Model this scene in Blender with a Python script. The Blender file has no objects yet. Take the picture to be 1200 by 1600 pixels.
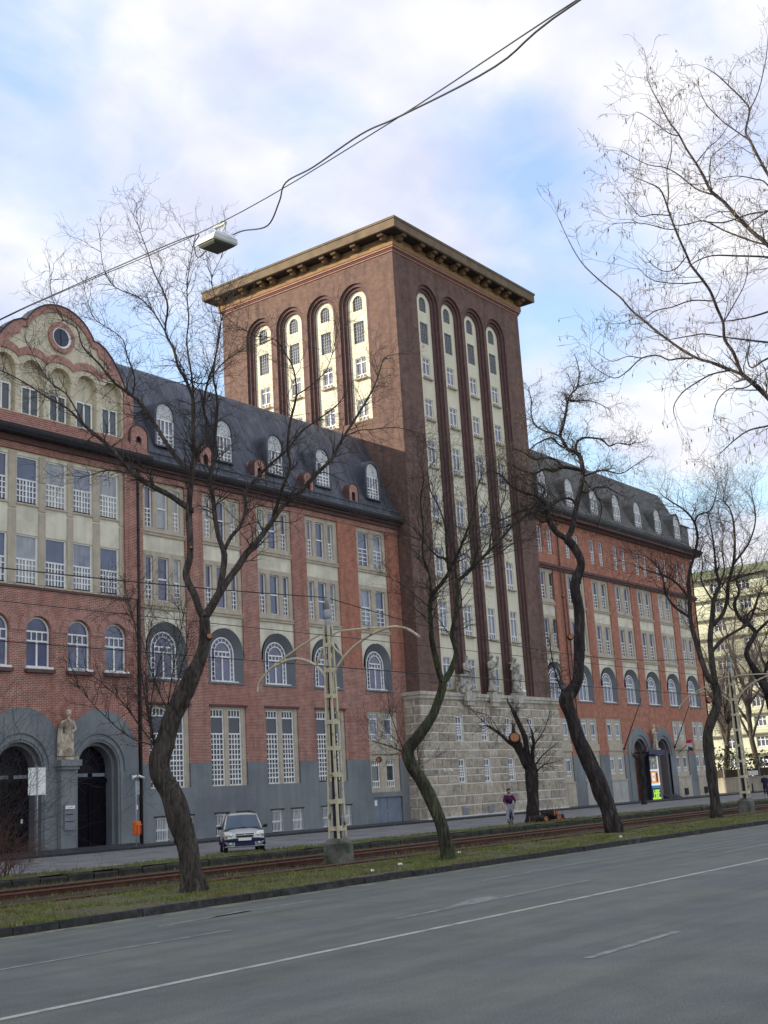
import bpy, math, random
from mathutils import Vector, Matrix, noise as mnoise
R = math.radians
random.seed(11)
sc = bpy.context.scene
COL = sc.collection

# ------------------------------------------------------------------ camera
cd = bpy.data.cameras.new('camera'); cam = bpy.data.objects.new('camera', cd); COL.objects.link(cam)
sc.camera = cam
yaw, pit, rol = 0.93431, 0.22766, -0.05911
cd.sensor_fit = 'VERTICAL'; cd.sensor_height = 24; cd.lens = 1917.03/1600*24
cd.clip_start = 0.1; cd.clip_end = 3000
f = Vector((math.sin(yaw)*math.cos(pit), math.cos(yaw)*math.cos(pit), math.sin(pit)))
r0 = Vector((math.cos(yaw), -math.sin(yaw), 0)); u0 = r0.cross(f)
rr = r0*math.cos(rol)+u0*math.sin(rol); uu = -r0*math.sin(rol)+u0*math.cos(rol)
cam.matrix_world = Matrix(((rr.x, uu.x, -f.x, 0), (rr.y, uu.y, -f.y, 0), (rr.z, uu.z, -f.z, 2.0), (0, 0, 0, 1)))

# ------------------------------------------------------------------ world, sun, exposure
SUN_EL = R(20.5)
sunv = Vector((-0.60*math.cos(SUN_EL), 0.80*math.cos(SUN_EL), math.sin(SUN_EL))).normalized()
sc.view_settings.view_transform = 'Standard'; sc.view_settings.look = 'None'
sc.view_settings.exposure = 0.46; sc.view_settings.gamma = 1; sc.view_settings.use_curve_mapping = False
w = bpy.data.worlds.new('World'); sc.world = w; w.use_nodes = True
nt = w.node_tree; N = nt.nodes; L = nt.links; N.clear()
def nd(t, **k):
    n = N.new(t)
    for a, b in k.items(): setattr(n, a, b)
    return n
def mth(op, a, b=None, clamp=False):
    n = nd('ShaderNodeMath', operation=op, use_clamp=clamp)
    for i, v in enumerate((a, b)):
        if v is None: continue
        if isinstance(v, (int, float)): n.inputs[i].default_value = v
        else: L.new(v, n.inputs[i])
    return n.outputs[0]
out = nd('ShaderNodeOutputWorld'); bg = nd('ShaderNodeBackground'); L.new(bg.outputs[0], out.inputs[0])
bg.inputs[1].default_value = 0.1
sky = nd('ShaderNodeTexSky', sky_type='NISHITA', sun_disc=False, sun_elevation=SUN_EL,
         sun_rotation=math.atan2(sunv.x, sunv.y), air_density=1.0, dust_density=1.2, ozone_density=2.5)
tc = nd('ShaderNodeTexCoord'); sep = nd('ShaderNodeSeparateXYZ'); L.new(tc.outputs['Generated'], sep.inputs[0])
zz = mth('ADD', mth('MAXIMUM', sep.outputs[2], 0.0), 0.28)
cmb = nd('ShaderNodeCombineXYZ'); L.new(mth('DIVIDE', sep.outputs[0], zz), cmb.inputs[0]); L.new(mth('DIVIDE', sep.outputs[1], zz), cmb.inputs[1])
n1 = nd('ShaderNodeTexNoise'); n1.inputs['Scale'].default_value = 4.2; n1.inputs['Detail'].default_value = 7; n1.inputs['Roughness'].default_value = 0.5; n1.inputs['Distortion'].default_value = 0.35
L.new(cmb.outputs[0], n1.inputs['Vector'])
mask = mth('ADD', mth('MULTIPLY', mth('SUBTRACT', n1.outputs[0], 0.5), 3.4), 0.69)
# large openings and banks in the cloud cover
wn = nd('ShaderNodeTexNoise'); wn.inputs['Scale'].default_value = 4.0; wn.inputs['Detail'].default_value = 3; wn.inputs['Roughness'].default_value = 0.45; L.new(tc.outputs['Generated'], wn.inputs['Vector'])
wv = nd('ShaderNodeVectorMath', operation='MULTIPLY_ADD'); L.new(wn.outputs['Color'], wv.inputs[0]); wv.inputs[1].default_value = (0.12, 0.12, 0.12); wv.inputs[2].default_value = (-0.06, -0.06, -0.06)
wa = nd('ShaderNodeVectorMath', operation='ADD'); L.new(tc.outputs['Generated'], wa.inputs[0]); L.new(wv.outputs[0], wa.inputs[1])
wz_ = nd('ShaderNodeVectorMath', operation='NORMALIZE'); L.new(wa.outputs[0], wz_.inputs[0])
def blob(d, w_, amt, m):
    dn = Vector(d).normalized()
    dp = nd('ShaderNodeVectorMath', operation='DOT_PRODUCT'); L.new(wz_.outputs[0], dp.inputs[0]); dp.inputs[1].default_value = dn
    a = mth('MULTIPLY', mth('SUBTRACT', dp.outputs['Value'], math.cos(R(w_))), 1/(1-math.cos(R(w_))), True)
    a = mth('MULTIPLY', a, amt)
    return mth('ADD', m, a)
mask = blob((0.665, 0.545, 0.51), 4.0, -0.35, mask)
mask = blob((0.80, 0.435, 0.41), 6.5, -0.75, mask)
mask = blob((0.60, 0.70, 0.36), 6, -0.5, mask)
mask = blob((0.87, 0.40, 0.27), 9, -0.35, mask)
mask = blob((0.73, 0.50, 0.47), 6, 0.7, mask)
mask = blob((0.60, 0.60, 0.56), 10, 0.35, mask)
mask = blob((0.83, 0.28, 0.50), 12, 0.45, mask)
mask = blob((0.88, 0.39, 0.26), 3.0, 0.8, mask)
mask = blob((0.83, 0.44, 0.355), 3.4, 0.5, mask)
mask = mth('MINIMUM', mth('MAXIMUM', mask, 0.0), 1.0)
n2 = nd('ShaderNodeTexNoise'); n2.inputs['Scale'].default_value = 5.5; n2.inputs['Detail'].default_value = 5
L.new(cmb.outputs[0], n2.inputs['Vector'])
cr = nd('ShaderNodeMixRGB'); cr.inputs[1].default_value = (5.5, 5.8, 7.1, 1); cr.inputs[2].default_value = (7.8, 7.75, 8.05, 1)
L.new(mth('MULTIPLY', mth('SUBTRACT', n2.outputs[0], 0.35), 3.3, True), cr.inputs[0])
sk0 = nd('ShaderNodeMixRGB'); sk0.inputs[1].default_value = (4.4, 6.5, 8.0, 1); sk0.inputs[2].default_value = (2.6, 4.1, 7.6, 1)
L.new(mth('MULTIPLY', mth('SUBTRACT', sep.outputs[2], 0.22), 4.5, True), sk0.inputs[0])
skh = nd('ShaderNodeMixRGB', blend_type='MULTIPLY'); skh.inputs[0].default_value = 1; L.new(sky.outputs[0], skh.inputs[1]); skh.inputs[2].default_value = (0.35, 0.35, 0.35, 1)
skm = nd('ShaderNodeMixRGB', blend_type='ADD'); skm.inputs[0].default_value = 1; L.new(skh.outputs[0], skm.inputs[1]); L.new(sk0.outputs[0], skm.inputs[2])
mx = nd('ShaderNodeMixRGB'); L.new(mth('ADD', mth('MULTIPLY', mask, 0.86), 0.12), mx.inputs[0]); L.new(skm.outputs[0], mx.inputs[1]); L.new(cr.outputs[0], mx.inputs[2])
L.new(mx.outputs[0], bg.inputs[0])
sd = bpy.data.lights.new('sun', 'SUN'); so = bpy.data.objects.new('sun', sd); COL.objects.link(so)
sd.energy = 5.0; sd.angle = R(0.6); sd.color = (1.0, 0.90, 0.74)
so.rotation_euler = (-sunv).to_track_quat('-Z', 'Y').to_euler(); so.location = (0, 0, 80)

# ------------------------------------------------------------------ materials
MATS = {}
def mat(name, c, rough=0.85, var=0.0, vs=3.0, bump=0.0, bs=30.0, metal=0.0, c2=None, c2s=0.6, c2a=(0.45, 0.6), spec=0.3, emit=None, stretch=None, streak=None):
    """procedural principled material: base colour, fine value variation, blotches of a second colour, bump"""
    m = bpy.data.materials.new(name); m.use_nodes = True; t = m.node_tree; n = t.nodes; l = t.links
    b = n['Principled BSDF']; b.inputs['Roughness'].default_value = rough; b.inputs['Metallic'].default_value = metal
    b.inputs['Specular IOR Level'].default_value = spec
    g = n.new('ShaderNodeNewGeometry'); pos = g.outputs['Position']
    if stretch:
        mp = n.new('ShaderNodeMapping'); mp.inputs['Scale'].default_value = stretch; l.new(pos, mp.inputs[0]); pos = mp.outputs[0]
    rgb = n.new('ShaderNodeRGB'); rgb.outputs[0].default_value = (*c, 1); cur = rgb.outputs[0]
    if c2:
        a = n.new('ShaderNodeTexNoise'); a.inputs['Scale'].default_value = c2s; a.inputs['Detail'].default_value = 6; a.inputs['Roughness'].default_value = 0.6; l.new(pos, a.inputs[0])
        mr = n.new('ShaderNodeMapRange'); mr.inputs[1].default_value = c2a[0]; mr.inputs[2].default_value = c2a[1]; l.new(a.outputs[0], mr.inputs[0])
        x = n.new('ShaderNodeMixRGB'); l.new(mr.outputs[0], x.inputs[0]); l.new(cur, x.inputs[1]); x.inputs[2].default_value = (*c2, 1); cur = x.outputs[0]
    if streak:
        mp = n.new('ShaderNodeMapping'); mp.inputs['Scale'].default_value = streak[:3]; l.new(g.outputs['Position'], mp.inputs[0])
        a = n.new('ShaderNodeTexNoise'); a.inputs['Scale'].default_value = 1; a.inputs['Detail'].default_value = 5; l.new(mp.outputs[0], a.inputs[0])
        mr = n.new('ShaderNodeMapRange'); mr.inputs[1].default_value = 0.42; mr.inputs[2].default_value = 0.75; mr.inputs[3].default_value = 0; mr.inputs[4].default_value = streak[3]; l.new(a.outputs[0], mr.inputs[0])
        x = n.new('ShaderNodeMixRGB'); l.new(mr.outputs[0], x.inputs[0]); l.new(cur, x.inputs[1]); x.inputs[2].default_value = (*streak[4], 1); cur = x.outputs[0]
    if var:
        a = n.new('ShaderNodeTexNoise'); a.inputs['Scale'].default_value = vs; a.inputs['Detail'].default_value = 5; l.new(pos, a.inputs[0])
        mr = n.new('ShaderNodeMapRange'); mr.inputs[1].default_value = 0.3; mr.inputs[2].default_value = 0.7; mr.inputs[3].default_value = 1-var; mr.inputs[4].default_value = 1+var; l.new(a.outputs[0], mr.inputs[0])
        h = n.new('ShaderNodeHueSaturation'); l.new(mr.outputs[0], h.inputs['Value']); l.new(cur, h.inputs['Color']); cur = h.outputs[0]
    l.new(cur, b.inputs['Base Color'])
    if bump:
        a = n.new('ShaderNodeTexNoise'); a.inputs['Scale'].default_value = bs; a.inputs['Detail'].default_value = 4; l.new(pos, a.inputs[0])
        bp = n.new('ShaderNodeBump'); bp.inputs['Strength'].default_value = min(1, bump); bp.inputs['Distance'].default_value = 0.02*max(1, bump); l.new(a.outputs[0], bp.inputs['Height']); l.new(bp.outputs[0], b.inputs['Normal'])
    if emit:
        b.inputs['Emission Color'].default_value = (*emit[0], 1); b.inputs['Emission Strength'].default_value = emit[1]
    MATS[name] = m; return m

def brickmat(name, c1, c2, mortar, blotch, ba=(0.45, 0.7), bsz=0.25):
    m = bpy.data.materials.new(name); m.use_nodes = True; t = m.node_tree; n = t.nodes; l = t.links
    b = n['Principled BSDF']; b.inputs['Roughness'].default_value = 0.85; b.inputs['Specular IOR Level'].default_value = 0.25
    g = n.new('ShaderNodeNewGeometry'); s = n.new('ShaderNodeSeparateXYZ'); l.new(g.outputs['Position'], s.inputs[0])
    ad = n.new('ShaderNodeMath'); l.new(s.outputs[0], ad.inputs[0]); l.new(s.outputs[1], ad.inputs[1])
    cb = n.new('ShaderNodeCombineXYZ'); l.new(ad.outputs[0], cb.inputs[0]); l.new(s.outputs[2], cb.inputs[1])
    br = n.new('ShaderNodeTexBrick'); l.new(cb.outputs[0], br.inputs[0])
    br.inputs['Color1'].default_value = (*c1, 1); br.inputs['Color2'].default_value = (*c2, 1); br.inputs['Mortar'].default_value = (*mortar, 1)
    br.inputs['Scale'].default_value = 1; br.inputs['Mortar Size'].default_value = 0.013; br.inputs['Mortar Smooth'].default_value = 0.2
    br.inputs['Brick Width'].default_value = 0.27; br.inputs['Row Height'].default_value = 0.085; br.inputs['Bias'].default_value = -0.1
    a = n.new('ShaderNodeTexNoise'); a.inputs['Scale'].default_value = bsz; a.inputs['Detail'].default_value = 7; a.inputs['Roughness'].default_value = 0.65; l.new(g.outputs['Position'], a.inputs[0])
    mr = n.new('ShaderNodeMapRange'); mr.inputs[1].default_value = ba[0]; mr.inputs[2].default_value = ba[1]; mr.inputs[4].default_value = 0.5; l.new(a.outputs[0], mr.inputs[0])
    x = n.new('ShaderNodeMixRGB'); l.new(mr.outputs[0], x.inputs[0]); l.new(br.outputs[0], x.inputs[1]); x.inputs[2].default_value = (*blotch, 1)
    ms_ = n.new('ShaderNodeMapping'); ms_.inputs['Scale'].default_value = (1.6, 1.6, .12); l.new(g.outputs['Position'], ms_.inputs[0]); as_ = n.new('ShaderNodeTexNoise'); as_.inputs['Scale'].default_value = 1; as_.inputs['Detail'].default_value = 6; l.new(ms_.outputs[0], as_.inputs[0])
    mrs = n.new('ShaderNodeMapRange'); mrs.inputs[1].default_value = .5; mrs.inputs[2].default_value = .72; mrs.inputs[4].default_value = .38; l.new(as_.outputs[0], mrs.inputs[0]); xs_ = n.new('ShaderNodeMixRGB'); l.new(mrs.outputs[0], xs_.inputs[0]); l.new(x.outputs[0], xs_.inputs[1]); xs_.inputs[2].default_value = (c2[0]*.55, c2[1]*.6, c2[2]*.6, 1); x = xs_
    a2 = n.new('ShaderNodeTexNoise'); a2.inputs['Scale'].default_value = 2.2; a2.inputs['Detail'].default_value = 6; l.new(g.outputs['Position'], a2.inputs[0])
    mr2 = n.new('ShaderNodeMapRange'); mr2.inputs[1].default_value = 0.3; mr2.inputs[2].default_value = 0.7; mr2.inputs[3].default_value = 0.78; mr2.inputs[4].default_value = 1.2; l.new(a2.outputs[0], mr2.inputs[0])
    h = n.new('ShaderNodeHueSaturation'); l.new(mr2.outputs[0], h.inputs['Value']); l.new(x.outputs[0], h.inputs['Color']); l.new(h.outputs[0], b.inputs['Base Color'])
    bp = n.new('ShaderNodeBump'); bp.inputs['Strength'].default_value = 0.6; bp.inputs['Distance'].default_value = 0.012; bp.invert = True; l.new(br.outputs['Fac'], bp.inputs['Height']); l.new(bp.outputs[0], b.inputs['Normal'])
    MATS[name] = m; return m

brick_l = brickmat('brick_weathered_red', (0.42, 0.145, 0.10), (0.27, 0.088, 0.066), (0.54, 0.44, 0.34), (0.38, 0.145, 0.10))
brick_r = brickmat('brick_orange_red', (0.52, 0.18, 0.10), (0.38, 0.12, 0.070), (0.44, 0.29, 0.21), (0.43, 0.17, 0.10))
brick_t = brickmat('brick_brown_purple', (0.17, 0.092, 0.070), (0.105, 0.058, 0.048), (0.25, 0.175, 0.135), (0.22, 0.13, 0.09), bsz=0.4)
brick_d = mat('moulded_dark_brick', (0.135, 0.075, 0.066), 0.8, 0.2, 2.5, 0.4, 12)
brick_a = mat('arch_brick', (0.44, 0.235, 0.18), 0.85, 0.25, 6, 0.5, 14)
grey = mat('grey_plaster', (0.25, 0.265, 0.255), 0.9, 0.07, 0.7, 0.3, 20, c2=(0.18, 0.19, 0.19), c2s=0.35, streak=(2.5, 2.5, 0.25, 0.5, (0.15, 0.158, 0.155)))
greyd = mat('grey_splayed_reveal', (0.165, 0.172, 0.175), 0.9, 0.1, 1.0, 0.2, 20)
cream = mat('cream_render', (0.82, 0.76, 0.56), 0.9, 0.05, 0.6, 0.2, 25, c2=(0.62, 0.57, 0.42), c2s=0.5, streak=(3, 3, 0.3, 0.45, (0.52, 0.47, 0.35)))
creamt = mat('cream_tower_render', (0.8, 0.74, 0.54), 0.9, 0.05, 0.6, 0.2, 25, streak=(3, 3, 0.3, 0.3, (0.55, 0.48, 0.34)))
creamg = mat('cream_gable_render', (0.7, 0.62, 0.43), 0.9, 0.1, 1.5, 0.2, 25, streak=(3, 3, 0.5, 0.5, (0.42, 0.37, 0.26)))
tan = mat('tan_stone_trim', (0.54, 0.46, 0.335), 0.9, 0.12, 2.2, 0.3, 25, streak=(4, 4, 0.4, 0.55, (0.34, 0.29, 0.22)))
slate = mat('dark_slate_metal', (0.062, 0.066, 0.078), 0.5, 0.3, 2.0, 0.5, 6, c2=(0.095, 0.10, 0.115), c2s=0.8, stretch=(1, 1, 0.35), streak=(5, 1, 0.35, 0.6, (0.15, 0.16, 0.18)))
slate2 = mat('brownish_seamed_metal', (0.135, 0.13, 0.115), 0.6, 0.3, 1.5, 0.4, 6, streak=(5, 1, 0.3, 0.5, (0.15, 0.14, 0.12)))
gutter = mat('dark_gutter', (0.035, 0.032, 0.035), 0.6, 0.2, 4)
ochre = mat('ochre_cornice', (0.32, 0.19, 0.085), 0.85, 0.15, 1.2, 0.2, 10, streak=(2, 2, 0.6, 0.6, (0.20, 0.13, 0.07)))
pinkb = mat('pink_brick_moulding', (0.4, 0.2, 0.14), 0.85, 0.15, 2)
white = mat('white_window_paint', (0.92, 0.9, 0.82), 0.6, 0.06, 4)
lead = mat('zinc_flashing', (0.22, 0.23, 0.24), 0.6, 0.1, 4)
glass = mat('window_glass', (0.085, 0.09, 0.155), 0.05, 0.3, 0.7, spec=0.9)
glassc = mat('window_glass_curtain', (0.2, 0.205, 0.25), 0.08, 0.4, 1.3, spec=0.8, streak=(6, 6, 0.2, 0.8, (0.30, 0.31, 0.33)))
glassb = mat('window_glass_blind', (0.40, 0.40, 0.38), 0.2, 0.15, 1.5, spec=0.6, streak=(9, 9, 0.3, 0.7, (0.22, 0.23, 0.26)))
glassd = mat('dark_room_glass', (0.02, 0.02, 0.035), 0.06, 0.3, 0.7, spec=0.7)
lightgrey = mat('dormer_white_panel', (.62, .62, .58), .8, .1, 2)
glassg = mat('window_glass_greenish', (0.035, 0.055, 0.05), 0.06, 0.3, 1.3, spec=0.9)
glasst = mat('tower_window_glass', (0.24, 0.245, 0.25), 0.1, 0.3, 1.0, spec=0.7)
blockm = []
for i, cc in enumerate([(0.48, 0.40, 0.29), (0.42, 0.355, 0.265), (0.52, 0.44, 0.325), (0.38, 0.33, 0.25), (0.55, 0.475, 0.36)]):
    blockm.append(mat('rough_limestone_%s' % 'abcde'[i], cc, 0.95, 0.22, 3.5, 1.5, 5, c2=tuple(v*0.76 for v in cc), c2s=2.2))
mortar = mat('pale_lime_mortar', (0.8, 0.75, 0.63), 0.95, 0.1, 5)
capst = mat('pale_cap_stone', (0.56, 0.51, 0.41), 0.9, 0.15, 2.5, 0.4, 12, streak=(3, 3, 0.5, 0.5, (0.26, 0.23, 0.18)))
statm = mat('statue_limestone', (0.66, 0.56, 0.4), 0.9, 0.2, 3.5, 0.6, 18, c2=(0.32, 0.26, 0.19), c2s=2.5)
statg = mat('weathered_statue_stone', (0.5, 0.46, 0.37), 0.9, 0.25, 3.5, 0.6, 18, c2=(0.20, 0.18, 0.15), c2s=3)
doord = mat('black_painted_door', (0.006, 0.005, 0.008), 0.7, 0.3, 4, spec=0.1)
doorb = mat('blue_grey_door', (0.2, 0.235, 0.27), 0.6, 0.15, 1.5)
doorp = mat('pale_grey_door', (0.46, 0.44, 0.38), 0.8, 0.1, 1.5)
glassk = mat('dark_fanlight_glass', (0.006, 0.006, 0.012), 0.3, spec=0.15)
iron = mat('black_iron', (0.015, 0.015, 0.018), 0.5)
bark = mat('grey_brown_bark', (0.07, 0.056, 0.043), 0.95, 0.3, 5, 3.0, 14, c2=(0.075, 0.06, 0.048), c2s=5, stretch=(1, 1, 0.3))
barkg = mat('mossy_green_bark', (0.075, 0.078, 0.036), 0.95, 0.3, 5, 2.5, 14, c2=(0.045, 0.038, 0.03), c2s=4, stretch=(1, 1, 0.3))
barkd = mat('dark_bark', (0.04, 0.031, 0.027), 0.95, 0.35, 5, 3.0, 14, c2=(0.10, 0.08, 0.065), c2s=6, c2a=(0.55, 0.7), stretch=(1, 1, 0.3))
twigm = mat('twig_brown', (0.06, 0.046, 0.038), 0.9, 0.2, 2)
twigy = mat('twig_pale_grey', (0.15, 0.125, 0.11), 0.9, 0.2, 2)  # paler grey twig colour for the near and park trees
podm = mat('dry_seed_pods', (0.22, 0.18, 0.09), 0.9, 0.4, 9)
cutw = mat('cut_wood_orange', (0.42, 0.16, 0.07), 0.85, 0.25, 18)
asph = None
def ridge(m):
    t = m.node_tree; n = t.nodes; l = t.links; b = n['Principled BSDF']; g = n.new('ShaderNodeNewGeometry'); mp = n.new('ShaderNodeMapping'); mp.inputs['Scale'].default_value = (13, 13, 2.2); l.new(g.outputs['Position'], mp.inputs[0])
    a_ = n.new('ShaderNodeTexNoise'); a_.inputs['Scale'].default_value = 1; a_.inputs['Detail'].default_value = 6; a_.inputs['Distortion'].default_value = 1.2; l.new(mp.outputs[0], a_.inputs[0])
    bp = n.new('ShaderNodeBump'); bp.inputs['Strength'].default_value = 1; bp.inputs['Distance'].default_value = 0.09; l.new(a_.outputs[0], bp.inputs['Height']); l.new(bp.outputs[0], b.inputs['Normal'])
    mr = n.new('ShaderNodeMapRange'); mr.inputs[1].default_value = 0.38; mr.inputs[2].default_value = 0.62; mr.inputs[3].default_value = 0.5; mr.inputs[4].default_value = 1.45; l.new(a_.outputs[0], mr.inputs[0])
    h = n.new('ShaderNodeHueSaturation'); cur = b.inputs['Base Color'].links[0].from_socket; l.new(cur, h.inputs['Color']); l.new(mr.outputs[0], h.inputs['Value']); l.new(h.outputs[0], b.inputs['Base Color'])
for m_ in (bark, barkg, barkd): ridge(m_)
steel = mat('galvanised_steel', (0.40, 0.40, 0.38), 0.5, 0.15, 6, metal=0.3)

# ------------------------------------------------------------------ mesh helpers
class MB:
    def __init__(s): s.v = []; s.f = []; s.m = []; s.mats = []; s.sm = []
    def mi(s, m):
        if m not in s.mats: s.mats.append(m)
        return s.mats.index(m)
    def face(s, pts, m=None, smooth=False):
        i = len(s.v); s.v += [tuple(p) for p in pts]; s.f.append(tuple(range(i, i+len(pts)))); s.m.append(s.mi(m) if m else 0); s.sm.append(smooth)
    def box(s, x0, x1, y0, y1, z0, z1, m=None):
        if x0 > x1: x0, x1 = x1, x0
        if y0 > y1: y0, y1 = y1, y0
        if z0 > z1: z0, z1 = z1, z0
        i = len(s.v); s.v += [(x, y, z) for z in (z0, z1) for y in (y0, y1) for x in (x0, x1)]
        k = s.mi(m) if m else 0
        for q in ((0, 2, 3, 1), (4, 5, 7, 6), (0, 1, 5, 4), (2, 6, 7, 3), (0, 4, 6, 2), (1, 3, 7, 5)):
            s.f.append(tuple(i+a for a in q)); s.m.append(k); s.sm.append(False)
    def strip(s, A, B, m=None, close=False, smooth=False):
        n = len(A)
        for i in range(n if close else n-1):
            j = (i+1) % n; s.face((A[i], A[j], B[j], B[i]), m, smooth)
    def loft(s, rings, m=None, cap=True, smooth=True, close=True):
        k = s.mi(m) if m else 0; i0 = len(s.v); n = len(rings[0])
        for r_ in rings: s.v += [tuple(p) for p in r_]
        for a in range(len(rings)-1):
            for b in range(n if close else n-1):
                c = (b+1) % n
                s.f.append((i0+a*n+b, i0+a*n+c, i0+(a+1)*n+c, i0+(a+1)*n+b)); s.m.append(k); s.sm.append(smooth)
        if cap:
            s.f.append(tuple(i0+b for b in reversed(range(n)))); s.m.append(k); s.sm.append(False)
            e = i0+(len(rings)-1)*n; s.f.append(tuple(e+b for b in range(n))); s.m.append(k); s.sm.append(False)
    def tube(s, pts, rad, n=6, m=None, cap=True, smooth=True, wob=0):
        P = [Vector(p) for p in pts]; rings = []; nrm = None
        for i, p in enumerate(P):
            d = (P[min(i+1, len(P)-1)]-P[max(i-1, 0)])
            if d.length < 1e-6: d = Vector((0, 0, 1))
            d.normalize()
            if nrm is None: nrm = d.orthogonal().normalized()
            nrm = (nrm-d*nrm.dot(d))
            if nrm.length < 1e-4: nrm = d.orthogonal()
            nrm.normalize(); b = d.cross(nrm); r_ = rad[i] if isinstance(rad, (list, tuple)) else rad
            ring = []
            for k in range(n):
                a = 2*math.pi*k/n; q = r_
                if wob: q = r_*(1+wob*mnoise.noise(Vector((p.x*1.3+math.cos(a)*1.2, p.y*1.3+math.sin(a)*1.2, p.z*1.1))))
                ring.append(p+nrm*math.cos(a)*q+b*math.sin(a)*q)
            rings.append(ring)
        s.loft(rings, m, cap, smooth)
    def mesh(s, name, m=None):
        me = bpy.data.meshes.new(name); me.from_pydata(s.v, [], s.f)
        for x in (s.mats or ([m] if m else [])): me.materials.append(x)
        if s.mats and len(s.mats) > 1: me.polygons.foreach_set('material_index', s.m)
        me.polygons.foreach_set('use_smooth', s.sm); me.update(); return me
    def build(s, name, m=None, parent=None, **k):
        if m and not s.mats: s.mats = [m]
        return link(name, s.mesh(name, m), parent, **k)

def link(name, data, parent=None, loc=(0, 0, 0), rz=0, **k):
    o = bpy.data.objects.new(name, data); COL.objects.link(o)
    if parent is not None: o.parent = parent
    o.location = loc; o.rotation_euler = (0, 0, rz)
    for a, b in k.items(): o[a] = b
    return o
def thing(name, label, cat, loc=(0, 0, 0), rz=0, group=None):
    o = link(name, None, None, loc, rz); o['label'] = label; o['category'] = cat
    if group: o['group'] = group
    o.empty_display_size = 0.3; return o
def tag(o, label, cat, group=None):
    o['label'] = label; o['category'] = cat
    if group: o['group'] = group
    return o
def boxo(name, x0, x1, y0, y1, z0, z1, m, parent=None, **k):
    b = MB(); b.box(x0, x1, y0, y1, z0, z1); return b.build(name, m, parent, **k)
def copy_tree(o, parent=None):
    c = o.copy(); COL.objects.link(c)
    if parent is not None: c.parent = parent
    for ch in o.children: copy_tree(ch, c)
    return c

class FY:      # facade plane facing the street: u = x, v = z, d = depth behind the plane y = Y
    def __init__(s, Y): s.Y = Y
    def __call__(s, u, v, d=0): return (u, s.Y+d, v)
    def place(s, u0, u1, v, d): return (u0, s.Y+d, v), 0
class FX:      # wall facing -x: u = y
    def __init__(s, X): s.X = X
    def __call__(s, u, v, d=0): return (s.X+d, u, v)
    def place(s, u0, u1, v, d): return (s.X+d, u1, v), -math.pi/2

def outline(u0, u1, v0, v1, arch=True, n=14, ins=0, insb=0):
    """opening outline from bottom left over the top to bottom right"""
    u0 += ins; u1 -= ins; v1 -= ins; v0 += insb
    if not arch: return [(u0, v0), (u0, v1), (u1, v1), (u1, v0)]
    r_ = (u1-u0)/2; c = (u0+u1)/2; s_ = v1-r_
    return [(u0, v0)]+[(c-r_*math.cos(math.pi*i/n), s_+r_*math.sin(math.pi*i/n)) for i in range(n+1)]+[(u1, v0)]
def reveal(mb, P, o, d0, d1, m, o2=None, bottom=True):
    o2 = o2 or o
    mb.strip([P(u, v, d0) for u, v in o], [P(u, v, d1) for u, v in o2], m)
    if bottom: mb.face((P(*o[0], d0), P(*o[-1], d0), P(*o2[-1], d1), P(*o2[0], d1)), m)
def wall(mb, P, u0, u1, v0, v1, holes, d, m, rev=0.0, mr=None):
    """flat wall with rectangular ('r') and round-headed ('a') holes and their reveals"""
    hs = []
    for h in holes:
        a = h[0] == 'a'; hu0, hu1, hv0, hv1 = h[1:5]
        if hu1 <= u0 or hu0 >= u1 or hv1 <= v0 or hv0 >= v1: continue
        hs.append((a, max(hu0, u0), min(hu1, u1), max(hv0, v0), min(hv1, v1), hv0, hv1))
    us = sorted({u0, u1} | {h[1] for h in hs} | {h[2] for h in hs}); vs = sorted({v0, v1} | {h[3] for h in hs} | {h[4] for h in hs})
    for j in range(len(vs)-1):
        i = 0
        while i < len(us)-1:
            vc = (vs[j]+vs[j+1])/2
            def free(q):
                uc = (us[q]+us[q+1])/2
                return not any(h[1] < uc < h[2] and h[3] < vc < h[4] for h in hs)
            if not free(i): i += 1; continue
            k = i
            while k+1 < len(us)-1 and free(k+1): k += 1
            mb.face((P(us[i], vs[j], d), P(us[k+1], vs[j], d), P(us[k+1], vs[j+1], d), P(us[i], vs[j+1], d)), m); i = k+1
    for a, a0, a1, b0, b1, fv0, fv1 in hs:
        arch = a and abs(b1-fv1) < 1e-6
        if arch:
            r_ = (a1-a0)/2; c = (a0+a1)/2; s_ = b1-r_; n = 8
            for sg in (-1, 1):
                arc = [(c+sg*r_*math.cos(math.pi/2*i/n), s_+r_*math.sin(math.pi/2*i/n)) for i in range(n+1)]
                for i in range(n): mb.face((P(*arc[i], d), P(*arc[i+1], d), P(c+sg*r_, b1, d)), m)
            if s_ > b0+1e-6: pass
        if rev:
            o = outline(a0, a1, b0, b1, arch)
            if not arch and b1 < fv1-1e-6 or (not arch and b1 >= v1-1e-6):
                for q in ((o[0], o[1]), (o[2], o[3])): mb.face((P(*q[0], d), P(*q[1], d), P(*q[1], d+rev), P(*q[0], d+rev)), mr or m)
                if b0 > v0+1e-6: mb.face((P(*o[0], d), P(*o[3], d), P(*o[3], d+rev), P(*o[0], d+rev)), mr or m)
            else: reveal(mb, P, o, d, d+rev, mr or m, bottom=b0 > v0+1e-6)

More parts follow.
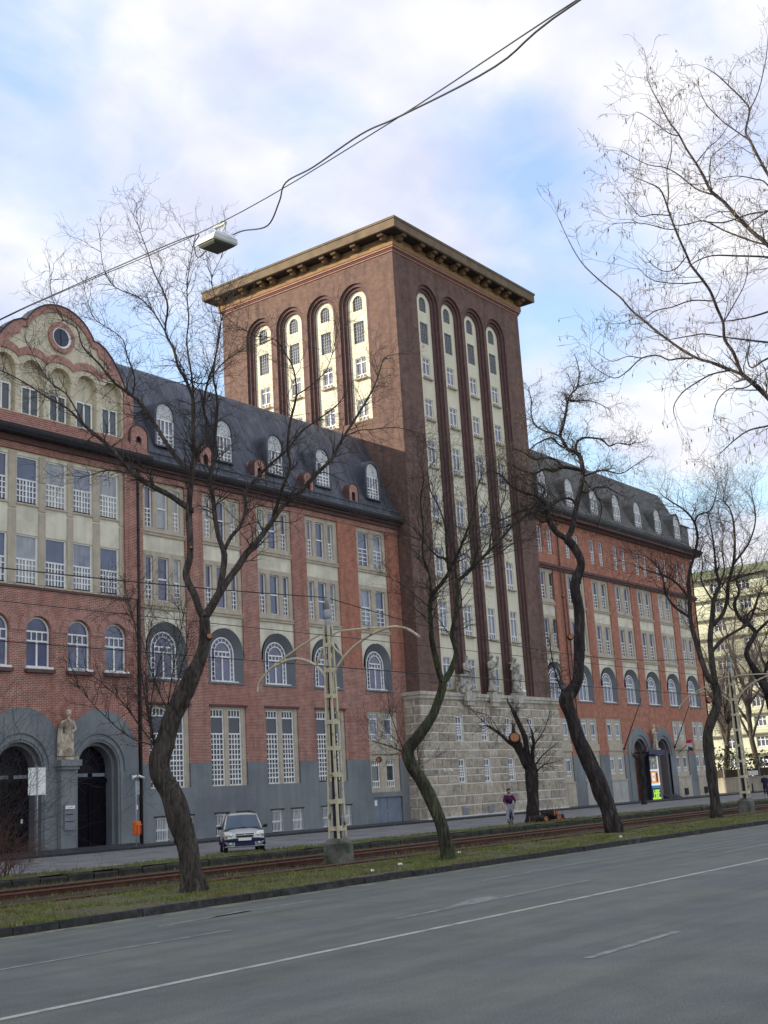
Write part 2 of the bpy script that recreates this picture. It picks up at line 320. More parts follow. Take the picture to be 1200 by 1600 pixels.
# windows: local mesh, x along the wall, y inwards, z up
WC = {}
def winmesh(w_, h, zones, arch=False, ring=False, b=0.06, gm=glass, fm=white):
    b *= 1.25
    key = (round(w_, 2), round(h, 2), tuple(zones), arch, ring, gm.name, fm.name, b)
    if key in WC: return WC[key]
    g = MB(); F = MB(); o = outline(0, w_, 0, h, arch)
    g.face([(u, 0.06, v) for u, v in o], gm)
    def frame(o1, o2, y0=0.0, y1=0.07):
        F.strip([(u, y0, v) for u, v in o1], [(u, y0, v) for u, v in o2], fm)
        F.strip([(u, y0, v) for u, v in o2], [(u, y1, v) for u, v in o2], fm)
        F.face([(o1[0][0], y0, o1[0][1]), (o2[0][0], y0, o2[0][1]), (o2[-1][0], y0, o2[-1][1]), (o1[-1][0], y0, o1[-1][1])], fm)
    frame(o, outline(b, w_-b, b, h-b, arch))
    F.box(b, w_-b, 0, 0.06, 0, b)
    x0, x1, ztop = b, w_-b, h-b
    if ring:                      # second, inner arch with short radial bars between
        q = 0.27; oi = outline(q, w_-q, b, h-q, True); oj = outline(q+0.06, w_-q-0.06, b, h-q-0.06, True); frame(oi, oj)
        r2 = w_/2-q; r1 = w_/2-b; c = w_/2; s_ = h-w_/2
        for i in range(1, 8):
            a = math.pi*i/8; ca, sa = math.cos(a), math.sin(a); t = 0.018; nx, nz = -sa*t, ca*t
            F.face([(c+r2*ca+nx, 0.02, s_+r2*sa+nz), (c+r1*ca+nx, 0.02, s_+r1*sa+nz), (c+r1*ca-nx, 0.02, s_+r1*sa-nz), (c+r2*ca-nx, 0.02, s_+r2*sa-nz)])
        z = 0.3
        while z < s_:
            F.box(b, q, 0.01, 0.05, z-0.018, z+0.018); F.box(w_-q, w_-b, 0.01, 0.05, z-0.018, z+0.018); z += 0.27
        x0, x1, ztop = q+0.06, w_-q-0.06, h-q-0.06
    for z0, z1, nx, nz, sp in zones:
        Z0 = b+(h-2*b)*z0; Z1 = b+(h-2*b)*z1
        if z1 < 0.999: F.box(x0, x1, 0, 0.06, Z1-0.04, Z1+0.04)
        if sp:
            for k in range(1, sp): xc = x0+(x1-x0)*k/sp; F.box(xc-0.045, xc+0.045, 0.003, 0.058, Z0, min(Z1, ztop))
        for k in range(1, nx):
            xc = x0+(x1-x0)*k/nx
            if sp and abs((k/nx*sp) % 1) < 1e-6: continue
            F.box(xc-0.028, xc+0.028, 0.012, 0.052, Z0, min(Z1, ztop))
        for k in range(1, nz): zc = Z0+(Z1-Z0)*k/nz; F.box(x0, x1, 0.015, 0.05, zc-0.026, zc+0.026)
    WC[key] = (g.mesh('window'), F.mesh('frame', fm)); return WC[key]
def window(P, u0, u1, v0, v1, d, zones, parent, arch=False, ring=False, gm=None, b=0.06, sill=None, fm=white):
    gm = gm or random.choice([glass, glass, glass, glassc, glassb]); g, fme = winmesh(u1-u0, v1-v0, zones, arch, ring, b, gm, fm)
    loc, rz = P.place(u0, u1, v0, d)
    o = link('window', g, parent, loc, rz); link('frame', fme, o)
    if sill:
        wd = u1-u0; key = ('sill', round(wd, 2), sill.name)
        if key not in WC: s = MB(); s.box(-0.08, wd+0.08, -0.3, 0.0, -0.11, -0.004); WC[key] = s.mesh('window_sill', sill)
        link('window_sill', WC[key], o)
    return o
Z_SIDE = ((0, .45, 2, 4, 0), (.45, 1, 1, 1, 0)); Z_MID = ((0, .5, 1, 1, 0), (.5, 1, 1, 1, 0))
Z_PAV = ((0, .5, 6, 4, 2), (.5, 1, 1, 1, 0)); Z_TALL = ((0, .07, 4, 1, 0), (.07, .33, 4, 4, 0), (.33, .68, 4, 5, 0), (.68, .91, 1, 1, 0), (.91, 1, 4, 1, 0))
Z_ARCH = ((0, .56, 1, 1, 2), (.56, .68, 4, 1, 0), (.68, 1, 1, 1, 0)); Z_PARCH = ((0, .52, 1, 1, 2), (.52, .72, 4, 1, 0), (.72, 1, 1, 1, 0))
Z_SHORT = ((0, .2, 4, 1, 0), (.2, .82, 1, 1, 0), (.82, 1, 4, 1, 0)); Z_TOW = ((0, .16, 3, 1, 0), (.16, .78, 2, 1, 2), (.78, 1, 2, 1, 0)); Z_GRID = ((0, 1, 4, 6, 0),)
Z_DORM = ((0, .45, 4, 3, 2), (.45, 1, 4, 1, 2)); Z_SLIT = ((0, .22, 2, 1, 0), (.22, .72, 3, 4, 0), (.72, 1, 2, 1, 0)); Z_TWO = ((0, .5, 2, 4, 0), (.5, 1, 1, 1, 0))

# ------------------------------------------------------------------ ground, road, track, pavement
def sheet(name, x0, x1, y0, y1, z, m, parent=None, **k):
    b = MB(); b.face([(x0, y0, z), (x1, y0, z), (x1, y1, z), (x0, y1, z)]); return b.build(name, m, parent, **k)
asph = mat('worn_asphalt', (0.198, 0.205, 0.163), 0.85, 0.22, 38, 1.0, 70, c2=(0.175, 0.182, 0.158), c2s=0.35, stretch=None, streak=(0.06, 1.3, 1, 0.8, (0.12, 0.125, 0.108)))
def grain(m):
    t = m.node_tree; n = t.nodes; l = t.links; b_ = n['Principled BSDF']; g = n.new('ShaderNodeNewGeometry')
    n3 = n.new('ShaderNodeTexNoise'); n3.inputs['Scale'].default_value = 90; n3.inputs['Detail'].default_value = 4; l.new(g.outputs['Position'], n3.inputs[0])
    m3 = n.new('ShaderNodeMapRange'); m3.inputs[1].default_value = .3; m3.inputs[2].default_value = .7; m3.inputs[3].default_value = .66; m3.inputs[4].default_value = 1.34; l.new(n3.outputs[0], m3.inputs[0])
    n4 = n.new('ShaderNodeTexNoise'); n4.inputs['Scale'].default_value = .9; n4.inputs['Detail'].default_value = 8; n4.inputs['Roughness'].default_value = .7; l.new(g.outputs['Position'], n4.inputs[0])
    m4 = n.new('ShaderNodeMapRange'); m4.inputs[1].default_value = .3; m4.inputs[2].default_value = .7; m4.inputs[3].default_value = .84; m4.inputs[4].default_value = 1.14; l.new(n4.outputs[0], m4.inputs[0])
    mu = n.new('ShaderNodeMath'); mu.operation = 'MULTIPLY'; l.new(m3.outputs[0], mu.inputs[0]); l.new(m4.outputs[0], mu.inputs[1])
    h = n.new('ShaderNodeHueSaturation'); cur = b_.inputs['Base Color'].links[0].from_socket; l.new(cur, h.inputs['Color']); l.new(mu.outputs[0], h.inputs['Value']); l.new(h.outputs[0], b_.inputs['Base Color'])
grain(asph)
asph2 = mat('service_road_asphalt', (0.24, 0.235, 0.215), 0.9, 0.2, 8, 0.5, 60, c2=(0.17, 0.165, 0.155), c2s=0.7)
pavm = mat('damp_pavement_asphalt', (0.05, 0.05, 0.054), 0.55, 0.25, 3, 0.4, 50, c2=(0.075, 0.073, 0.072), c2s=0.6)
soil = mat('grass_and_soil', (0.14, 0.145, 0.05), 0.98, 0.35, 9, 2.0, 25, c2=(0.135, 0.11, 0.07), c2s=0.8, c2a=(0.42, 0.6))
ballast = mat('rusty_ballast', (0.062, 0.042, 0.028), 0.98, 0.5, 14, 2.5, 22, c2=(0.07, 0.075, 0.03), c2s=1.3, c2a=(0.5, 0.65))
kerbm = mat('dirty_kerb_stone', (0.045, 0.044, 0.04), 0.95, 0.35, 6, 1.0, 20, c2=(0.09, 0.086, 0.078), c2s=1.5, c2a=(0.55, 0.75))
stonem = mat('mossy_edging_stone', (0.055, 0.055, 0.036), 0.95, 0.45, 5, 1.5, 16, c2=(0.035, 0.032, 0.028), c2s=2.5)
rustm = mat('rusted_rail', (0.085, 0.035, 0.02), 0.8, 0.35, 6, 0.3, 20)
paint = mat('worn_road_paint', (0.46, 0.45, 0.36), 0.8, 0.2, 12, c2=(0.26, 0.27, 0.235), c2s=3.0, c2a=(0.5, 0.62))
paintf = mat('faded_road_paint', (0.31, 0.31, 0.26), 0.8, 0.2, 12, c2=(0.20, 0.208, 0.187), c2s=3.5, c2a=(0.42, 0.6))
dust = mat('dusty_gutter_strip', (0.25, 0.24, 0.15), 0.95, 0.3, 10, 0.4, 40, c2=(0.12, 0.125, 0.11), c2s=1.5)
gnd = sheet('ground', -600, 1500, -600, 1500, -0.06, mat('far_ground', (0.22, 0.215, 0.19), 0.95, 0.2, 0.3), kind='structure')
road = sheet('road', -120, 600, 2.5, 18.95, 0.0, asph, kind='structure')
b = MB()
for i in range(90):
    x = -20+i*1.6; b.face([(x, 18.55+0.12*mnoise.noise(Vector((x, 0, 0))), 0.004), (x+1.6, 18.55+0.12*mnoise.noise(Vector((x+1.6, 0, 0))), 0.004), (x+1.6, 18.96, 0.004), (x, 18.96, 0.004)])
b.build('gutter_dust', dust, road)
def mark(pts, m, name='lane_marking'):
    q = MB(); q.face([(x, y, 0.005) for x, y in pts]); return q.build(name, m, road)
mark([(-20, 11.30), (160, 11.30), (160, 11.44), (-20, 11.44)], paint)
mark([(4, 14.92), (15.4, 14.98), (15.4, 15.08), (4, 15.04)], paintf)
def dash(px0, px1, y0, y1, wd, m): mark([(px0, y0-wd/2), (px1, y1-wd/2), (px1, y1+wd/2), (px0, y0+wd/2)], m)
dash(13.6, 16.2, 7.45, 7.47, .13, paintf); dash(20, 23, 7.45, 7.45, .13, paintf)
dash(15.6, 20.2, 17.0, 17.35, .12, paintf)
mark([(16.8, 17.02), (18.0, 17.45), (18.5, 17.30), (18.0, 17.12)], paintf)
dash(17.2, 24.5, 12.95, 13.2, .13, paintf); mark([(18.8, 13.1), (20.6, 13.62), (21.2, 13.32), (20.6, 13.12)], paintf)
dash(24.6, 31, 16.0, 16.4, .12, paintf); dash(33, 37, 13.6, 13.7, .12, paintf); dash(33.5, 39, 14.9, 15.0, .12, paintf); dash(44, 52, 13.7, 13.8, .14, paintf); dash(56, 66, 13.8, 13.9, .14, paintf)
# kerb of separate stones
kb = link('kerb', None, None, kind='structure'); x = 4.0; kms = []
for q in range(4):
    b = MB(); b.box(0.008, 0.985, 0, 0.2, -0.05, 0.13+0.01*(q % 3)); b.box(0.008, 0.985, 0.025, 0.2, 0.13, 0.145+0.006*(q % 2)); kms.append(b.mesh('kerb_stone', kerbm))
for i in range(78): link('kerb_stone', kms[random.randrange(4)], kb, (x+i, 18.95+random.uniform(-.012, .012), random.uniform(-.012, .008)), random.uniform(-.006, .006))
boxo('kerb_run', 82.01, 400, 18.96, 19.14, -0.05, 0.13, kerbm, kb, kind='structure'); boxo('kerb_run', -60, 3.99, 18.96, 19.14, -0.05, 0.13, kerbm, kb, kind='structure')
boxo('near_pavement', -60, 300, -40, 2.38, -.05, .14, asph2, kind='structure')
boxo('near_kerb', -60, 300, 2.384, 2.52, -.05, .145, kerbm, kind='structure')
# grass verge
def undul(name, x0, x1, y0, y1, z, amp, m, sx=0.8, sy=0.5, edge=0.0):
    b = MB(); nx = int((x1-x0)/sx); ny = max(2, int((y1-y0)/sy)); V = []
    for i in range(nx+1):
        for j in range(ny+1):
            x = x0+(x1-x0)*i/nx; y = y0+(y1-y0)*j/ny; e = min(1, (j/ny*(1-j/ny))*6)
            V.append((x, y, z+e*amp*(mnoise.noise(Vector((x*.35, y*.6, 3)))*1.2+0.5*mnoise.noise(Vector((x*1.7, y*2, 7))))+edge*j/ny))
    b.v = V
    for i in range(nx):
        for j in range(ny):
            a = i*(ny+1)+j; b.f.append((a, a+ny+1, a+ny+2, a+1)); b.m.append(0); b.sm.append(True)
    return b.build(name, m, None, kind='structure')
verge = undul('grass_verge', -40, 140, 19.15, 23.9, 0.12, 0.09, soil, edge=-0.03)
undul('track_bed', -60, 300, 23.9, 31.2, 0.05, 0.05, ballast, 1.5)
tr = link('tram_track', None, None, kind='structure')
railh = mat('worn_rail_head', (.20, .10, .065), .5, .3, 5)
def rail(Y, z):
    b = MB()
    for x0 in range(-60, 300, 18):
        b.box(x0, x0+17.98, Y-.035, Y+.035, z-.03, z, railh); b.box(x0, x0+17.98, Y-.012, Y+.012, z-.13, z-.03, rustm); b.box(x0, x0+17.98, Y-.07, Y+.07, z-.16, z-.13, rustm)
    return b.build('rail', None, tr)
rail(24.15, .14)
for Y in (26.6, 28.03): rail(Y, .21)
slm = MB(); slm.box(-.11, .11, 0, 2.5, 0, .1); slm = slm.mesh('sleeper', mat('old_sleeper', (.06, .042, .032), .95, .4, 5, 1.0, 14))
for i in range(110): link('sleeper', slm, tr, (12+i*.72+random.uniform(-.03, .03), 26.06, -.035))
# low edging wall of separate stones beyond the track
ew = link('edging_wall', None, None, kind='structure')
for i in range(112):
    L_ = 1.0; x = 12+i*L_; h = random.uniform(.22, .28)
    b = MB(); j = random.uniform(0, .03)
    rings = []
    for xx in (0.01+j, L_*.5, L_-.02):
        t = random.uniform(-.02, .02); rings.append([(xx, 0+t, 0), (xx, .01+t, h*.8), (xx, .05+t, h), (xx, .33, h+random.uniform(-.01, .01)), (xx, .36, 0)])
    b.loft(rings, stonem, smooth=False); b.build('edging_stone', None, ew, loc=(x, 31.2, 0.0))
boxo('edging_run', 124.05, 300, 31.2, 31.55, 0, .29, stonem, ew, kind='structure'); boxo('edging_run', -60, 11.98, 31.2, 31.55, 0, .29, stonem, ew, kind='structure')
undul('far_verge', -60, 300, 31.5, 33.3, 0.27, 0.03, soil)
sheet('service_road', -60, 300, 33.3, 46.2, 0.25, asph2, kind='structure')
boxo('pavement', -60, 130, 46.2, 50.6, 0.1, 0.34, pavm, kind='structure')
boxo('pavement_kerb', -60, 130, 46.02, 46.196, 0.1, 0.35, kerbm, kind='structure')

# ------------------------------------------------------------------ the brick building: shared facade builders
F0 = FY(50.0); GZ = 0.30
def pier(P, u0, u1, v0, v1, m, parent, d0=0.0, d1=0.16):
    b = MB(); b.box(u0, u1, P.Y+d0, P.Y+d1, v0, v1); return b.build('brick_pier', m, parent)
def arch_ring(P, c, r_in, r_out, zs, d, th, m, parent, n=20, name='brick_arch', legs=0.0, share=None):
    """ring of voussoirs standing proud of the wall"""
    b = MB()
    for i in range(n):
        a0 = math.pi*(i+.04)/n; a1 = math.pi*(i+.96)/n
        q = [(c-r_in*math.cos(a0), zs+r_in*math.sin(a0)), (c-r_out*math.cos(a0), zs+r_out*math.sin(a0)), (c-r_out*math.cos(a1), zs+r_out*math.sin(a1)), (c-r_in*math.cos(a1), zs+r_in*math.sin(a1))]
        A = [P(u, v, d-th) for u, v in q]; B = [P(u, v, d+.05) for u, v in q]
        b.face(A, m); b.strip(A, B, m, close=True)
    return b.build(name, m, parent)
def bay_mid(bld, u0, u1, wins, arch=True, ac=None, cr=cream):
    """one bay between piers, z 8.95 to 20: arched recess, two window storeys, cream fields"""
    P = F0; c = ac or (u0+u1)/2+0.03; ra = 1.45; top = 12.1
    H_ = [('a', c-ra, c+ra, 8.95, top)]
    b = MB(); wall(b, P, u0, u1, 10.42, 12.78, H_, 0.12, cr, 0); b.build('cream_field', None, bld)
    o = outline(c-ra, c+ra, 8.95, top, True); oi = outline(c-ra, c+ra, 8.95, top, True, ins=.5, insb=.06)
    b = MB(); reveal(b, P, o, 0.004, 0.34, greyd, oi); b.build('splayed_arch_recess', None, bld)
    window(P, c-ra+.5, c+ra-.5, 9.01, 11.6, 0.30, Z_ARCH, bld, arch=True, ring=True, gm=glass, sill=white)
    b = MB(); b.box(c-ra-.04, c+ra+.04, 49.93, 50.1, 8.84, 8.948); b.build('sill_course', grey, bld)
    for (z0, z1, w0, w1) in ((12.94, 16.02, 13.27, 15.74), (17.08, 20.02, 17.38, 19.72)):
        b = MB(); wall(b, P, u0, u1, z0, z1, [('r', a, c_, w0, w1) for a, c_, _ in wins], 0.10, tan, 0.14); b.build('stone_window_surround', None, bld)
        for a, c_, st in wins: window(P, a, c_, w0, w1, 0.22, st, bld, gm=random.choice([glass, glass, glass, glassc, glass, glassb]), b=.05)
        b = MB(); b.box(u0, u1, 50.03, 50.11, z0-.16, z0-.002); b.box(u0, u1, 49.98, 50.11, z0-.002, z0+.07); b.build('sill_band', tan, bld)
    b = MB(); wall(b, P, u0, u1, 16.02, 16.92, [], 0.125, cr); b.build('cream_field', None, bld)

# ================= left part
A = thing('office_building', 'red brick office wing with curved gable and dark mansard roof left of the tower', 'office building', (45, 50, 0.3))
class Par:  # keep world coordinates for children of the building empties
    pass
def wpar(o):
    """child container offset: children are built in world coordinates"""
    o.location = (0, 0, 0); return o
wpar(A)
bays = [(45.2, 48.4), (49.8, 53.0), (54.4, 57.6), (59.0, 62.3), (64.3, 67.6)]
three = lambda u0: [(u0+.25, u0+.8, Z_SIDE), (u0+1.15, u0+1.98, Z_MID), (u0+2.35, u0+2.9, Z_SIDE)]
XL, XR = 44.85, 69.05
tall = [(45.5, 48.4), (50.05, 52.95), (54.65, 57.55), (59.25, 62.1)]
base_w = [(45.8, 46.75), (47.6, 48.5), (50.25, 51.2), (52.0, 52.95), (54.85, 55.8), (56.65, 57.6), (59.45, 60.4), (61.3, 62.25)]
holes = [('r', a, c_, 3.1, 7.55) for a, c_ in tall]+[('r', a, c_, .34, 1.66) for a, c_ in base_w]+[('r', 64.5, 67.75, 2.3, 7.55), ('r', 64.65, 67.8, .34, 1.98)]+[('a', (a+c_)/2+.03-1.45, (a+c_)/2+.03+1.45, 8.95, 12.1) for a, c_ in bays]
b = MB(); wall(b, F0, XL, XR, 4.42, 10.42, holes, 0, brick_l, .12); b.build('brick_wall', None, A)
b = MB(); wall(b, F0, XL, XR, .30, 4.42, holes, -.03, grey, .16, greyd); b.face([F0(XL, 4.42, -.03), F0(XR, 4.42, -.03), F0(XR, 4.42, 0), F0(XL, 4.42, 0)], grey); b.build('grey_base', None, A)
edges = [XL]+[e for q in bays for e in q]+[XR]
for i in range(0, len(edges), 2): pier(F0, edges[i], edges[i+1], 10.42, 20.02, brick_l if i < 8 else brick_r, A)
for u0, u1 in bays[:4]: bay_mid(A, u0, u1, three(u0))
bay_mid(A, 64.3, 67.6, [(64.6, 65.75, Z_TWO), (66.25, 67.3, Z_TWO)])
for a, c_ in tall:
    m_ = (a+c_)/2-.12; h_ = [('r', a+.02, m_-.17, 3.12, 7.42), ('r', m_+.17, c_-.32, 3.12, 7.42)]
    b = MB(); wall(b, F0, a, c_, 3.1, 7.55, h_, .08, tan, .1); b.build('stone_window_surround', None, A)
    for h in h_: window(F0, h[1], h[2], 3.12, 7.42, .15, Z_TALL, A, gm=glassd)
    b = MB(); b.box(a-.1, c_+.1, 49.9, 50.05, 7.555, 7.66); b.build('lintel_course', brick_d, A)
h_ = [('r', 64.75, 65.65, 5.65, 7.4), ('r', 66.35, 67.25, 5.65, 7.4), ('r', 64.75, 65.65, 2.6, 4.4), ('r', 66.35, 67.25, 2.6, 4.4)]
b = MB(); wall(b, F0, 64.5, 67.75, 2.3, 7.55, h_, .07, tan, .1); b.box(64.5, 67.75, 49.97, 50.07, 4.75, 5.45, tan); b.build('stone_window_surround', None, A)
for i, h in enumerate(h_): window(F0, *h[1:], .15, Z_SHORT, A, gm=glassg if i > 1 else glassc)
def barred(P, a, c_, z0, z1, parent):
    o = window(P, a, c_, z0, z1, .12, ((0, .45, 1, 1, 0), (.45, 1, 1, 1, 0)), parent, gm=random.choice([glass, glassc]))
    key = ('bars', round(c_-a, 2), round(z1-z0, 2))
    if key not in WC:
        q = MB(); n = 8; q.mi(white)
        for i in range(n+1): x = (c_-a)*i/n; q.box(x-.012, x+.012, -.13, -.106, 0, z1-z0)
        for z in (.08, (z1-z0)*.5, z1-z0-.08): q.box(-.02, c_-a+.02, -.104, -.09, z-.015, z+.015)
        q.box(-.12, c_-a+.12, -.2, -.0, z1-z0, z1-z0+.06, iron); WC[key] = q.mesh('window_bars', white)
        if len(q.mats) == 1: pass
    link('window_bars', WC[key], o)
for a, c_ in base_w: barred(F0, a, c_, .36, 1.62, A)
b = MB(); b.box(64.66, 66.2, 50.09, 50.16, .34, 1.96, doorb); b.box(66.24, 67.78, 50.09, 50.16, .34, 1.96, doorb); b.box(65.4, 65.44, 50.07, 50.1, .34, 1.9, lead); b.box(66.1, 66.16, 50.04, 50.09, 1.0, 1.2, steel)
b.build('service_door', None, A)
boxo('notice', 64.85, 65.1, 50.06, 50.088, 1.45, 1.8, white, A)
def eave(parent, x0, x1, zb, zt, brm, y=49.25):
    b = MB()
    b.box(x0, x1, 49.96, 50.16, 20.02 if zb < 22 else zb-.9, zb, brm)
    b.box(x0, x1, 49.80, 49.96, zb-.35, zb, brick_d); b.box(x0, x1, 49.6, 49.8, zb-.12, zb, brick_d)
    b.build('brick_cornice', None, parent)
    n = 7; rings = []
    for X in (x0, x1): rings.append([(X, y+.14-.14*math.cos(math.pi*i/n), zb+.30-.26*math.sin(math.pi*i/n)) for i in range(n+1)]+[(X, y+.28, zb+.32), (X, 50.2, zb+.32), (X, 50.2, zb+.002), (X, y+.14, zb+.002)])
    b = MB(); b.loft(rings, gutter, smooth=False); b.build('gutter', None, parent)
PROF = [(49.42, 0.05), (49.8, .38), (50.1, .95), (50.38, 1.5), (50.83, 2.55), (51.25, 3.55), (51.7, 4.6), (52.1, 5.45), (52.5, 6.25), (52.85, 6.72), (53.3, 7.0), (57.5, 7.9), (66, 7.5)]
def mansard(parent, x0, x1, z0, m, seam=0):
    b = MB(); n = max(2, int((x1-x0)/2.3))
    rings = [[(x0+(x1-x0)*i/n, y, z0+z) for i in range(n+1)] for y, z in PROF]
    b.loft(rings, m, cap=False, close=False, smooth=True)
    for X in (x0, x1): b.face([(X, y, z0+z) for y, z in PROF]+[(X, 66, z0)], m)
    r_ = b.build('mansard_roof', None, parent)
    q = MB(); x = x0+.3
    while seam and x < x1:
        q.strip([(x-.02, y-.03, z0+z) for y, z in PROF[1:11]], [(x-.02, y-.045, z0+z+.03) for y, z in PROF[1:11]])
        q.strip([(x-.02, y-.045, z0+z+.03) for y, z in PROF[1:11]], [(x+.02, y-.045, z0+z+.03) for y, z in PROF[1:11]])
        q.strip([(x+.02, y-.045, z0+z+.03) for y, z in PROF[1:11]], [(x+.02, y-.03, z0+z) for y, z in PROF[1:11]]); x += seam
    if seam: q.build('roof_seams', m, r_, kind='stuff')
    q = MB(); q.box(x0, x1, 49.72, 49.86, z0+.28, z0+.62); q.box(x0, x1, 49.66, 49.72, z0+.56, z0+.64); q.build('snow_board', m, r_)
    return r_
def dormer(parent, c, z0, w_, h, m, yf=50.18, st=Z_DORM, topsolid=True):
    """hooded dormer: splayed cheeks and rounded hood running back into the roof"""
    r_ = w_/2; b = MB(); o = outline(c-r_, c+r_, z0, z0+h, True); oo = outline(c-r_-.16, c+r_+.16, z0-.02, z0+h+.18, True)
    b.strip([(u, yf-.03, v) for u, v in o], [(u, yf-.03, v) for u, v in oo], m); b.strip([(u, yf-.03, v) for u, v in o], [(u, yf+.12, v) for u, v in o], m)
    ob = [(c+(u-c)*1.25, v+.1) for u, v in oo]
    b.strip([(u, yf-.03, v) for u, v in oo], [(u, yf+.6, v) for u, v in [(c+(u-c)*1.06, v+.02) for u, v in oo]], m, smooth=True)
    b.strip([(u, yf+.6, v) for u, v in [(c+(u-c)*1.06, v+.02) for u, v in oo]], [(u, 53.0, v) for u, v in ob], m, smooth=True)
    b.box(c-r_-.1, c+r_+.1, yf-.14, yf+.1, z0-.1, z0)
    d_ = b.build('dormer', m, parent)
    P = FY(yf); gm, fm_ = winmesh(w_, h*.62, Z_DORM, False, False, .06, glassc, white)
    link('window_glass', gm, d_, (c-r_, yf+.03, z0)); link('frame', fm_, d_, (c-r_, yf+.02, z0))
    b = MB(); oo = outline(c-r_+.02, c+r_-.02, z0+h*.62, z0+h-.02, True); b.face([(u, yf+.06, v) for u, v in oo], lightgrey); b.build('tympanum', None, d_)
eave(A, XL, XR, 20.72, 21.05, brick_l); mansard(A, 45.3, 69.08, 21.0, slate)
for c in (47.15, 51.95, 56.6, 61.3, 66.75): dormer(A, c, 22.3, 1.35, 2.6, slate)
def niche(parent, c, z0, z1, w_, m):
    b = MB(); P = FY(49.75); r_ = w_/2
    o = outline(c-r_, c+r_, z0, z1, True, n=12); oi = outline(c-.19, c+.19, z0+.45, z0+1.15, True, n=12)
    b.strip([P(u, v) for u, v in o], [P(u, v) for u, v in oi], m); b.face([P(*o[0]), P(*oi[0]), P(*oi[-1]), P(*o[-1])], m)
    b.strip([P(u, v) for u, v in o], [P(u, v, .9) for u, v in o], m); b.strip([P(u, v) for u, v in oi], [P(u, v, .25) for u, v in oi], brick_d); b.face([P(u, v, .25) for u, v in oi], brick_d)
    o2 = outline(c-r_-.05, c+r_+.05, z0, z1+.05, True, n=12); b.strip([P(u, v, -.05) for u, v in o], [P(u, v, -.05) for u, v in o2], brick_d); b.strip([P(u, v, -.05) for u, v in o2], [P(u, v, .5) for u, v in o2], brick_d)
    b.build('niche_pier', None, parent)
for c in (49.95, 54.6, 59.25, 63.95): niche(A, c, 21.15, 22.85, .98, brick_a)
niche(A, 44.75, 21.2, 22.98, 1.25, brick_a)
def pipe(parent, x, y, z0, z1, r_=.07, m=gutter):
    b = MB(); b.tube([(x, y, z0), (x, y, z1)], r_, 8)
    for z in range(int(z0)+1, int(z1), 2): b.tube([(x, y, z), (x, y, z+.07)], r_*1.35, 8)
    b.build('downpipe', m, parent)
pipe(A, 44.72, 49.86, .35, 20.8, .075)
pipe(A, 68.85, 49.86, .35, 8.9, .08)

# -- pavilion with the curved gable (x 34.2 to 44.85), 6 cm proud
PV = FY(49.94); PX0, PX1 = 34.3, 44.62
ac = [35.75, 38.22, 40.73, 43.15]; dc = [37.1, 41.88]
ah = [('a', c-.74, c+.74, 9.15, 11.72) for c in ac]
dh = [('a', c-1.3, c+1.3, .3, 5.55) for c in dc]
hood = [(37.25, 4.75, 2.46), (42.1, 4.75, 2.46)]
b = MB(); wall(b, PV, PX0, PX1, .3, 13.15, ah+dh, 0, brick_l, 0); b.strip([PV(PX1, .3), PV(PX1, 21)], [PV(PX1, .3, .1), PV(PX1, 21, .1)], brick_l)
for c in ac: reveal(b, PV, outline(c-.74, c+.74, 9.15, 11.72), 0, .25, brick_l)
b.build('brick_wall', None, A)
for c in ac:
    arch_ring(PV, c, .76, 1.2, 11.72-.74, 0, .035, brick_a, A)
    window(PV, c-.72, c+.72, 9.2, 11.7, .16, Z_PARCH, A, arch=True, gm=glass, sill=white); boxo('sill_course', c-.85, c+.85, 49.7, 49.94, 8.9, 9.08, brick_d, A)
# grey entrance plaster with two hoods, stepped arch mouldings
b = MB(); PG = FY(49.90)
def garch(c, zc, r_, n=24): return [(c-r_*math.cos(math.pi*i/n), zc+r_*math.sin(math.pi*i/n)) for i in range(n+1)]
for (hc, hz, hr), dc_ in zip(hood, dc):
    top = garch(hc, hz, hr); top = [(max(PX0, min(PX1-.02, u)), v) for u, v in top]
    if hc > 40: top = [(u, v) if u > 39.68 else (39.68, v) for u, v in top]
    else: top = [(u, v) if u < 39.68 else (39.68, v) for u, v in top]
    inn = garch(dc_, 4.25, 1.3)
    b.strip([PG(*p) for p in top], [PG(*p) for p in inn], grey); b.strip([PG(*p) for p in top], [PG(*p, .06) for p in top], grey)
    L0 = 34.3 if hc < 40 else 39.68; R0 = 39.68 if hc < 40 else PX1-.02
    b.face([PG(*top[0]), PG(*inn[0]), PG(dc_-1.3, .3), PG(L0, .3), PG(L0, hz)], grey); b.face([PG(*top[-1]), PG(*inn[-1]), PG(dc_+1.3, .3), PG(R0, .3), PG(R0, hz)], grey)
    o1 = outline(dc_-1.3, dc_+1.3, .3, 5.55, True, 24); o2 = outline(dc_-1.3, dc_+1.3, .3, 5.55, True, 24, ins=.16); 
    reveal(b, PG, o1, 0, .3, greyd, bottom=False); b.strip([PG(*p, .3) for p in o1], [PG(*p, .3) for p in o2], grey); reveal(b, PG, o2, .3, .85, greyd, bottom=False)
b.build('grey_entrance_surround', None, A)
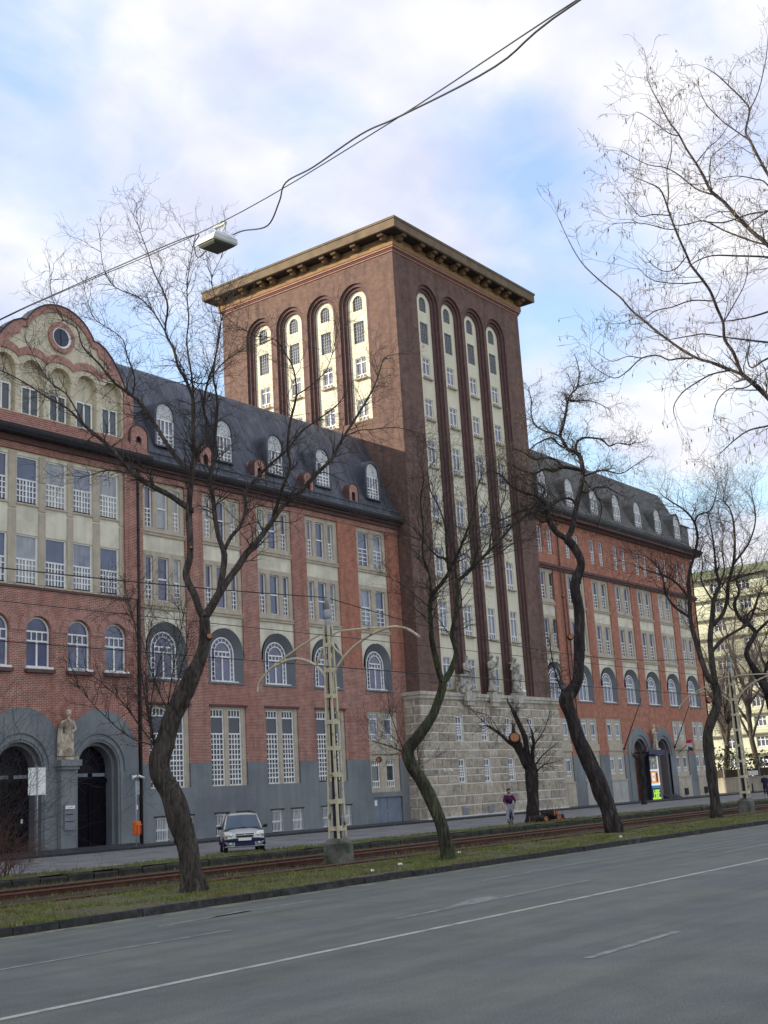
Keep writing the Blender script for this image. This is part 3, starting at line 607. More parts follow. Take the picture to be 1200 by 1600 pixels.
for dc_ in dc:
    b = MB()
    for r1, r2, th in ((1.72, 1.82, .07), (1.42, 1.60, .05)):
        o1 = outline(dc_-r1, dc_+r1, 4.1, 4.25+r1, True, 24); o2 = outline(dc_-r2, dc_+r2, 4.1, 4.25+r2, True, 24)
        b.strip([PG(*p, -th) for p in o1], [PG(*p, -th) for p in o2]); b.strip([PG(*p, -th) for p in o1], [PG(*p, .01) for p in o1]); b.strip([PG(*p, -th) for p in o2], [PG(*p, .01) for p in o2])
    for s_ in (-1.55, 1.55): b.box(dc_+s_-.12, dc_+s_+.12, 49.84, 49.91, .3, 4.1)
    b.build('arch_moulding', grey, A)
    b = MB(); y = 50.66; b.box(dc_-1.15, dc_-.03, y, y+.08, .34, 3.55); b.box(dc_+.03, dc_+1.15, y, y+.08, .34, 3.55); b.box(dc_-.028, dc_+.028, y-.04, y+.02, .34, 3.5)
    for s_ in (-1, 1):
        for z0, z1 in ((.6, 1.4), (1.6, 3.2)): b.box(dc_+s_*.22, dc_+s_*.98, y-.03, y, z0, z1)
    d_ = b.build('entrance_door', doord, A)
    b = MB(); b.box(dc_-1.14, dc_+1.14, y-.1, y+.1, 3.55, 3.75, doord); b.box(dc_-.9, dc_-.15, y-.12, y-.1, 3.85, 4.02, lead); b.box(dc_+.15, dc_+.95, y-.12, y-.1, 3.85, 4.02, lead)
    b.face([(u, y+.06, v) for u, v in outline(dc_-1.14, dc_+1.14, 3.76, 5.39, True)], glassk)
    for i in range(9):
        a = math.pi*(i+.5)/9; b.tube([(dc_+.35*math.cos(a), y-.02, 4.2+.3*math.sin(a)), (dc_+.75*math.cos(a+.25), y-.03, 4.2+.7*math.sin(a+.25)), (dc_+1.12*math.cos(a), y-.02, 4.22+1.12*math.sin(a))], .022, 4, iron)
    b.tube([(dc_+.62*math.cos(math.pi*i/10), y-.03, 4.2+.62*math.sin(math.pi*i/10)) for i in range(11)], .02, 4, iron)
    b.build('ironwork_fanlight', None, A)
boxo('door_plate', 40.95, 41.05, 50.6, 50.628, 1.75, 1.95, white, A); boxo('door_plate', 37.75, 37.85, 50.6, 50.628, 1.75, 1.95, white, A)
boxo('step', 35.2, 43.9, 49.0, 49.9, .34, .44, pavm, A)
b = MB(); b.box(39.15, 40.42, 49.35, 49.9, 4.36, 4.66); b.box(39.25, 40.35, 49.45, 49.9, 4.2, 4.36); b.box(39.35, 40.25, 49.62, 49.9, .3, 4.2); b.build('statue_corbel', grey, A)
b = MB(); b.box(39.5, 40.12, 49.54, 49.618, 1.3, 2.5, lead); b.box(39.52, 40.1, 49.5, 49.54, 2.3, 2.46, white); b.box(39.55, 40.0, 49.525, 49.54, 2.02, 2.06, iron); b.box(39.55, 40.06, 49.525, 49.54, 1.7, 1.73, iron); b.build('letter_box', None, A)
# cream window field of the pavilion
rows = [(35.05, 36.35), (36.87, 38.2), (38.66, 39.98), (40.42, 41.68), (42.2, 43.48)]
for (z0, z1, w0, w1) in ((13.18, 17.0, 13.3, 15.8), (17.0, 20.1, 17.42, 19.85)):
    b = MB(); wall(b, PV, 34.3, 43.8, z0, z1, [('r', a, c_, w0, w1) for a, c_ in rows], .10, cream if z0 < 15 else cream, .12); b.build('cream_field', None, A)
    for a, c_ in rows: window(PV, a, c_, w0, w1, .17, Z_PAV, A, gm=random.choice([glass, glass, glassc, glass, glassb]))
    b = MB()
    for i, (a, c_) in enumerate(rows): b.box(c_+.03, (rows[i+1][0]-.03) if i < 4 else 43.79, 49.985, 50.035, 13.3 if z0 < 15 else 17.1, z1-.12 if z0 > 15 else z1); b.box(a-.05, c_+.05, 49.97, 50.035, w0-.12, w0-.02)
    b.build('stone_mullion_strip', tan if z0 > 15 else tan, A)
boxo('sill_course', 34.3, 44.0, 49.86, 49.94, 13.05, 13.17, brick_d, A)
b = MB(); b.box(43.8, 44.62, 49.86, 50.1, 13.17, 20.1, brick_l); b.box(44.0, 44.1, 49.83, 49.86, 13.17, 20.1, brick_l); b.build('brick_pier', None, A)
b = MB(); b.box(PX0, 44.9, 49.9, 50.2, 20.1, 20.75, brick_l); b.box(PX0, 44.9, 49.75, 49.9, 20.45, 20.75, brick_d); b.build('brick_cornice', None, A)
n = 7; b = MB(); b.loft([[(X, 49.2-.14*math.cos(math.pi*i/n), 21.1-.3*math.sin(math.pi*i/n)) for i in range(n+1)]+[(X, 49.34, 21.15), (X, 50.2, 21.15), (X, 50.2, 20.755), (X, 49.2, 20.755)] for X in (PX0, 45.2)], gutter, smooth=False); b.build('gutter', None, A)
b = MB(); b.face([(PX0, 49.4, 21.2), (45.2, 49.4, 21.2), (45.2, 49.92, 22.05), (PX0, 49.92, 22.05)], brick_a); b.face([(45.2, 49.4, 21.2), (45.2, 49.92, 22.05), (45.2, 49.92, 21.2)], brick_a)
zz_ = 21.25
while zz_ < 22.0: yy = 49.4+(zz_-21.2)/.85*.52; b.box(PX0, 45.2, yy-.035, yy+.05, zz_, zz_+.05, brick_a); zz_ += .14
b.build('tiled_apron', None, A)
# gable
GC = 39.55
half = [(4.95, 21.4), (4.95, 23.6), (4.75, 24.35), (4.42, 25.15), (3.98, 25.95), (3.5, 26.6), (3.05, 27.0), (2.55, 27.25)]
arc = [(2.5*math.cos(a), 26.15+2.5*math.sin(a)) for a in [R(26+i*8) for i in range(9)]]
oh = half+arc
OUT = [(GC-x, z) for x, z in oh]+[(GC+x, z) for x, z in reversed(oh)]
PGb = FY(49.95)
nc = [34.25+.0, 36.0, 37.75, 39.5, 41.25, 43.0]
b = MB()
def sc_z(u):   # scalloped lower edge of the tympanum
    k = (u-37.75)/1.75; k = abs((k+.5) % 1-.5); return 25.36+.42*math.sqrt(max(0, 1-(k/.5)**2))
# tympanum (cream) as vertical strips between scallop and outline inset
def top_z(u, ins=0):
    x = abs(u-GC)+ins
    best = 21.4
    for i in range(len(oh)-1):
        (x0, z0), (x1, z1) = oh[i], oh[i+1]
        if min(x0, x1) <= x <= max(x0, x1) and abs(x0-x1) > 1e-6: best = max(best, z0+(z1-z0)*(x-x0)/(x1-x0))
    if x < arc[-1][0]: best = 26.15+math.sqrt(2.5**2-x*x)
    return best
N_ = 88; us = [GC-4.95+9.9*i/N_ for i in range(N_+1)]
lo = [min(top_z(u)-.3, sc_z(u)) for u in us]
hi = [max(l, (top_z(u, .1)-(.42 if abs(u-GC) < 2.5 else .75))) for u, l in zip(us, lo)]
ty = MB(); rim = MB(); sca = MB()
ty.strip([PGb(u, l-.35, .1) for u, l in zip(us, lo)], [PGb(u, h+.05, .1) for u, h in zip(us, hi)], creamg); ty.build('cream_tympanum', None, A)
tp = [top_z(u) for u in us]
rim.strip([PGb(u, h) for u, h in zip(us, hi)], [PGb(u, max(h, t)) for u, h, t in zip(us, hi, tp)], brick_a)
rim.strip([PGb(u, h) for u, h in zip(us, hi)], [PGb(u, h, .1) for u, h in zip(us, hi)], brick_a)
o_ = OUT; rim.strip([PGb(*p, -.04) for p in o_], [PGb(p[0], p[1], .7) for p in o_], gutter)
o2 = [(GC+(p[0]-GC)*.985, p[1]-.07) for p in o_]; rim.strip([PGb(*p, -.04) for p in o_], [PGb(*p, -.04) for p in o2], gutter)
rim.face([PGb(p[0], p[1], .7) for p in o_], brick_a); rim.build('curved_gable_rim', None, A)
lw = [l-.42 for l in lo]
sca.strip([PGb(u, l, -.05) for u, l in zip(us, lo)], [PGb(u, l, -.05) for u, l in zip(us, lw)], brick_a); sca.strip([PGb(u, l, -.05) for u, l in zip(us, lo)], [PGb(u, l, .1) for u, l in zip(us, lo)], brick_a); sca.strip([PGb(u, l, -.05) for u, l in zip(us, lw)], [PGb(u, l, .05) for u, l in zip(us, lw)], brick_a)
sca.build('scalloped_brick_band', None, A)
nh = [('a', c-.7, c+.7, 22.1, 25.12) for c in nc[1:]]
b = MB(); wall(b, PGb, GC-4.9, GC+4.5, 22.05, 25.34, nh, .02, creamg, .3, creamg)
for u0, u1 in ((GC-4.95, GC-4.35), (GC+4.28, GC+4.95)): b.box(u0, u1, 49.88, 50.5, 22.0, 24.6, brick_a)
b.face([PGb(GC-4.9, 22.05, .32), PGb(GC+4.6, 22.05, .32), PGb(GC+4.6, 25.2, .32), PGb(GC-4.9, 25.2, .32)], creamg); b.build('niche_wall', None, A)
for c in nc[1:]:
    window(PGb, c-.55, c+.55, 22.12, 23.62, .22, ((0, 1, 1, 1, 2),), A, gm=glassg); arch_ring(PGb, c, .66, .78, 24.42, .02, .06, creamg, A, name='niche_arch')
b = MB(); oc = (39.6, 26.85)
cir = lambda r_: [(oc[0]+r_*math.cos(2*math.pi*i/28), oc[1]+r_*math.sin(2*math.pi*i/28)) for i in range(28)]
b.strip([PGb(*p, -.02) for p in cir(.86)], [PGb(*p, -.02) for p in cir(.6)], brick_a, True); b.strip([PGb(*p, -.02) for p in cir(.86)], [PGb(*p, .1) for p in cir(.86)], brick_a, True); b.strip([PGb(*p, -.02) for p in cir(.6)], [PGb(*p, .05) for p in cir(.56)], white, True)
b.strip([PGb(*p, .05) for p in cir(.56)], [PGb(*p, .05) for p in cir(.5)], white, True); b.face([PGb(*p, .075) for p in cir(.55)], glassd); b.box(39.59, 39.61, 50.0, 50.02, 26.4, 27.3, iron); b.build('round_window', None, A)
# plain continuation beyond the left edge of the picture, body and back of the wing
b = MB(); wall(b, F0, -25, PX0, .3, 21, [('a', x-1.3, x+1.3, 8.95, 12.1) for x in range(-20, 34, 5)]+[('r', x-1.4, x+1.4, z, z+2.5) for x in range(-20, 34, 5) for z in (3.4, 13.27, 17.38)], 0, brick_l, .2); b.build('brick_wall', None, A)
for x in (20, 25, 30):
    window(F0, x-1.3, x+1.3, 8.95, 12.1, .2, Z_ARCH, A, arch=True, gm=glass)
    for z in (3.4, 13.27, 17.38): window(F0, x-1.4, x+1.4, z, z+2.5, .2, Z_PAV, A, gm=glass)
b = MB(); b.box(-25, 69.05, 50.8, 66, .2, 21.0, brick_l); b.build('rear_block', None, A)
boxo('gutter', -25, PX0, 49.2, 50.6, 20.8, 21.15, gutter, A); mansard(A, -25, 34.3, 21.0, slate)
b = MB(); b.loft([[(x, y, 21.0+z) for y, z in PROF] for x in (34.31, 45.29)], slate, smooth=False); b.build('mansard_roof', None, A)

# ================= tower
T = thing('office_tower', 'tall dark brick tower with cream window strips, stone base and heavy ochre cornice', 'tower'); TX0, TX1, TY0, TY1 = 69.1, 87.1, 48.9, 66.5
TF = FY(TY0); TS = FX(TX0); fc = [73.3, 76.57, 79.84, 83.1]; scs = [52.75, 55.98, 59.2, 62.45]
wz = [(35.4, 37.1), (32.6, 34.25), (29.3, 30.97), (25.6, 27.7), (21.5, 23.6), (17.35, 19.55), (13.2, 15.6), (9.25, 11.5)]
def shaft(P, u0, u1, cs, zb, wins, nm, solid_to=8.8):
    AT = 40.05
    b = MB(); wall(b, P, u0, u1, solid_to, 41.5, [('a', c-1.45, c+1.45, zb, AT) for c in cs], 0, brick_t); b.build('brick_shaft_wall', None, T)
    for c in cs:
        b = MB(); o = [outline(c-r_, c+r_, zb, AT-(1.45-r_), True, 20) for r_ in (1.45, 1.2, .95)]
        reveal(b, P, o[0], 0, .15, brick_d); b.strip([P(*p, .15) for p in o[0]], [P(*p, .15) for p in o[1]], brick_d); reveal(b, P, o[1], .15, .3, brick_d)
        b.strip([P(*p, .3) for p in o[1]], [P(*p, .3) for p in o[2]], brick_d); reveal(b, P, o[2], .3, .45, brick_d); b.build('stepped_brick_reveal', None, T)
        b = MB(); hs = [('r', c-.5, c+.5, z0, z1) for z0, z1 in wins]+[('a', c-.45, c+.45, 38.0, 39.2)]
        wall(b, P, c-.97, c+.97, zb, AT-.45, hs, .45, creamt, .1); b.build('cream_strip', None, T)
        for i, (z0, z1) in enumerate(wins): window(P, c-.5, c+.5, z0, z1, .52, Z_GRID if i == 0 else Z_TOW, T, gm=glasst if i == 0 else random.choice([glassc, glassc, glasst]), b=.05, fm=lead if i == 0 else white, sill=tan if i else None)
        window(P, c-.45, c+.45, 38.0, 39.2, .52, ((0, 1, 4, 5, 0),), T, arch=True, gm=glasst, b=.04, fm=lead)
shaft(TF, TX0, TX1, fc, 8.85, wz, 'f'); shaft(TS, TY0, TY1, scs, 29.1, wz[:3], 's')
b = MB(); b.face([(TX1, TY0, 8.8), (TX1, TY1, 8.8), (TX1, TY1, 41.5), (TX1, TY0, 41.5)]); b.face([(TX0, TY1, 8.8), (TX1, TY1, 8.8), (TX1, TY1, 41.5), (TX0, TY1, 41.5)]); b.box(TX0+.9, TX1-.1, TY0+.9, TY1-.1, .3, 41); b.build('rear_walls', brick_t, T)
def ringbox(o0, z0, z1, m, name, i0=0.3):
    b = MB(); x0, x1, y0, y1 = TX0-o0, TX1+o0, TY0-o0, TY1+o0
    b.box(x0, x1, y0, TY0+i0, z0, z1); b.box(x0, x1, TY1-i0, y1, z0, z1); b.box(x0, TX0+i0, TY0+i0, TY1-i0, z0, z1); b.box(TX1-i0, x1, TY0+i0, TY1-i0, z0, z1); return b.build(name, m, T)
ringbox(.07, 41.5, 41.62, pinkb, 'cornice_moulding'); ringbox(.13, 41.62, 41.75, brick_d, 'cornice_moulding'); ringbox(.2, 41.75, 41.9, pinkb, 'cornice_moulding'); ringbox(.25, 41.9, 42.3, ochre, 'cornice_moulding'); ringbox(.12, 42.3, 42.72, ochre, 'cornice_frieze')
b = MB(); o0 = 1.15; rg = lambda o, z: [(TX0-o, TY0-o, z), (TX1+o, TY0-o, z), (TX1+o, TY1+o, z), (TX0-o, TY1+o, z)]
b.loft([rg(o0-.12, 42.72), rg(o0, 42.76), rg(o0, 43.36), rg(o0+.06, 43.4), rg(o0+.06, 43.52), rg(-.5, 43.6)], mat('brown_cornice_fascia', (.20, .145, .09), .9, .2, 1.0, .2, 10, streak=(2, 2, .8, .5, (.12, .09, .06))), smooth=False); b.build('overhanging_cornice', None, T)
b = MB(); b.loft([rg(.121, 42.70), rg(o0-.14, 42.70), rg(o0-.13, 42.715)], cap=False, smooth=False); b.build('soffit', mat('shade_toned_soffit', (.045, .032, .026), .9, .2, 2), T)  # shade under the overhang is put into this near-black brown
b = MB(); b.loft([rg(o0+.08, 43.522), rg(o0+.08, 43.56), rg(0, 43.66)], lead, smooth=False); b.build('roof_flashing', None, T)
bm_ = MB()
bm_.loft([[(x, 0.0, 0), (x, -.35, .02), (x, -.5, .12), (x, -.52, .25), (x, -.8, .27), (x, -.85, .45), (x, 0, .45)] for x in (-.24, .24)], mat('brown_bracket', (.17, .105, .055), .9, .2, 3), smooth=False); bmesh_ = bm_.mesh('cornice_bracket')
def bracks(): 
    res = []
    for c in [c_+s_ for c_ in (52.75, 55.98, 59.2, 62.45) for s_ in ()]: pass
    return res
for y in (49.3, 51.9, 53.8, 54.95, 57.1, 58.2, 60.35, 61.45, 63.5, 66.1): link('cornice_bracket', bmesh_, T, (TX0-.12, y, 42.26), -math.pi/2)
for x in (69.5, 71.9, 73.6, 74.8, 76.8, 78.0, 80.1, 81.3, 83.3, 84.5, 86.7): link('cornice_bracket', bmesh_, T, (x, TY0-.12, 42.26), 0)
# stone base
BX0, BX1, BY = 68.62, 87.75, 48.62
joints = [.36, 1.12, 1.79, 2.59, 3.15, 3.64, 4.33, 4.89, 5.46, 6.09, 6.73, 7.3, 7.9, 8.38]
sw = [(x, x+.9, z0, z1) for x in (72.85, 76.15, 79.45, 82.75) for z0, z1 in ((2.59, 4.33), (5.46, 7.3))]
SB = FY(BY+.05)
b = MB(); wall(b, SB, BX0+.05, BX1-.05, .3, 8.4, [('r',)+q for q in sw], 0, mortar, .2); b.box(BX0+.05, BX0+.1, BY+.06, 50.5, .3, 8.4); b.box(BX1-.1, BX1-.05, BY+.06, 50.5, .3, 8.4); b.face([(BX0+.05, BY+.05, 8.39), (BX1-.05, BY+.05, 8.39), (BX1-.05, 50.5, 8.39), (BX0+.05, 50.5, 8.39)]); b.build('mortar_wall', mortar, T)
def block(x0, x1, z0, z1, side=False):
    g = .03; w2, h2 = (x1-x0)/2-g, (z1-z0)/2-g; e = .03; dp = random.uniform(.035, .065)
    q = MB(); j = lambda: random.uniform(-.008, .008)
    fr = [(-w2+e, -dp+j(), -h2+e), (w2-e, -dp+j(), -h2+e), (w2-e, -dp+j(), h2-e), (-w2+e, -dp+j(), h2-e)]; bk = [(-w2, .02, -h2), (w2, .02, -h2), (w2, .02, h2), (-w2, .02, h2)]
    q.face(fr); q.strip(bk, fr, close=True)
    m_ = random.choices(blockm, (4, 4, 3, 2, 2))[0]
    q.build('stone_block', m_, T, loc=((x0+x1)/2, BY+.05, (z0+z1)/2) if not side else (BX0+.05, BY+.05+(x0+x1)/2, (z0+z1)/2), rz=-math.pi/2 if side else 0)
for r_ in range(len(joints)-1):
    z0, z1 = joints[r_], joints[r_+1]; cuts = [(a, c_) for a, c_, s0, s1 in sw if s0 < (z0+z1)/2 < s1]; x = BX0
    segs = []; x = BX0+.0
    for a, c_ in cuts: segs.append((x, a)); x = c_
    segs.append((x, BX1))
    for a, c_ in segs:
        n_ = max(1, round((c_-a)/random.uniform(1.15, 1.5))); cu = [a]+sorted(a+(c_-a)*(k+random.uniform(-.18, .18))/n_ for k in range(1, n_))+[c_]
        for k in range(n_): block(cu[k], cu[k+1], z0, z1)
    cu = [0, .75 if r_ % 2 else .5, 1.5]
    for k in range(2): block(cu[k], cu[k+1], z0, z1, True)
for x0, x1, z0, z1 in sw: window(SB, x0+.04, x1-.04, z0+.03, z1-.03, .1, Z_SLIT, T, gm=glass, b=.09)
for x in (72.9, 76.2): boxo('vent_grille', x, x+.65, BY-.06, BY+.04, .48, .92, lead, T)
b = MB(); b.box(BX0-.1, BX1+.1, BY-.12, 50.4, 8.4, 8.62); b.box(BX0-.18, BX1+.18, BY-.2, 50.4, 8.62, 8.86); b.build('stone_cap', capst, T)
b = MB(); b.box(BX0-.1, BX1+.15, BY-.14, 49.2, .3, .42); b.build('plinth_course', mat('whitewashed_plinth', (.68, .66, .62), .9, .15, 2), T)
for x in (74.35, 77.75, 81.05):
    b = MB(); b.box(x-.55, x+.55, BY-.45, BY-.2, 8.3, 8.9); b.box(x-.4, x+.4, BY-.38, BY+.02, 8.05, 8.3); b.box(x-.5, x+.5, BY-.43, BY+.04, 7.98, 8.05); b.build('statue_corbel', capst, T)
boxo('string_line', 70.2, 71.4, 48.86, 48.9, 9.55, 9.62, brick_d, T)

# ================= right part
B = thing('office_building', 'orange red brick office wing with brown mansard roof right of the tower', 'office building')
ctr = [90.35, 95.2, 99.8, 104.4, 109.0, 113.6, 118.25]; BXa, BXb = 87.2, 121.3
rb = [(c-1.65, c+1.65) for c in ctr]; rb[0] = (88.2, 91.3)
lowb = [c for c in ctr if c not in (104.4, 109.0)]
hl = [('r', c-1.4, c+1.5, 2.3, 7.55) for c in lowb]+[('a', c-1.45, c+1.45, 8.95, 12.1) for c in [q+.03 for q in ctr]]
dcr = [104.55, 109.45]; dhr = [('a', c-1.4, c+1.4, .3, 5.8) for c in dcr]
b = MB(); wall(b, F0, BXa, BXb, 4.42, 10.42, hl+dhr, 0, brick_r, .1); b.build('brick_wall', None, B)
b = MB(); wall(b, F0, BXa, BXb, .3, 4.42, hl+dhr, -.03, grey, .14, greyd); b.build('grey_base', None, B)
ed = [BXa]+[e for q in rb for e in q]+[BXb]
for i in range(0, len(ed), 2): pier(F0, ed[i], ed[i+1], 10.42, 20.0, brick_r, B)
for (u0, u1), c in zip(rb, ctr): bay_mid(B, u0, u1, [(c-1.25, c-.3, Z_TWO), (c+.35, c+1.3, Z_TWO)], ac=c+.03)
for c in lowb:
    h_ = [('r', c-1.2, c-.3, 5.7, 7.4), ('r', c+.35, c+1.25, 5.7, 7.4), ('r', c-1.2, c-.3, 2.75, 4.4), ('r', c+.35, c+1.25, 2.75, 4.4)]
    b = MB(); wall(b, F0, c-1.4, c+1.5, 2.3, 7.55, h_, .05, tan, .1); b.box(c-1.4, c+1.5, 49.96, 50.05, 4.75, 5.35, tan); b.build('stone_window_surround', None, B)
    for h in h_: window(F0, *h[1:], .12, Z_SHORT, B, gm=random.choice([glassc, glass]))
    m_ = doorp if c in (95.2, 99.8) else tan
    b = MB(); b.box(c-1.4, c+.02, 49.93, 49.968, .32, 2.2); b.box(c+.08, c+1.5, 49.93, 49.968, .32, 2.2); b.box(c-1.2, c-.2, 49.91, 49.93, .6, 1.9); b.box(c+.3, c+1.3, 49.91, 49.93, .6, 1.9); b.box(c-1.5, c+1.6, 49.88, 49.968, 2.2, 2.29); b.build('basement_panel', m_, B)
    if c > 110: boxo('vent_box', c-.4, c+.3, 49.8, 49.91, .55, 1.15, iron, B)
PG2 = FY(49.93); b = MB(); HX = 107.0
for dc_ in dcr:
    hc = dc_-.05; top = garch(hc, 4.4, 2.45); top = [(min(u, HX) if hc < HX else max(u, HX), v) for u, v in top]; inn = garch(dc_, 4.4, 1.4)
    b.strip([PG2(*p) for p in top], [PG2(*p) for p in inn], grey); b.strip([PG2(*p) for p in top], [PG2(*p, .06) for p in top], grey)
    L0, R0 = (min(p[0] for p in top), max(p[0] for p in top))
    b.face([PG2(L0, 4.4), PG2(dc_-1.4, 4.4), PG2(dc_-1.4, .3), PG2(L0, .3)], grey); b.face([PG2(R0, 4.4), PG2(dc_+1.4, 4.4), PG2(dc_+1.4, .3), PG2(R0, .3)], grey)
    o1 = outline(dc_-1.4, dc_+1.4, .3, 5.8, True, 24); o2 = outline(dc_-1.4, dc_+1.4, .3, 5.8, True, 24, ins=.18)
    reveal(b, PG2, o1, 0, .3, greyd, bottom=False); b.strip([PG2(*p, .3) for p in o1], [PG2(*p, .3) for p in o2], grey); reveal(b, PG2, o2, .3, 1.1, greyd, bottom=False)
b.build('grey_entrance_surround', None, B)
for dc_ in dcr:
    b = MB(); o1 = outline(dc_-1.7, dc_+1.7, 4.2, 4.4+1.7, True, 24); o2 = outline(dc_-1.85, dc_+1.85, 4.2, 4.4+1.85, True, 24)
    b.strip([PG2(*p, -.07) for p in o1], [PG2(*p, -.07) for p in o2]); b.strip([PG2(*p, -.07) for p in o1], [PG2(*p, .01) for p in o1]); b.strip([PG2(*p, -.07) for p in o2], [PG2(*p, .01) for p in o2]); b.build('arch_moulding', grey, B)
    b = MB(); b.box(dc_-1.22, dc_+1.22, 50.95, 51.02, .3, 3.7); b.box(dc_-.02, dc_+.02, 50.9, 50.95, .3, 3.6)
    for s_ in (-1, 1): b.box(dc_+s_*.2, dc_+s_*1.0, 50.91, 50.95, .7, 3.3)
    b.build('entrance_door', doord, B)
    b = MB(); b.face([(u, 50.99, v) for u, v in outline(dc_-1.2, dc_+1.2, 3.7, 5.6, True)], glassk)
    for i in range(7): a = math.pi*(i+.5)/7; b.tube([(dc_+.3*math.cos(a), 50.93, 4.35+.3*math.sin(a)), (dc_+1.15*math.cos(a), 50.93, 4.4+1.15*math.sin(a))], .025, 4, iron)
    b.box(dc_-.35, dc_+.9, 50.86, 50.9, 3.72, 3.92, lead); b.build('ironwork_fanlight', None, B)
for i in range(3): boxo('step', 108.0, 110.9, 49.2+i*.25, 49.92, .34+i*.12, .46+i*.12, pavm, B)
b = MB(); b.box(106.4, 107.8, 49.35, 49.92, 4.3, 4.75); b.box(106.6, 107.6, 49.6, 49.92, .3, 4.3); b.build('statue_corbel', grey, B)
# upper brick storey
hs = [('r', c+s_, c+s_+.78, 21.35, 23.6) for c in ctr for s_ in (-1.2, .45)]
b = MB(); wall(b, F0, BXa, BXb, 20.45, 24.4, hs, 0, brick_r, .16); b.build('brick_wall', None, B)
for h in hs: window(F0, *h[1:], .1, Z_TWO, B, gm=glassc, b=.07)
b = MB(); b.box(BXa, BXb+.1, 49.85, 50.15, 20.0, 20.18); b.box(BXa, BXb+.15, 49.75, 50.15, 20.18, 20.3); b.box(BXa, BXb+.1, 49.9, 50.15, 20.3, 20.45); b.build('string_course', brick_d, B)
b = MB(); b.box(BXa, BXb+.3, 49.7, 50.2, 24.4, 24.62, brick_d); b.box(BXa, BXb+.9, 49.2, 50.2, 24.62, 24.85, brick_d); b.build('brick_cornice', None, B)
b = MB(); b.loft([[(X, 49.1-.14*math.cos(math.pi*i/7), 25.2-.28*math.sin(math.pi*i/7)) for i in range(8)]+[(X, 49.24, 25.22), (X, 50.3, 25.22), (X, 50.3, 24.855), (X, 49.1, 24.855)] for X in (BXa, 122.3)], gutter, smooth=False); b.build('gutter', None, B)
mansard(B, BXa, 121.2, 25.1, slate2, .55)
for c in ctr: dormer(B, c+.75, 25.95, 1.5, 2.9, slate2)
b = MB(); b.box(121.21, 122.9, 50.6, 58, 24.9, 28.1); b.box(121.1, 123.1, 50.5, 58.1, 28.1, 28.25); b.build('roof_end_block', slate2, B)
b = MB(); b.box(BXa, 121.25, 50.9, 66, .3, 25.1); b.box(121.0, 121.28, 50.0, 66, .3, 25); b.build('rear_block', brick_r, B)
pipe(B, 87.75+.25, 49.86, .4, 24.6, .08); pipe(B, 92.4, 49.86, 10, 24.6, .06, brick_d); pipe(B, 93.0, 49.86, 4.5, 20, .05, brick_d)

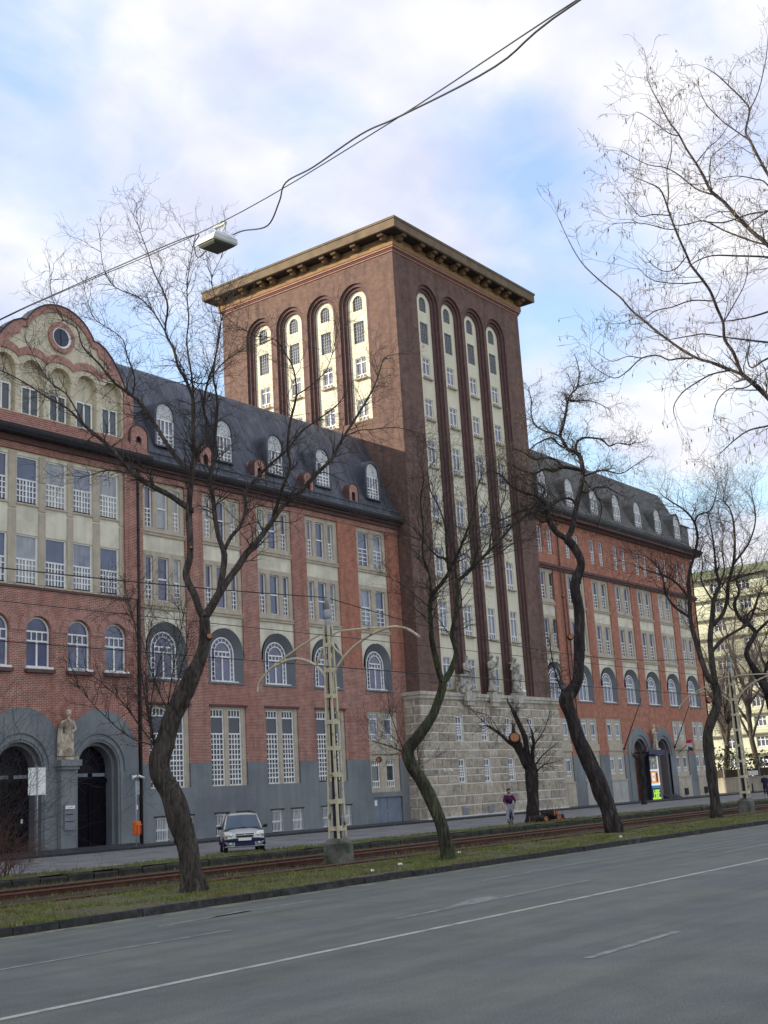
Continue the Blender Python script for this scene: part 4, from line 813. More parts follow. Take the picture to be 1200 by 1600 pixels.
TREES = {"t1":[[[21.07,21.74,-0.03,0.4051],[21.07,21.75,0.15,0.3116],[21.03,21.8,0.77,0.2805],[20.97,21.88,1.27,0.2805],[20.89,21.99,1.76,0.2961],[20.78,22.14,2.36,0.2961],[20.66,22.31,2.78,0.2883],[20.62,22.35,3.13,0.2883],[20.67,22.29,3.42,0.2727],[20.77,22.16,3.87,0.2571],[20.88,22.0,4.32,0.2571],[21.02,21.82,4.76,0.2337],[21.15,21.64,5.21,0.2026],[21.26,21.49,5.67,0.1714],[21.31,21.42,6.1,0.148],[21.31,21.42,6.52,0.1402]],
[[21.31,21.42,6.52,0.1247],[21.26,21.52,6.72,0.1092],[21.23,21.65,7.11,0.1093],[21.16,21.81,7.47,0.1016],[21.16,21.86,7.73,0.1017],[21.25,21.8,8.11,0.1019],[21.29,21.83,8.61,0.0942],[21.32,21.89,9.12,0.0944],[21.37,21.9,9.63,0.0867],[21.43,21.89,10.06,0.0789],[21.49,21.88,10.49,0.0711],[21.55,21.88,10.93,0.0633],[21.59,21.93,11.55,0.0555],[21.63,21.95,12.09,0.0556],[21.65,21.99,12.45,0.0477],[21.61,22.08,12.73,0.0477],[21.58,22.18,13.01,0.0478],[21.5,22.33,13.3,0.0399],[21.47,22.47,13.86,0.0399],[21.38,22.68,14.38,0.032],[21.47,22.66,15.1,0.0321],[21.43,22.79,15.59,0.0241],[21.32,23.03,16.19,0.0201],[21.27,23.19,16.79,0.0161],[21.2,23.38,17.39,0.0121],[21.17,23.49,17.8,0.0097],[21.19,23.51,18.2,0.0081]],
[[21.34,21.89,9.31,0.0944],[21.37,21.86,9.34,0.0945],[21.26,22.13,9.57,0.0868],[21.14,22.41,9.81,0.0791],[20.87,23.03,10.24,0.0795],[20.67,23.53,10.77,0.0719],[20.5,23.99,11.36,0.0642],[20.25,24.6,11.97,0.0484],[20.06,25.07,12.52,0.0324],[19.8,25.63,12.93,0.0244],[19.53,26.26,13.45,0.0204],[19.24,26.88,13.87,0.0164]],
[[20.25,24.6,11.97,0.0322],[20.17,24.97,12.63,0.0243],[20.1,25.21,13.0,0.0203],[19.96,25.59,13.33,0.0163],[19.83,26.01,13.96,0.0123],[19.73,26.46,14.77,0.0082]],
[[21.46,21.88,10.28,0.0711],[21.42,22.11,10.51,0.0713],[21.36,22.67,11.24,0.0639],[21.33,23.14,11.97,0.0564],[21.27,23.65,12.66,0.0488],[21.09,24.36,13.29,0.041],[21.0,24.88,13.95,0.033],[20.88,25.44,14.58,0.025],[20.91,25.73,15.23,0.0209],[20.78,26.15,15.55,0.0168],[20.75,26.62,16.37,0.0127],[20.89,26.9,17.39,0.0086]],
[[21.23,23.82,12.82,0.0285],[21.24,23.83,12.9,0.0285],[21.33,23.85,13.38,0.0245],[21.29,24.11,14.1,0.0205],[21.29,24.26,14.58,0.0165],[21.11,24.67,14.99,0.014],[20.95,25.04,15.33,0.0124],[20.9,25.3,16.02,0.01],[20.89,25.45,16.53,0.0083]],
[[21.54,21.88,10.87,0.0475],[21.8,21.77,11.23,0.0477],[21.97,21.79,11.68,0.0399],[22.04,21.99,12.27,0.0361],[22.27,22.05,12.98,0.0324],[22.58,22.04,13.76,0.0245],[22.85,22.13,14.69,0.0164],[23.19,22.13,15.64,0.0083]],
[[21.65,21.97,12.36,0.0358],[21.48,21.82,12.89,0.0276],[21.15,21.65,13.71,0.0234],[21.02,21.42,14.25,0.0193],[20.79,21.23,14.91,0.0153],[20.64,20.94,15.57,0.0114],[20.56,20.7,15.99,0.0075]],
[[21.38,22.68,14.38,0.024],[21.19,22.91,14.94,0.024],[20.93,23.22,15.4,0.02],[20.56,23.7,15.71,0.016],[20.36,23.94,16.27,0.012],[20.29,24.0,17.17,0.008]],
[[21.31,21.42,6.52,0.1324],[21.51,21.37,6.81,0.1252],[21.74,21.32,7.16,0.118],[22.0,21.23,7.52,0.1028],[22.27,21.14,7.87,0.1033],[22.49,21.07,8.19,0.0958],[22.8,20.94,8.55,0.0883],[23.12,20.82,8.98,0.0808],[23.51,20.67,9.53,0.0732],[23.95,20.44,9.93,0.0655],[24.43,20.21,10.49,0.0578],[24.8,20.02,10.9,0.054],[25.24,19.87,11.6,0.0461],[25.67,19.7,12.25,0.038],[26.12,19.52,12.98,0.0298],[26.41,19.44,13.54,0.0257],[26.67,19.39,14.11,0.0172],[26.96,19.19,14.25,0.0086]],
[[21.74,21.32,7.16,0.0944],[21.83,21.28,7.6,0.0946],[21.93,21.27,8.15,0.0869],[21.9,21.42,8.62,0.0712],[21.89,21.53,9.14,0.0674],[21.92,21.61,9.75,0.0636],[21.93,21.71,10.33,0.0558],[22.1,21.61,10.89,0.0479],[22.12,21.67,11.32,0.04],[22.21,21.67,11.97,0.0361],[22.26,21.7,12.52,0.0321],[22.27,21.83,13.25,0.0282],[22.46,21.76,14.2,0.0243],[22.56,21.77,15.01,0.0162],[22.5,22.03,15.96,0.0122],[22.73,21.86,16.67,0.0082]],
[[21.94,21.28,8.27,0.0553],[22.13,21.24,8.62,0.0555],[22.37,21.13,8.93,0.0518],[22.57,21.1,9.36,0.048],[22.7,21.19,9.88,0.0483],[22.96,21.08,10.26,0.0445],[23.3,20.9,10.65,0.0406],[23.74,20.65,11.1,0.0368],[24.16,20.45,11.67,0.0329],[24.49,20.24,11.96,0.0248],[25.07,19.88,12.5,0.0209],[25.42,19.72,13.03,0.0126]],
[[23.29,20.78,9.24,0.0486],[23.25,20.42,9.91,0.0482],[23.23,20.1,10.46,0.0439],[23.09,20.04,10.89,0.0397],[22.98,19.83,11.49,0.0355],[22.91,19.51,12.17,0.0313],[22.72,19.4,12.78,0.0233],[22.5,19.45,13.15,0.0193],[22.21,19.56,13.52,0.0154],[21.8,19.84,13.59,0.0092],[21.39,20.09,13.83,0.0076]],
[[22.91,19.51,12.17,0.0235],[23.13,19.18,12.41,0.0196],[23.36,18.84,12.79,0.0141],[23.49,18.65,13.44,0.0094],[23.57,18.5,14.13,0.0062]],
[[25.24,19.87,11.6,0.0209],[25.41,19.48,11.73,0.0184],[25.55,19.18,11.72,0.0167],[25.82,18.6,11.7,0.0149],[26.0,18.2,11.57,0.0116],[26.14,17.89,11.42,0.0083]],
[[21.58,22.18,13.01,0.0239],[21.9,21.78,12.81,0.0199],[22.17,21.44,13.32,0.016],[22.55,20.98,13.74,0.0128],[22.83,20.64,14.17,0.0096]],
[[20.87,23.03,10.24,0.0238],[20.69,23.31,10.47,0.0199],[20.37,23.8,10.61,0.0159],[20.01,24.37,10.49,0.012],[19.73,24.8,10.61,0.008]],
[[20.67,22.29,3.42,0.0234],[20.49,22.37,3.51,0.0233],[19.95,22.11,4.76,0.019],[19.43,21.77,6.05,0.0149],[19.02,21.62,6.9,0.0088]],
[[20.49,22.37,3.51,0.0233],[20.14,22.56,4.05,0.0193],[19.67,22.81,4.74,0.0153],[18.99,23.26,5.44,0.0076]],
[[20.49,22.37,3.51,0.0194],[20.02,22.77,3.76,0.0155],[19.43,23.22,4.47,0.0115],[18.97,23.54,5.17,0.0076]],
[[20.51,22.36,3.53,0.0194],[20.64,22.72,4.37,0.0157],[20.89,23.07,5.51,0.0119],[21.2,23.2,6.43,0.008]],
[[20.88,22.0,4.32,0.0195],[20.78,22.24,4.41,0.0195],[20.73,22.62,5.14,0.0157],[20.73,23.02,6.14,0.0111],[20.68,23.35,6.82,0.008]],
[[20.79,22.21,4.44,0.0195],[20.68,21.85,5.37,0.0155],[20.57,21.35,6.54,0.0091]],
[[20.81,22.19,4.44,0.0195],[21.15,22.12,5.27,0.0157],[21.48,22.14,6.32,0.0095]],
[[20.49,22.37,3.51,0.0194],[20.22,22.18,4.47,0.0154],[20.1,21.66,5.62,0.0098]]],"t2":[[[30.44,20.93,-0.02,0.2696],[30.44,20.92,0.27,0.2215],[30.42,20.95,0.59,0.2118],[30.34,21.07,1.21,0.2022],[30.22,21.23,1.83,0.1926],[30.04,21.47,2.45,0.1926],[29.91,21.65,2.87,0.1926],[29.85,21.72,3.23,0.1926],[29.93,21.62,3.46,0.183],[30.06,21.44,3.69,0.183],[30.22,21.22,3.99,0.1733],[30.35,21.05,4.28,0.1541],[30.43,20.94,4.6,0.1348],[30.51,20.83,4.91,0.1252],[30.55,20.77,5.19,0.1252]],
[[30.55,20.77,5.19,0.1059],[30.73,20.61,5.52,0.106],[30.85,20.5,5.85,0.0965],[30.92,20.46,6.1,0.0869],[30.92,20.51,6.39,0.087],[30.92,20.57,6.69,0.0822],[31.06,20.48,7.24,0.0775],[31.19,20.43,7.97,0.068],[31.21,20.44,8.28,0.068],[31.45,20.2,8.56,0.0584],[31.75,19.89,8.95,0.0536],[31.98,19.65,9.24,0.0488],[32.28,19.34,9.64,0.044],[32.62,18.99,10.13,0.0343],[33.03,18.55,10.42,0.0245],[33.39,18.16,10.61,0.0147]],
[[30.55,20.77,5.19,0.0963],[30.4,20.78,5.53,0.096],[30.21,20.75,5.99,0.0955],[30.04,20.71,6.46,0.0856],[29.9,20.62,6.91,0.0805],[29.77,20.52,7.37,0.0754],[29.72,20.38,7.73,0.0704],[29.77,20.05,8.03,0.0608],[29.8,19.81,8.29,0.0559],[29.8,19.63,8.55,0.0511],[29.81,19.44,8.79,0.0463],[29.79,19.16,9.24,0.0369],[29.75,18.73,9.96,0.0274],[29.64,18.49,10.58,0.0182],[29.61,18.2,11.09,0.009]],
[[29.76,20.48,7.46,0.0471],[29.46,20.23,8.26,0.0419],[29.18,20.22,8.7,0.037],[29.0,20.1,9.14,0.0322],[28.86,19.93,9.57,0.0274],[28.53,19.74,10.31,0.0226],[28.35,19.45,10.93,0.0134],[28.1,19.4,11.36,0.0089]],
[[29.8,19.63,8.55,0.0372],[29.76,19.86,8.77,0.0373],[29.7,20.05,8.83,0.0327],[29.65,20.39,9.23,0.0281],[29.63,20.64,9.61,0.0235],[29.58,20.93,9.95,0.0189],[29.47,21.32,10.16,0.0142],[29.35,21.7,10.3,0.0095]],
[[29.77,19.78,8.41,0.0372],[29.6,19.67,9.15,0.0324],[29.48,19.59,9.69,0.0277],[29.25,19.62,10.25,0.0229],[29.01,19.71,10.71,0.0183],[28.85,19.63,11.35,0.0091]],
[[31.21,20.44,8.28,0.0389],[31.06,20.36,8.95,0.0338],[31.1,20.08,9.41,0.0289],[31.17,19.79,9.77,0.0192],[31.3,19.22,10.49,0.0143],[31.29,18.93,11.14,0.0095]],
[[31.98,19.65,9.24,0.0293],[32.26,19.7,9.9,0.0246],[32.66,19.61,10.56,0.0198],[33.04,19.54,11.24,0.0149],[33.27,19.73,12.06,0.01]],
[[29.77,20.52,7.37,0.0236],[29.71,20.85,7.7,0.0189],[29.61,21.33,8.15,0.0143],[29.49,21.82,8.5,0.0096]],
[[31.75,19.89,8.95,0.0195],[31.97,19.43,9.05,0.0175],[32.18,18.96,9.36,0.0136],[32.35,18.6,9.42,0.0097]],
[[29.87,21.69,3.15,0.0289],[29.78,22.17,3.41,0.0232],[29.64,22.82,3.64,0.0117]],
[[29.89,21.68,3.15,0.0231],[29.77,21.85,3.44,0.0193],[29.63,22.1,4.4,0.0096]],
[[29.94,21.6,2.76,0.0193],[30.07,21.48,2.86,0.0193],[30.12,21.55,3.33,0.0145],[30.33,21.42,3.88,0.0097]]],"t3":[[[45.32,23.07,-0.17,0.4187],[45.31,23.09,0.12,0.3532],[45.2,23.23,0.94,0.3532],[45.07,23.41,1.75,0.3402],[44.92,23.61,2.56,0.3402],[44.75,23.84,3.36,0.314],[44.61,24.03,4.18,0.3009],[44.47,24.22,5.01,0.2878],[44.45,24.25,5.43,0.2878],[44.64,23.99,5.77,0.2617],[44.77,23.81,6.22,0.2486],[44.81,23.76,6.61,0.2355],[44.87,23.68,7.43,0.2224],[44.92,23.62,8.24,0.2224],[44.95,23.58,9.09,0.2355],[44.92,23.61,9.76,0.2355],[44.97,23.55,10.29,0.2093],[45.11,23.36,10.9,0.1832],[45.04,23.45,11.39,0.1962],[44.92,23.61,11.78,0.1962],[44.82,23.74,12.01,0.1832]],
[[44.82,23.74,12.01,0.1439],[44.58,23.93,12.17,0.1306],[44.4,24.05,12.36,0.1304],[44.19,24.14,12.73,0.1301],[44.07,24.12,13.12,0.1169],[43.9,24.16,13.51,0.1036],[43.63,24.35,13.78,0.0776],[43.24,24.66,13.91,0.0645],[42.8,24.99,14.18,0.0514],[42.46,25.2,14.58,0.0384],[42.13,25.44,14.84,0.0256]],
[[44.82,23.74,12.01,0.1439],[45.1,23.64,12.41,0.1313],[45.34,23.6,12.88,0.1185],[45.72,23.57,13.68,0.1192],[46.27,23.5,14.83,0.1068],[46.5,23.58,15.52,0.1073],[46.58,23.71,15.94,0.1008],[46.56,23.92,16.18,0.0943],[46.5,24.19,16.32,0.0945],[46.53,24.39,16.72,0.0812],[46.57,24.54,17.05,0.0814],[46.78,24.48,17.47,0.0748],[47.11,24.43,18.18,0.0683],[47.35,24.41,18.74,0.0549],[47.61,24.31,19.17,0.0481],[47.9,24.15,19.5,0.0414],[48.23,24.14,20.34,0.0277],[48.38,24.33,21.12,0.0167]],
[[47.9,24.15,19.5,0.0276],[48.3,23.75,19.65,0.0249],[48.84,23.21,19.79,0.0166]],
[[47.44,24.35,18.84,0.0343],[47.71,24.17,18.82,0.0275],[48.25,23.81,18.86,0.0249],[48.71,23.52,18.74,0.0194],[49.13,23.27,18.5,0.0139]],
[[46.55,24.53,16.99,0.0543],[46.47,24.83,17.19,0.0476],[46.4,25.07,17.29,0.0477],[46.28,25.55,17.67,0.041],[46.35,25.76,18.27,0.0343],[46.56,25.81,19.0,0.0248],[46.68,25.98,19.67,0.0138]],
[[46.51,24.27,16.47,0.0541],[46.43,24.34,16.4,0.054],[46.2,24.54,16.63,0.0472],[46.04,24.67,16.86,0.0404],[45.67,25.03,16.69,0.0336],[45.33,25.34,16.4,0.0269],[45.11,25.51,15.96,0.0174]],
[[46.57,23.84,16.08,0.0539],[46.56,23.76,16.53,0.0538],[46.69,23.53,16.7,0.047],[46.83,23.29,16.71,0.047],[47.09,22.82,16.57,0.0402],[47.22,22.55,16.24,0.0335],[47.4,22.23,16.35,0.0268],[47.63,21.84,16.22,0.0241],[47.78,21.56,16.34,0.016]],
[[46.3,23.51,14.9,0.0534],[46.49,22.98,15.02,0.0399],[46.63,22.59,15.05,0.0332],[46.84,21.97,14.82,0.0265],[47.01,21.42,15.07,0.0198],[47.2,20.83,15.38,0.0131]],
[[45.98,23.56,14.29,0.0532],[46.05,23.31,14.11,0.0398],[46.18,22.9,14.27,0.0331],[46.35,22.39,14.2,0.0264],[46.48,21.85,13.75,0.0158]],
[[46.36,23.57,15.21,0.0803],[46.03,23.79,15.28,0.0801],[45.65,24.05,15.32,0.0732],[45.26,24.31,15.16,0.0663],[44.88,24.56,15.2,0.0529],[44.48,24.82,14.99,0.0461],[43.98,25.14,15.11,0.0394],[43.59,25.35,15.36,0.0261]],
[[45.62,23.59,13.53,0.0661],[45.47,23.7,13.81,0.0594],[45.21,23.95,13.84,0.0528],[44.95,24.19,13.68,0.0527],[44.72,24.4,13.41,0.0461],[44.44,24.66,13.28,0.0394],[44.15,24.93,13.42,0.0394],[43.74,25.33,13.29,0.0327],[43.21,25.82,12.98,0.0261],[42.7,26.3,12.77,0.0196]],
[[44.18,24.12,12.81,0.052],[43.98,24.44,12.75,0.0455],[43.81,24.76,13.2,0.0391],[43.55,25.19,12.91,0.0326],[43.31,25.6,12.68,0.0261],[43.04,26.06,12.61,0.0196]],
[[45.65,24.05,15.32,0.0466],[45.36,24.17,15.58,0.0464],[44.96,24.4,15.69,0.0396],[44.42,24.73,15.58,0.0329],[43.87,25.0,15.9,0.0262],[43.22,25.38,16.0,0.0182]],
[[44.09,24.1,13.12,0.0519],[44.02,24.36,13.71,0.0455],[44.21,24.22,14.12,0.0391],[44.06,24.54,14.44,0.0326],[43.9,24.85,14.39,0.0261],[43.75,25.19,14.8,0.0196],[43.5,25.68,14.71,0.0131]],
[[46.2,23.51,14.69,0.0333],[46.24,23.44,14.73,0.0333],[46.36,23.15,14.27,0.0293],[46.46,22.82,13.52,0.0239],[46.23,22.95,12.67,0.0159]],
[[44.45,24.24,5.48,0.0392],[44.22,24.39,6.0,0.0326],[44.0,24.45,6.77,0.0234],[43.79,24.43,7.8,0.0156]]],"t4":[[[57.03,23.68,-0.03,0.3439],[57.02,23.69,0.36,0.2814],[57.02,23.68,0.95,0.2657],[57.01,23.7,2.29,0.2657],[57.04,23.66,3.79,0.2501],[57.15,23.51,4.53,0.2501],[57.32,23.28,5.13,0.2345],[57.41,23.16,5.67,0.2188],[57.42,23.14,6.34,0.2188]],
[[57.42,23.14,6.34,0.1563],[57.38,23.44,6.74,0.1567],[57.46,23.71,7.49,0.1416],[57.61,23.9,8.31,0.1421],[57.74,24.12,9.14,0.1268],[57.91,24.24,9.9,0.1193],[58.15,24.26,10.64,0.1117],[58.54,24.33,11.99,0.0963],[59.02,24.14,13.01,0.0806],[59.47,24.0,14.05,0.0729],[59.64,24.17,14.99,0.065],[59.57,24.62,15.68,0.0489],[59.39,25.26,16.25,0.0327],[59.27,25.73,16.74,0.0164]],
[[59.63,24.14,14.91,0.0487],[59.79,23.91,15.3,0.0487],[60.14,23.41,15.47,0.0406],[60.34,23.13,16.13,0.0292],[60.46,22.94,16.91,0.0162]],
[[57.88,24.24,9.84,0.0795],[57.37,24.7,10.31,0.0714],[56.98,24.99,11.02,0.0633],[56.84,24.97,11.78,0.0474],[56.58,25.13,12.43,0.0394],[56.2,25.45,12.89,0.0283],[55.85,25.79,13.03,0.0157]],
[[58.18,24.28,10.81,0.0639],[57.89,24.65,11.52,0.0559],[57.53,25.13,12.01,0.0479],[57.05,25.75,12.28,0.0319],[56.49,26.48,12.76,0.0191]],
[[57.42,23.14,6.34,0.1719],[57.54,23.22,7.13,0.1567],[57.68,23.28,7.93,0.1571],[57.88,23.29,8.82,0.1496],[58.13,23.19,9.62,0.1421],[58.37,23.12,10.5,0.1108],[58.59,22.98,10.98,0.103],[58.77,22.87,11.4,0.0873],[58.85,22.98,12.15,0.0716],[59.03,23.02,13.16,0.0558],[59.19,23.1,14.19,0.04],[59.3,23.26,15.25,0.0241]],
[[58.03,23.23,9.32,0.1104],[58.05,23.13,9.32,0.1103],[58.09,22.59,9.82,0.102],[57.98,22.26,10.47,0.0937],[57.76,22.01,11.24,0.0932],[57.6,21.58,12.11,0.0771],[57.34,21.3,12.98,0.069],[56.97,21.09,13.98,0.0533],[56.63,21.07,14.63,0.0379],[56.27,21.19,15.04,0.0272],[56.06,20.73,16.03,0.015]],
[[57.6,21.58,12.11,0.0617],[58.17,21.28,12.64,0.0543],[58.75,21.02,13.31,0.0467],[59.35,20.86,14.28,0.0392],[59.72,20.95,15.21,0.0315],[60.09,21.15,16.31,0.0191]],
[[57.76,22.01,11.24,0.0543],[57.85,21.44,11.41,0.0464],[57.96,20.82,11.52,0.0385],[58.06,20.24,11.63,0.023]],
[[58.37,23.12,10.5,0.0554],[58.34,23.38,11.02,0.0476],[58.35,23.63,11.7,0.0398],[58.63,23.55,12.54,0.0319],[58.79,23.69,13.58,0.016]],
[[57.7,23.26,7.92,0.0942],[58.18,22.96,8.45,0.0867],[58.65,22.61,8.79,0.079],[59.43,22.04,9.25,0.0715],[59.83,21.8,9.73,0.0637],[60.21,21.63,10.39,0.0479],[60.64,21.43,11.12,0.0321]],
[[58.77,22.87,11.4,0.0476],[58.67,22.47,12.05,0.0395],[58.26,22.33,12.95,0.0314],[57.97,22.04,13.84,0.0234],[57.48,21.99,14.74,0.0155]]],"t5":[[[68.48,24.3,-0.06,0.4714],[68.53,24.24,1.58,0.3626],[68.54,24.23,3.31,0.3264],[68.48,24.31,4.72,0.3082],[68.34,24.49,5.98,0.2901],[68.18,24.71,6.95,0.2538],[68.02,24.93,7.62,0.2176],[67.89,25.1,7.99,0.1813]],
[[67.89,25.1,7.99,0.1632],[67.93,25.36,8.67,0.1636],[68.27,25.19,9.29,0.1458],[68.64,24.96,9.83,0.1461],[68.63,25.19,10.3,0.1281],[68.52,25.63,10.72,0.1101],[68.52,25.87,11.24,0.1103],[68.65,25.92,11.82,0.0921],[69.0,25.72,12.38,0.0738],[69.13,25.86,13.17,0.0555],[69.61,25.56,13.94,0.0371],[69.8,25.71,14.95,0.0224]],
[[68.64,24.96,9.83,0.0913],[68.86,24.53,10.24,0.0912],[69.1,24.08,10.67,0.0729],[69.27,23.65,11.55,0.0546],[69.14,23.52,13.0,0.0363],[68.93,23.52,14.47,0.0272]],
[[68.6,25.38,10.55,0.0641],[68.76,25.22,11.06,0.055],[69.08,24.85,11.33,0.0459],[69.38,24.5,11.12,0.0367],[69.74,24.09,11.47,0.022]],
[[68.18,24.71,6.95,0.1088],[67.93,24.27,7.9,0.0901],[67.76,23.64,8.89,0.0715],[67.25,23.5,9.91,0.0532],[66.62,23.28,11.26,0.0352]],
[[68.52,25.87,11.24,0.0551],[68.14,26.07,11.49,0.0477],[67.84,26.02,12.13,0.0365],[67.46,26.11,12.66,0.0218]]],"near":[[[25.34,2.72,-2.05,0.2295],[25.44,2.59,-0.63,0.1951],[25.53,2.47,0.84,0.1836],[25.53,2.47,2.48,0.1779],[25.2,2.92,3.98,0.1664],[24.57,3.78,5.09,0.1549]],
[[24.57,3.78,5.09,0.109],[23.21,5.0,5.71,0.0959],[22.23,5.84,6.43,0.0835],[21.67,6.22,7.29,0.0716],[21.21,6.55,7.98,0.0601],[20.84,6.81,8.48,0.0543],[20.61,6.98,8.76,0.0487],[20.48,7.09,8.9,0.0459]],
[[20.48,7.09,8.9,0.0378],[20.42,7.28,9.03,0.0352],[20.35,7.53,9.2,0.0326],[20.27,7.78,9.33,0.03],[20.21,8.02,9.54,0.0301],[20.17,8.19,9.72,0.0275],[20.11,8.44,10.0,0.0276],[20.06,8.64,10.26,0.025],[20.02,8.83,10.49,0.0223],[20.0,9.01,10.79,0.0196],[19.93,9.27,11.11,0.0169],[19.87,9.54,11.47,0.0147],[19.85,9.7,11.74,0.0125],[19.85,9.87,12.15,0.0102],[19.87,10.07,12.74,0.0069]],
[[20.48,7.09,8.9,0.0378],[20.43,7.11,9.02,0.0377],[20.33,7.15,9.3,0.0376],[20.21,7.23,9.53,0.0348],[20.16,7.2,9.81,0.0321],[20.06,7.24,10.07,0.032],[19.96,7.28,10.36,0.0292],[19.83,7.36,10.59,0.0292],[19.68,7.47,10.84,0.0264],[19.63,7.49,10.97,0.0264],[19.48,7.56,11.35,0.0237],[19.34,7.61,11.73,0.0209],[19.26,7.63,11.98,0.0183],[19.17,7.68,12.21,0.0156],[19.01,7.82,12.32,0.0104],[18.84,7.97,12.41,0.0073]],
[[19.3,7.63,11.87,0.0157],[19.39,7.6,12.24,0.0147],[19.44,7.61,12.64,0.0126],[19.58,7.53,13.07,0.0105],[19.65,7.53,13.49,0.0074],[19.77,7.45,13.83,0.0053]],
[[20.25,7.84,9.39,0.0219],[20.25,7.87,9.36,0.0219],[20.16,8.1,9.39,0.0208],[20.1,8.26,9.39,0.0192],[20.04,8.44,9.51,0.0176],[19.94,8.71,9.5,0.0166],[19.86,8.98,9.3,0.0139],[19.78,9.21,9.21,0.0112],[19.68,9.52,9.46,0.009],[19.66,9.65,9.68,0.0056]],
[[19.94,8.71,9.5,0.0111],[19.86,8.94,9.58,0.01],[19.76,9.22,9.53,0.0084],[19.68,9.48,9.79,0.0056]],
[[20.42,7.29,9.01,0.0217],[20.2,7.54,8.95,0.0189],[19.97,7.78,8.78,0.0162],[19.8,7.97,8.61,0.0135],[19.67,8.1,8.35,0.0108],[19.66,8.07,8.1,0.0064]],
[[20.61,6.98,8.73,0.0189],[20.5,7.11,8.65,0.0162],[20.33,7.3,8.65,0.014],[20.17,7.47,8.45,0.0108],[20.08,7.55,8.15,0.0075],[20.09,7.51,8.03,0.0054]],
[[24.57,3.78,5.09,0.1205],[23.66,5.06,6.74,0.1035],[23.12,5.84,8.28,0.0921],[22.92,6.15,9.84,0.0749],[22.68,6.5,11.18,0.0634],[22.39,6.92,11.97,0.0519],[22.24,7.14,12.28,0.0491],[22.08,7.36,12.64,0.0462],[21.96,7.53,12.96,0.0404],[21.85,7.7,13.18,0.0375],[21.78,7.79,13.51,0.0347],[21.71,7.89,13.82,0.0289],[21.63,8.02,14.16,0.026],[21.56,8.11,14.48,0.0231],[21.47,8.24,14.77,0.0185],[21.39,8.36,15.18,0.0145],[21.32,8.47,15.55,0.0104],[21.28,8.52,15.78,0.0058]],
[[21.86,7.68,13.15,0.0202],[21.85,7.7,13.13,0.0202],[21.72,7.96,13.3,0.0185],[21.62,8.21,13.63,0.0174],[21.51,8.44,13.85,0.0146],[21.36,8.74,13.97,0.0117],[21.21,9.06,14.25,0.0094],[21.14,9.22,14.42,0.0059]],
[[21.56,8.12,14.45,0.015],[21.41,8.25,14.49,0.0127],[21.17,8.43,14.71,0.0103],[20.9,8.65,14.9,0.008],[20.79,8.72,14.67,0.0057]],
[[21.71,7.89,13.82,0.015],[21.83,7.79,14.0,0.0139],[21.97,7.65,14.21,0.0116],[22.13,7.49,14.4,0.0099],[22.34,7.3,14.77,0.007]],
[[21.85,7.69,13.22,0.015],[21.9,7.72,13.62,0.0139],[22.01,7.66,14.0,0.0116],[22.13,7.56,14.14,0.0093],[22.44,7.27,14.49,0.007]],
[[22.92,6.15,9.84,0.0634],[23.24,6.44,12.15,0.0529],[23.27,6.75,13.24,0.0474],[23.24,6.99,13.85,0.0417],[23.23,7.13,14.29,0.0359],[23.23,7.25,14.7,0.033],[23.24,7.32,14.95,0.03],[23.41,7.23,15.48,0.0241],[23.39,7.34,15.77,0.0212],[23.34,7.53,16.09,0.0182],[23.26,7.76,16.46,0.0134],[23.17,7.98,16.7,0.0073]],
[[23.41,7.23,15.48,0.0181],[23.44,7.0,15.84,0.015],[23.41,6.75,16.47,0.0119],[23.36,6.64,16.87,0.0071]],
[[23.23,7.25,14.7,0.021],[23.16,7.49,14.99,0.0181],[23.1,7.71,15.27,0.0151],[23.04,7.98,15.73,0.0121],[23.06,8.11,16.17,0.0073]],
[[22.54,6.71,11.57,0.0288],[22.56,6.66,11.59,0.0288],[22.26,6.91,11.68,0.0258],[21.75,7.35,11.68,0.0228],[21.36,7.68,11.66,0.017],[21.08,7.93,11.51,0.0141],[20.89,8.07,11.3,0.0056]],
[[22.86,6.24,10.17,0.0288],[22.51,6.62,9.86,0.0287],[22.1,7.08,9.94,0.0258],[21.81,7.4,10.0,0.0229],[21.53,7.72,10.07,0.0143]],
[[22.74,6.41,10.84,0.0288],[22.59,6.65,10.8,0.0288],[22.32,7.07,10.62,0.026],[22.09,7.44,10.53,0.0203],[21.86,7.8,10.5,0.0145]],
[[22.39,6.92,11.97,0.0231],[22.27,7.24,12.15,0.022],[22.12,7.66,12.45,0.0198],[22.01,7.98,12.72,0.0176],[21.9,8.27,12.71,0.0153],[21.8,8.5,12.73,0.0118],[21.69,8.78,12.88,0.0083]],
[[23.26,6.71,13.1,0.0237],[22.99,7.01,12.95,0.0236],[22.72,7.32,12.89,0.0201],[22.36,7.73,12.72,0.0177],[22.06,8.06,12.77,0.0141]],
[[21.53,7.72,10.07,0.0171],[21.41,8.04,10.19,0.0172],[21.32,8.26,10.19,0.015],[21.19,8.59,10.18,0.0116]],
[[20.01,7.26,10.21,0.016],[19.98,7.31,10.21,0.016],[19.78,7.59,10.24,0.016],[19.58,7.87,10.14,0.0139],[19.42,8.11,10.1,0.0117],[19.3,8.28,9.97,0.0107]],
[[20.16,7.2,9.81,0.016],[20.27,6.96,10.19,0.0133],[20.35,6.77,10.53,0.0106],[20.37,6.66,10.99,0.008]],
[[19.84,7.37,10.55,0.0159],[19.62,7.6,10.52,0.0138],[19.38,7.86,10.54,0.0116],[19.19,8.06,10.62,0.0084],[19.03,8.21,10.86,0.0053]],
[[19.63,7.49,10.97,0.0137],[19.6,7.51,10.99,0.0137],[19.42,7.66,10.75,0.0126],[19.24,7.83,10.71,0.0105],[19.06,7.97,10.86,0.0073],[18.99,8.01,10.99,0.0052]],
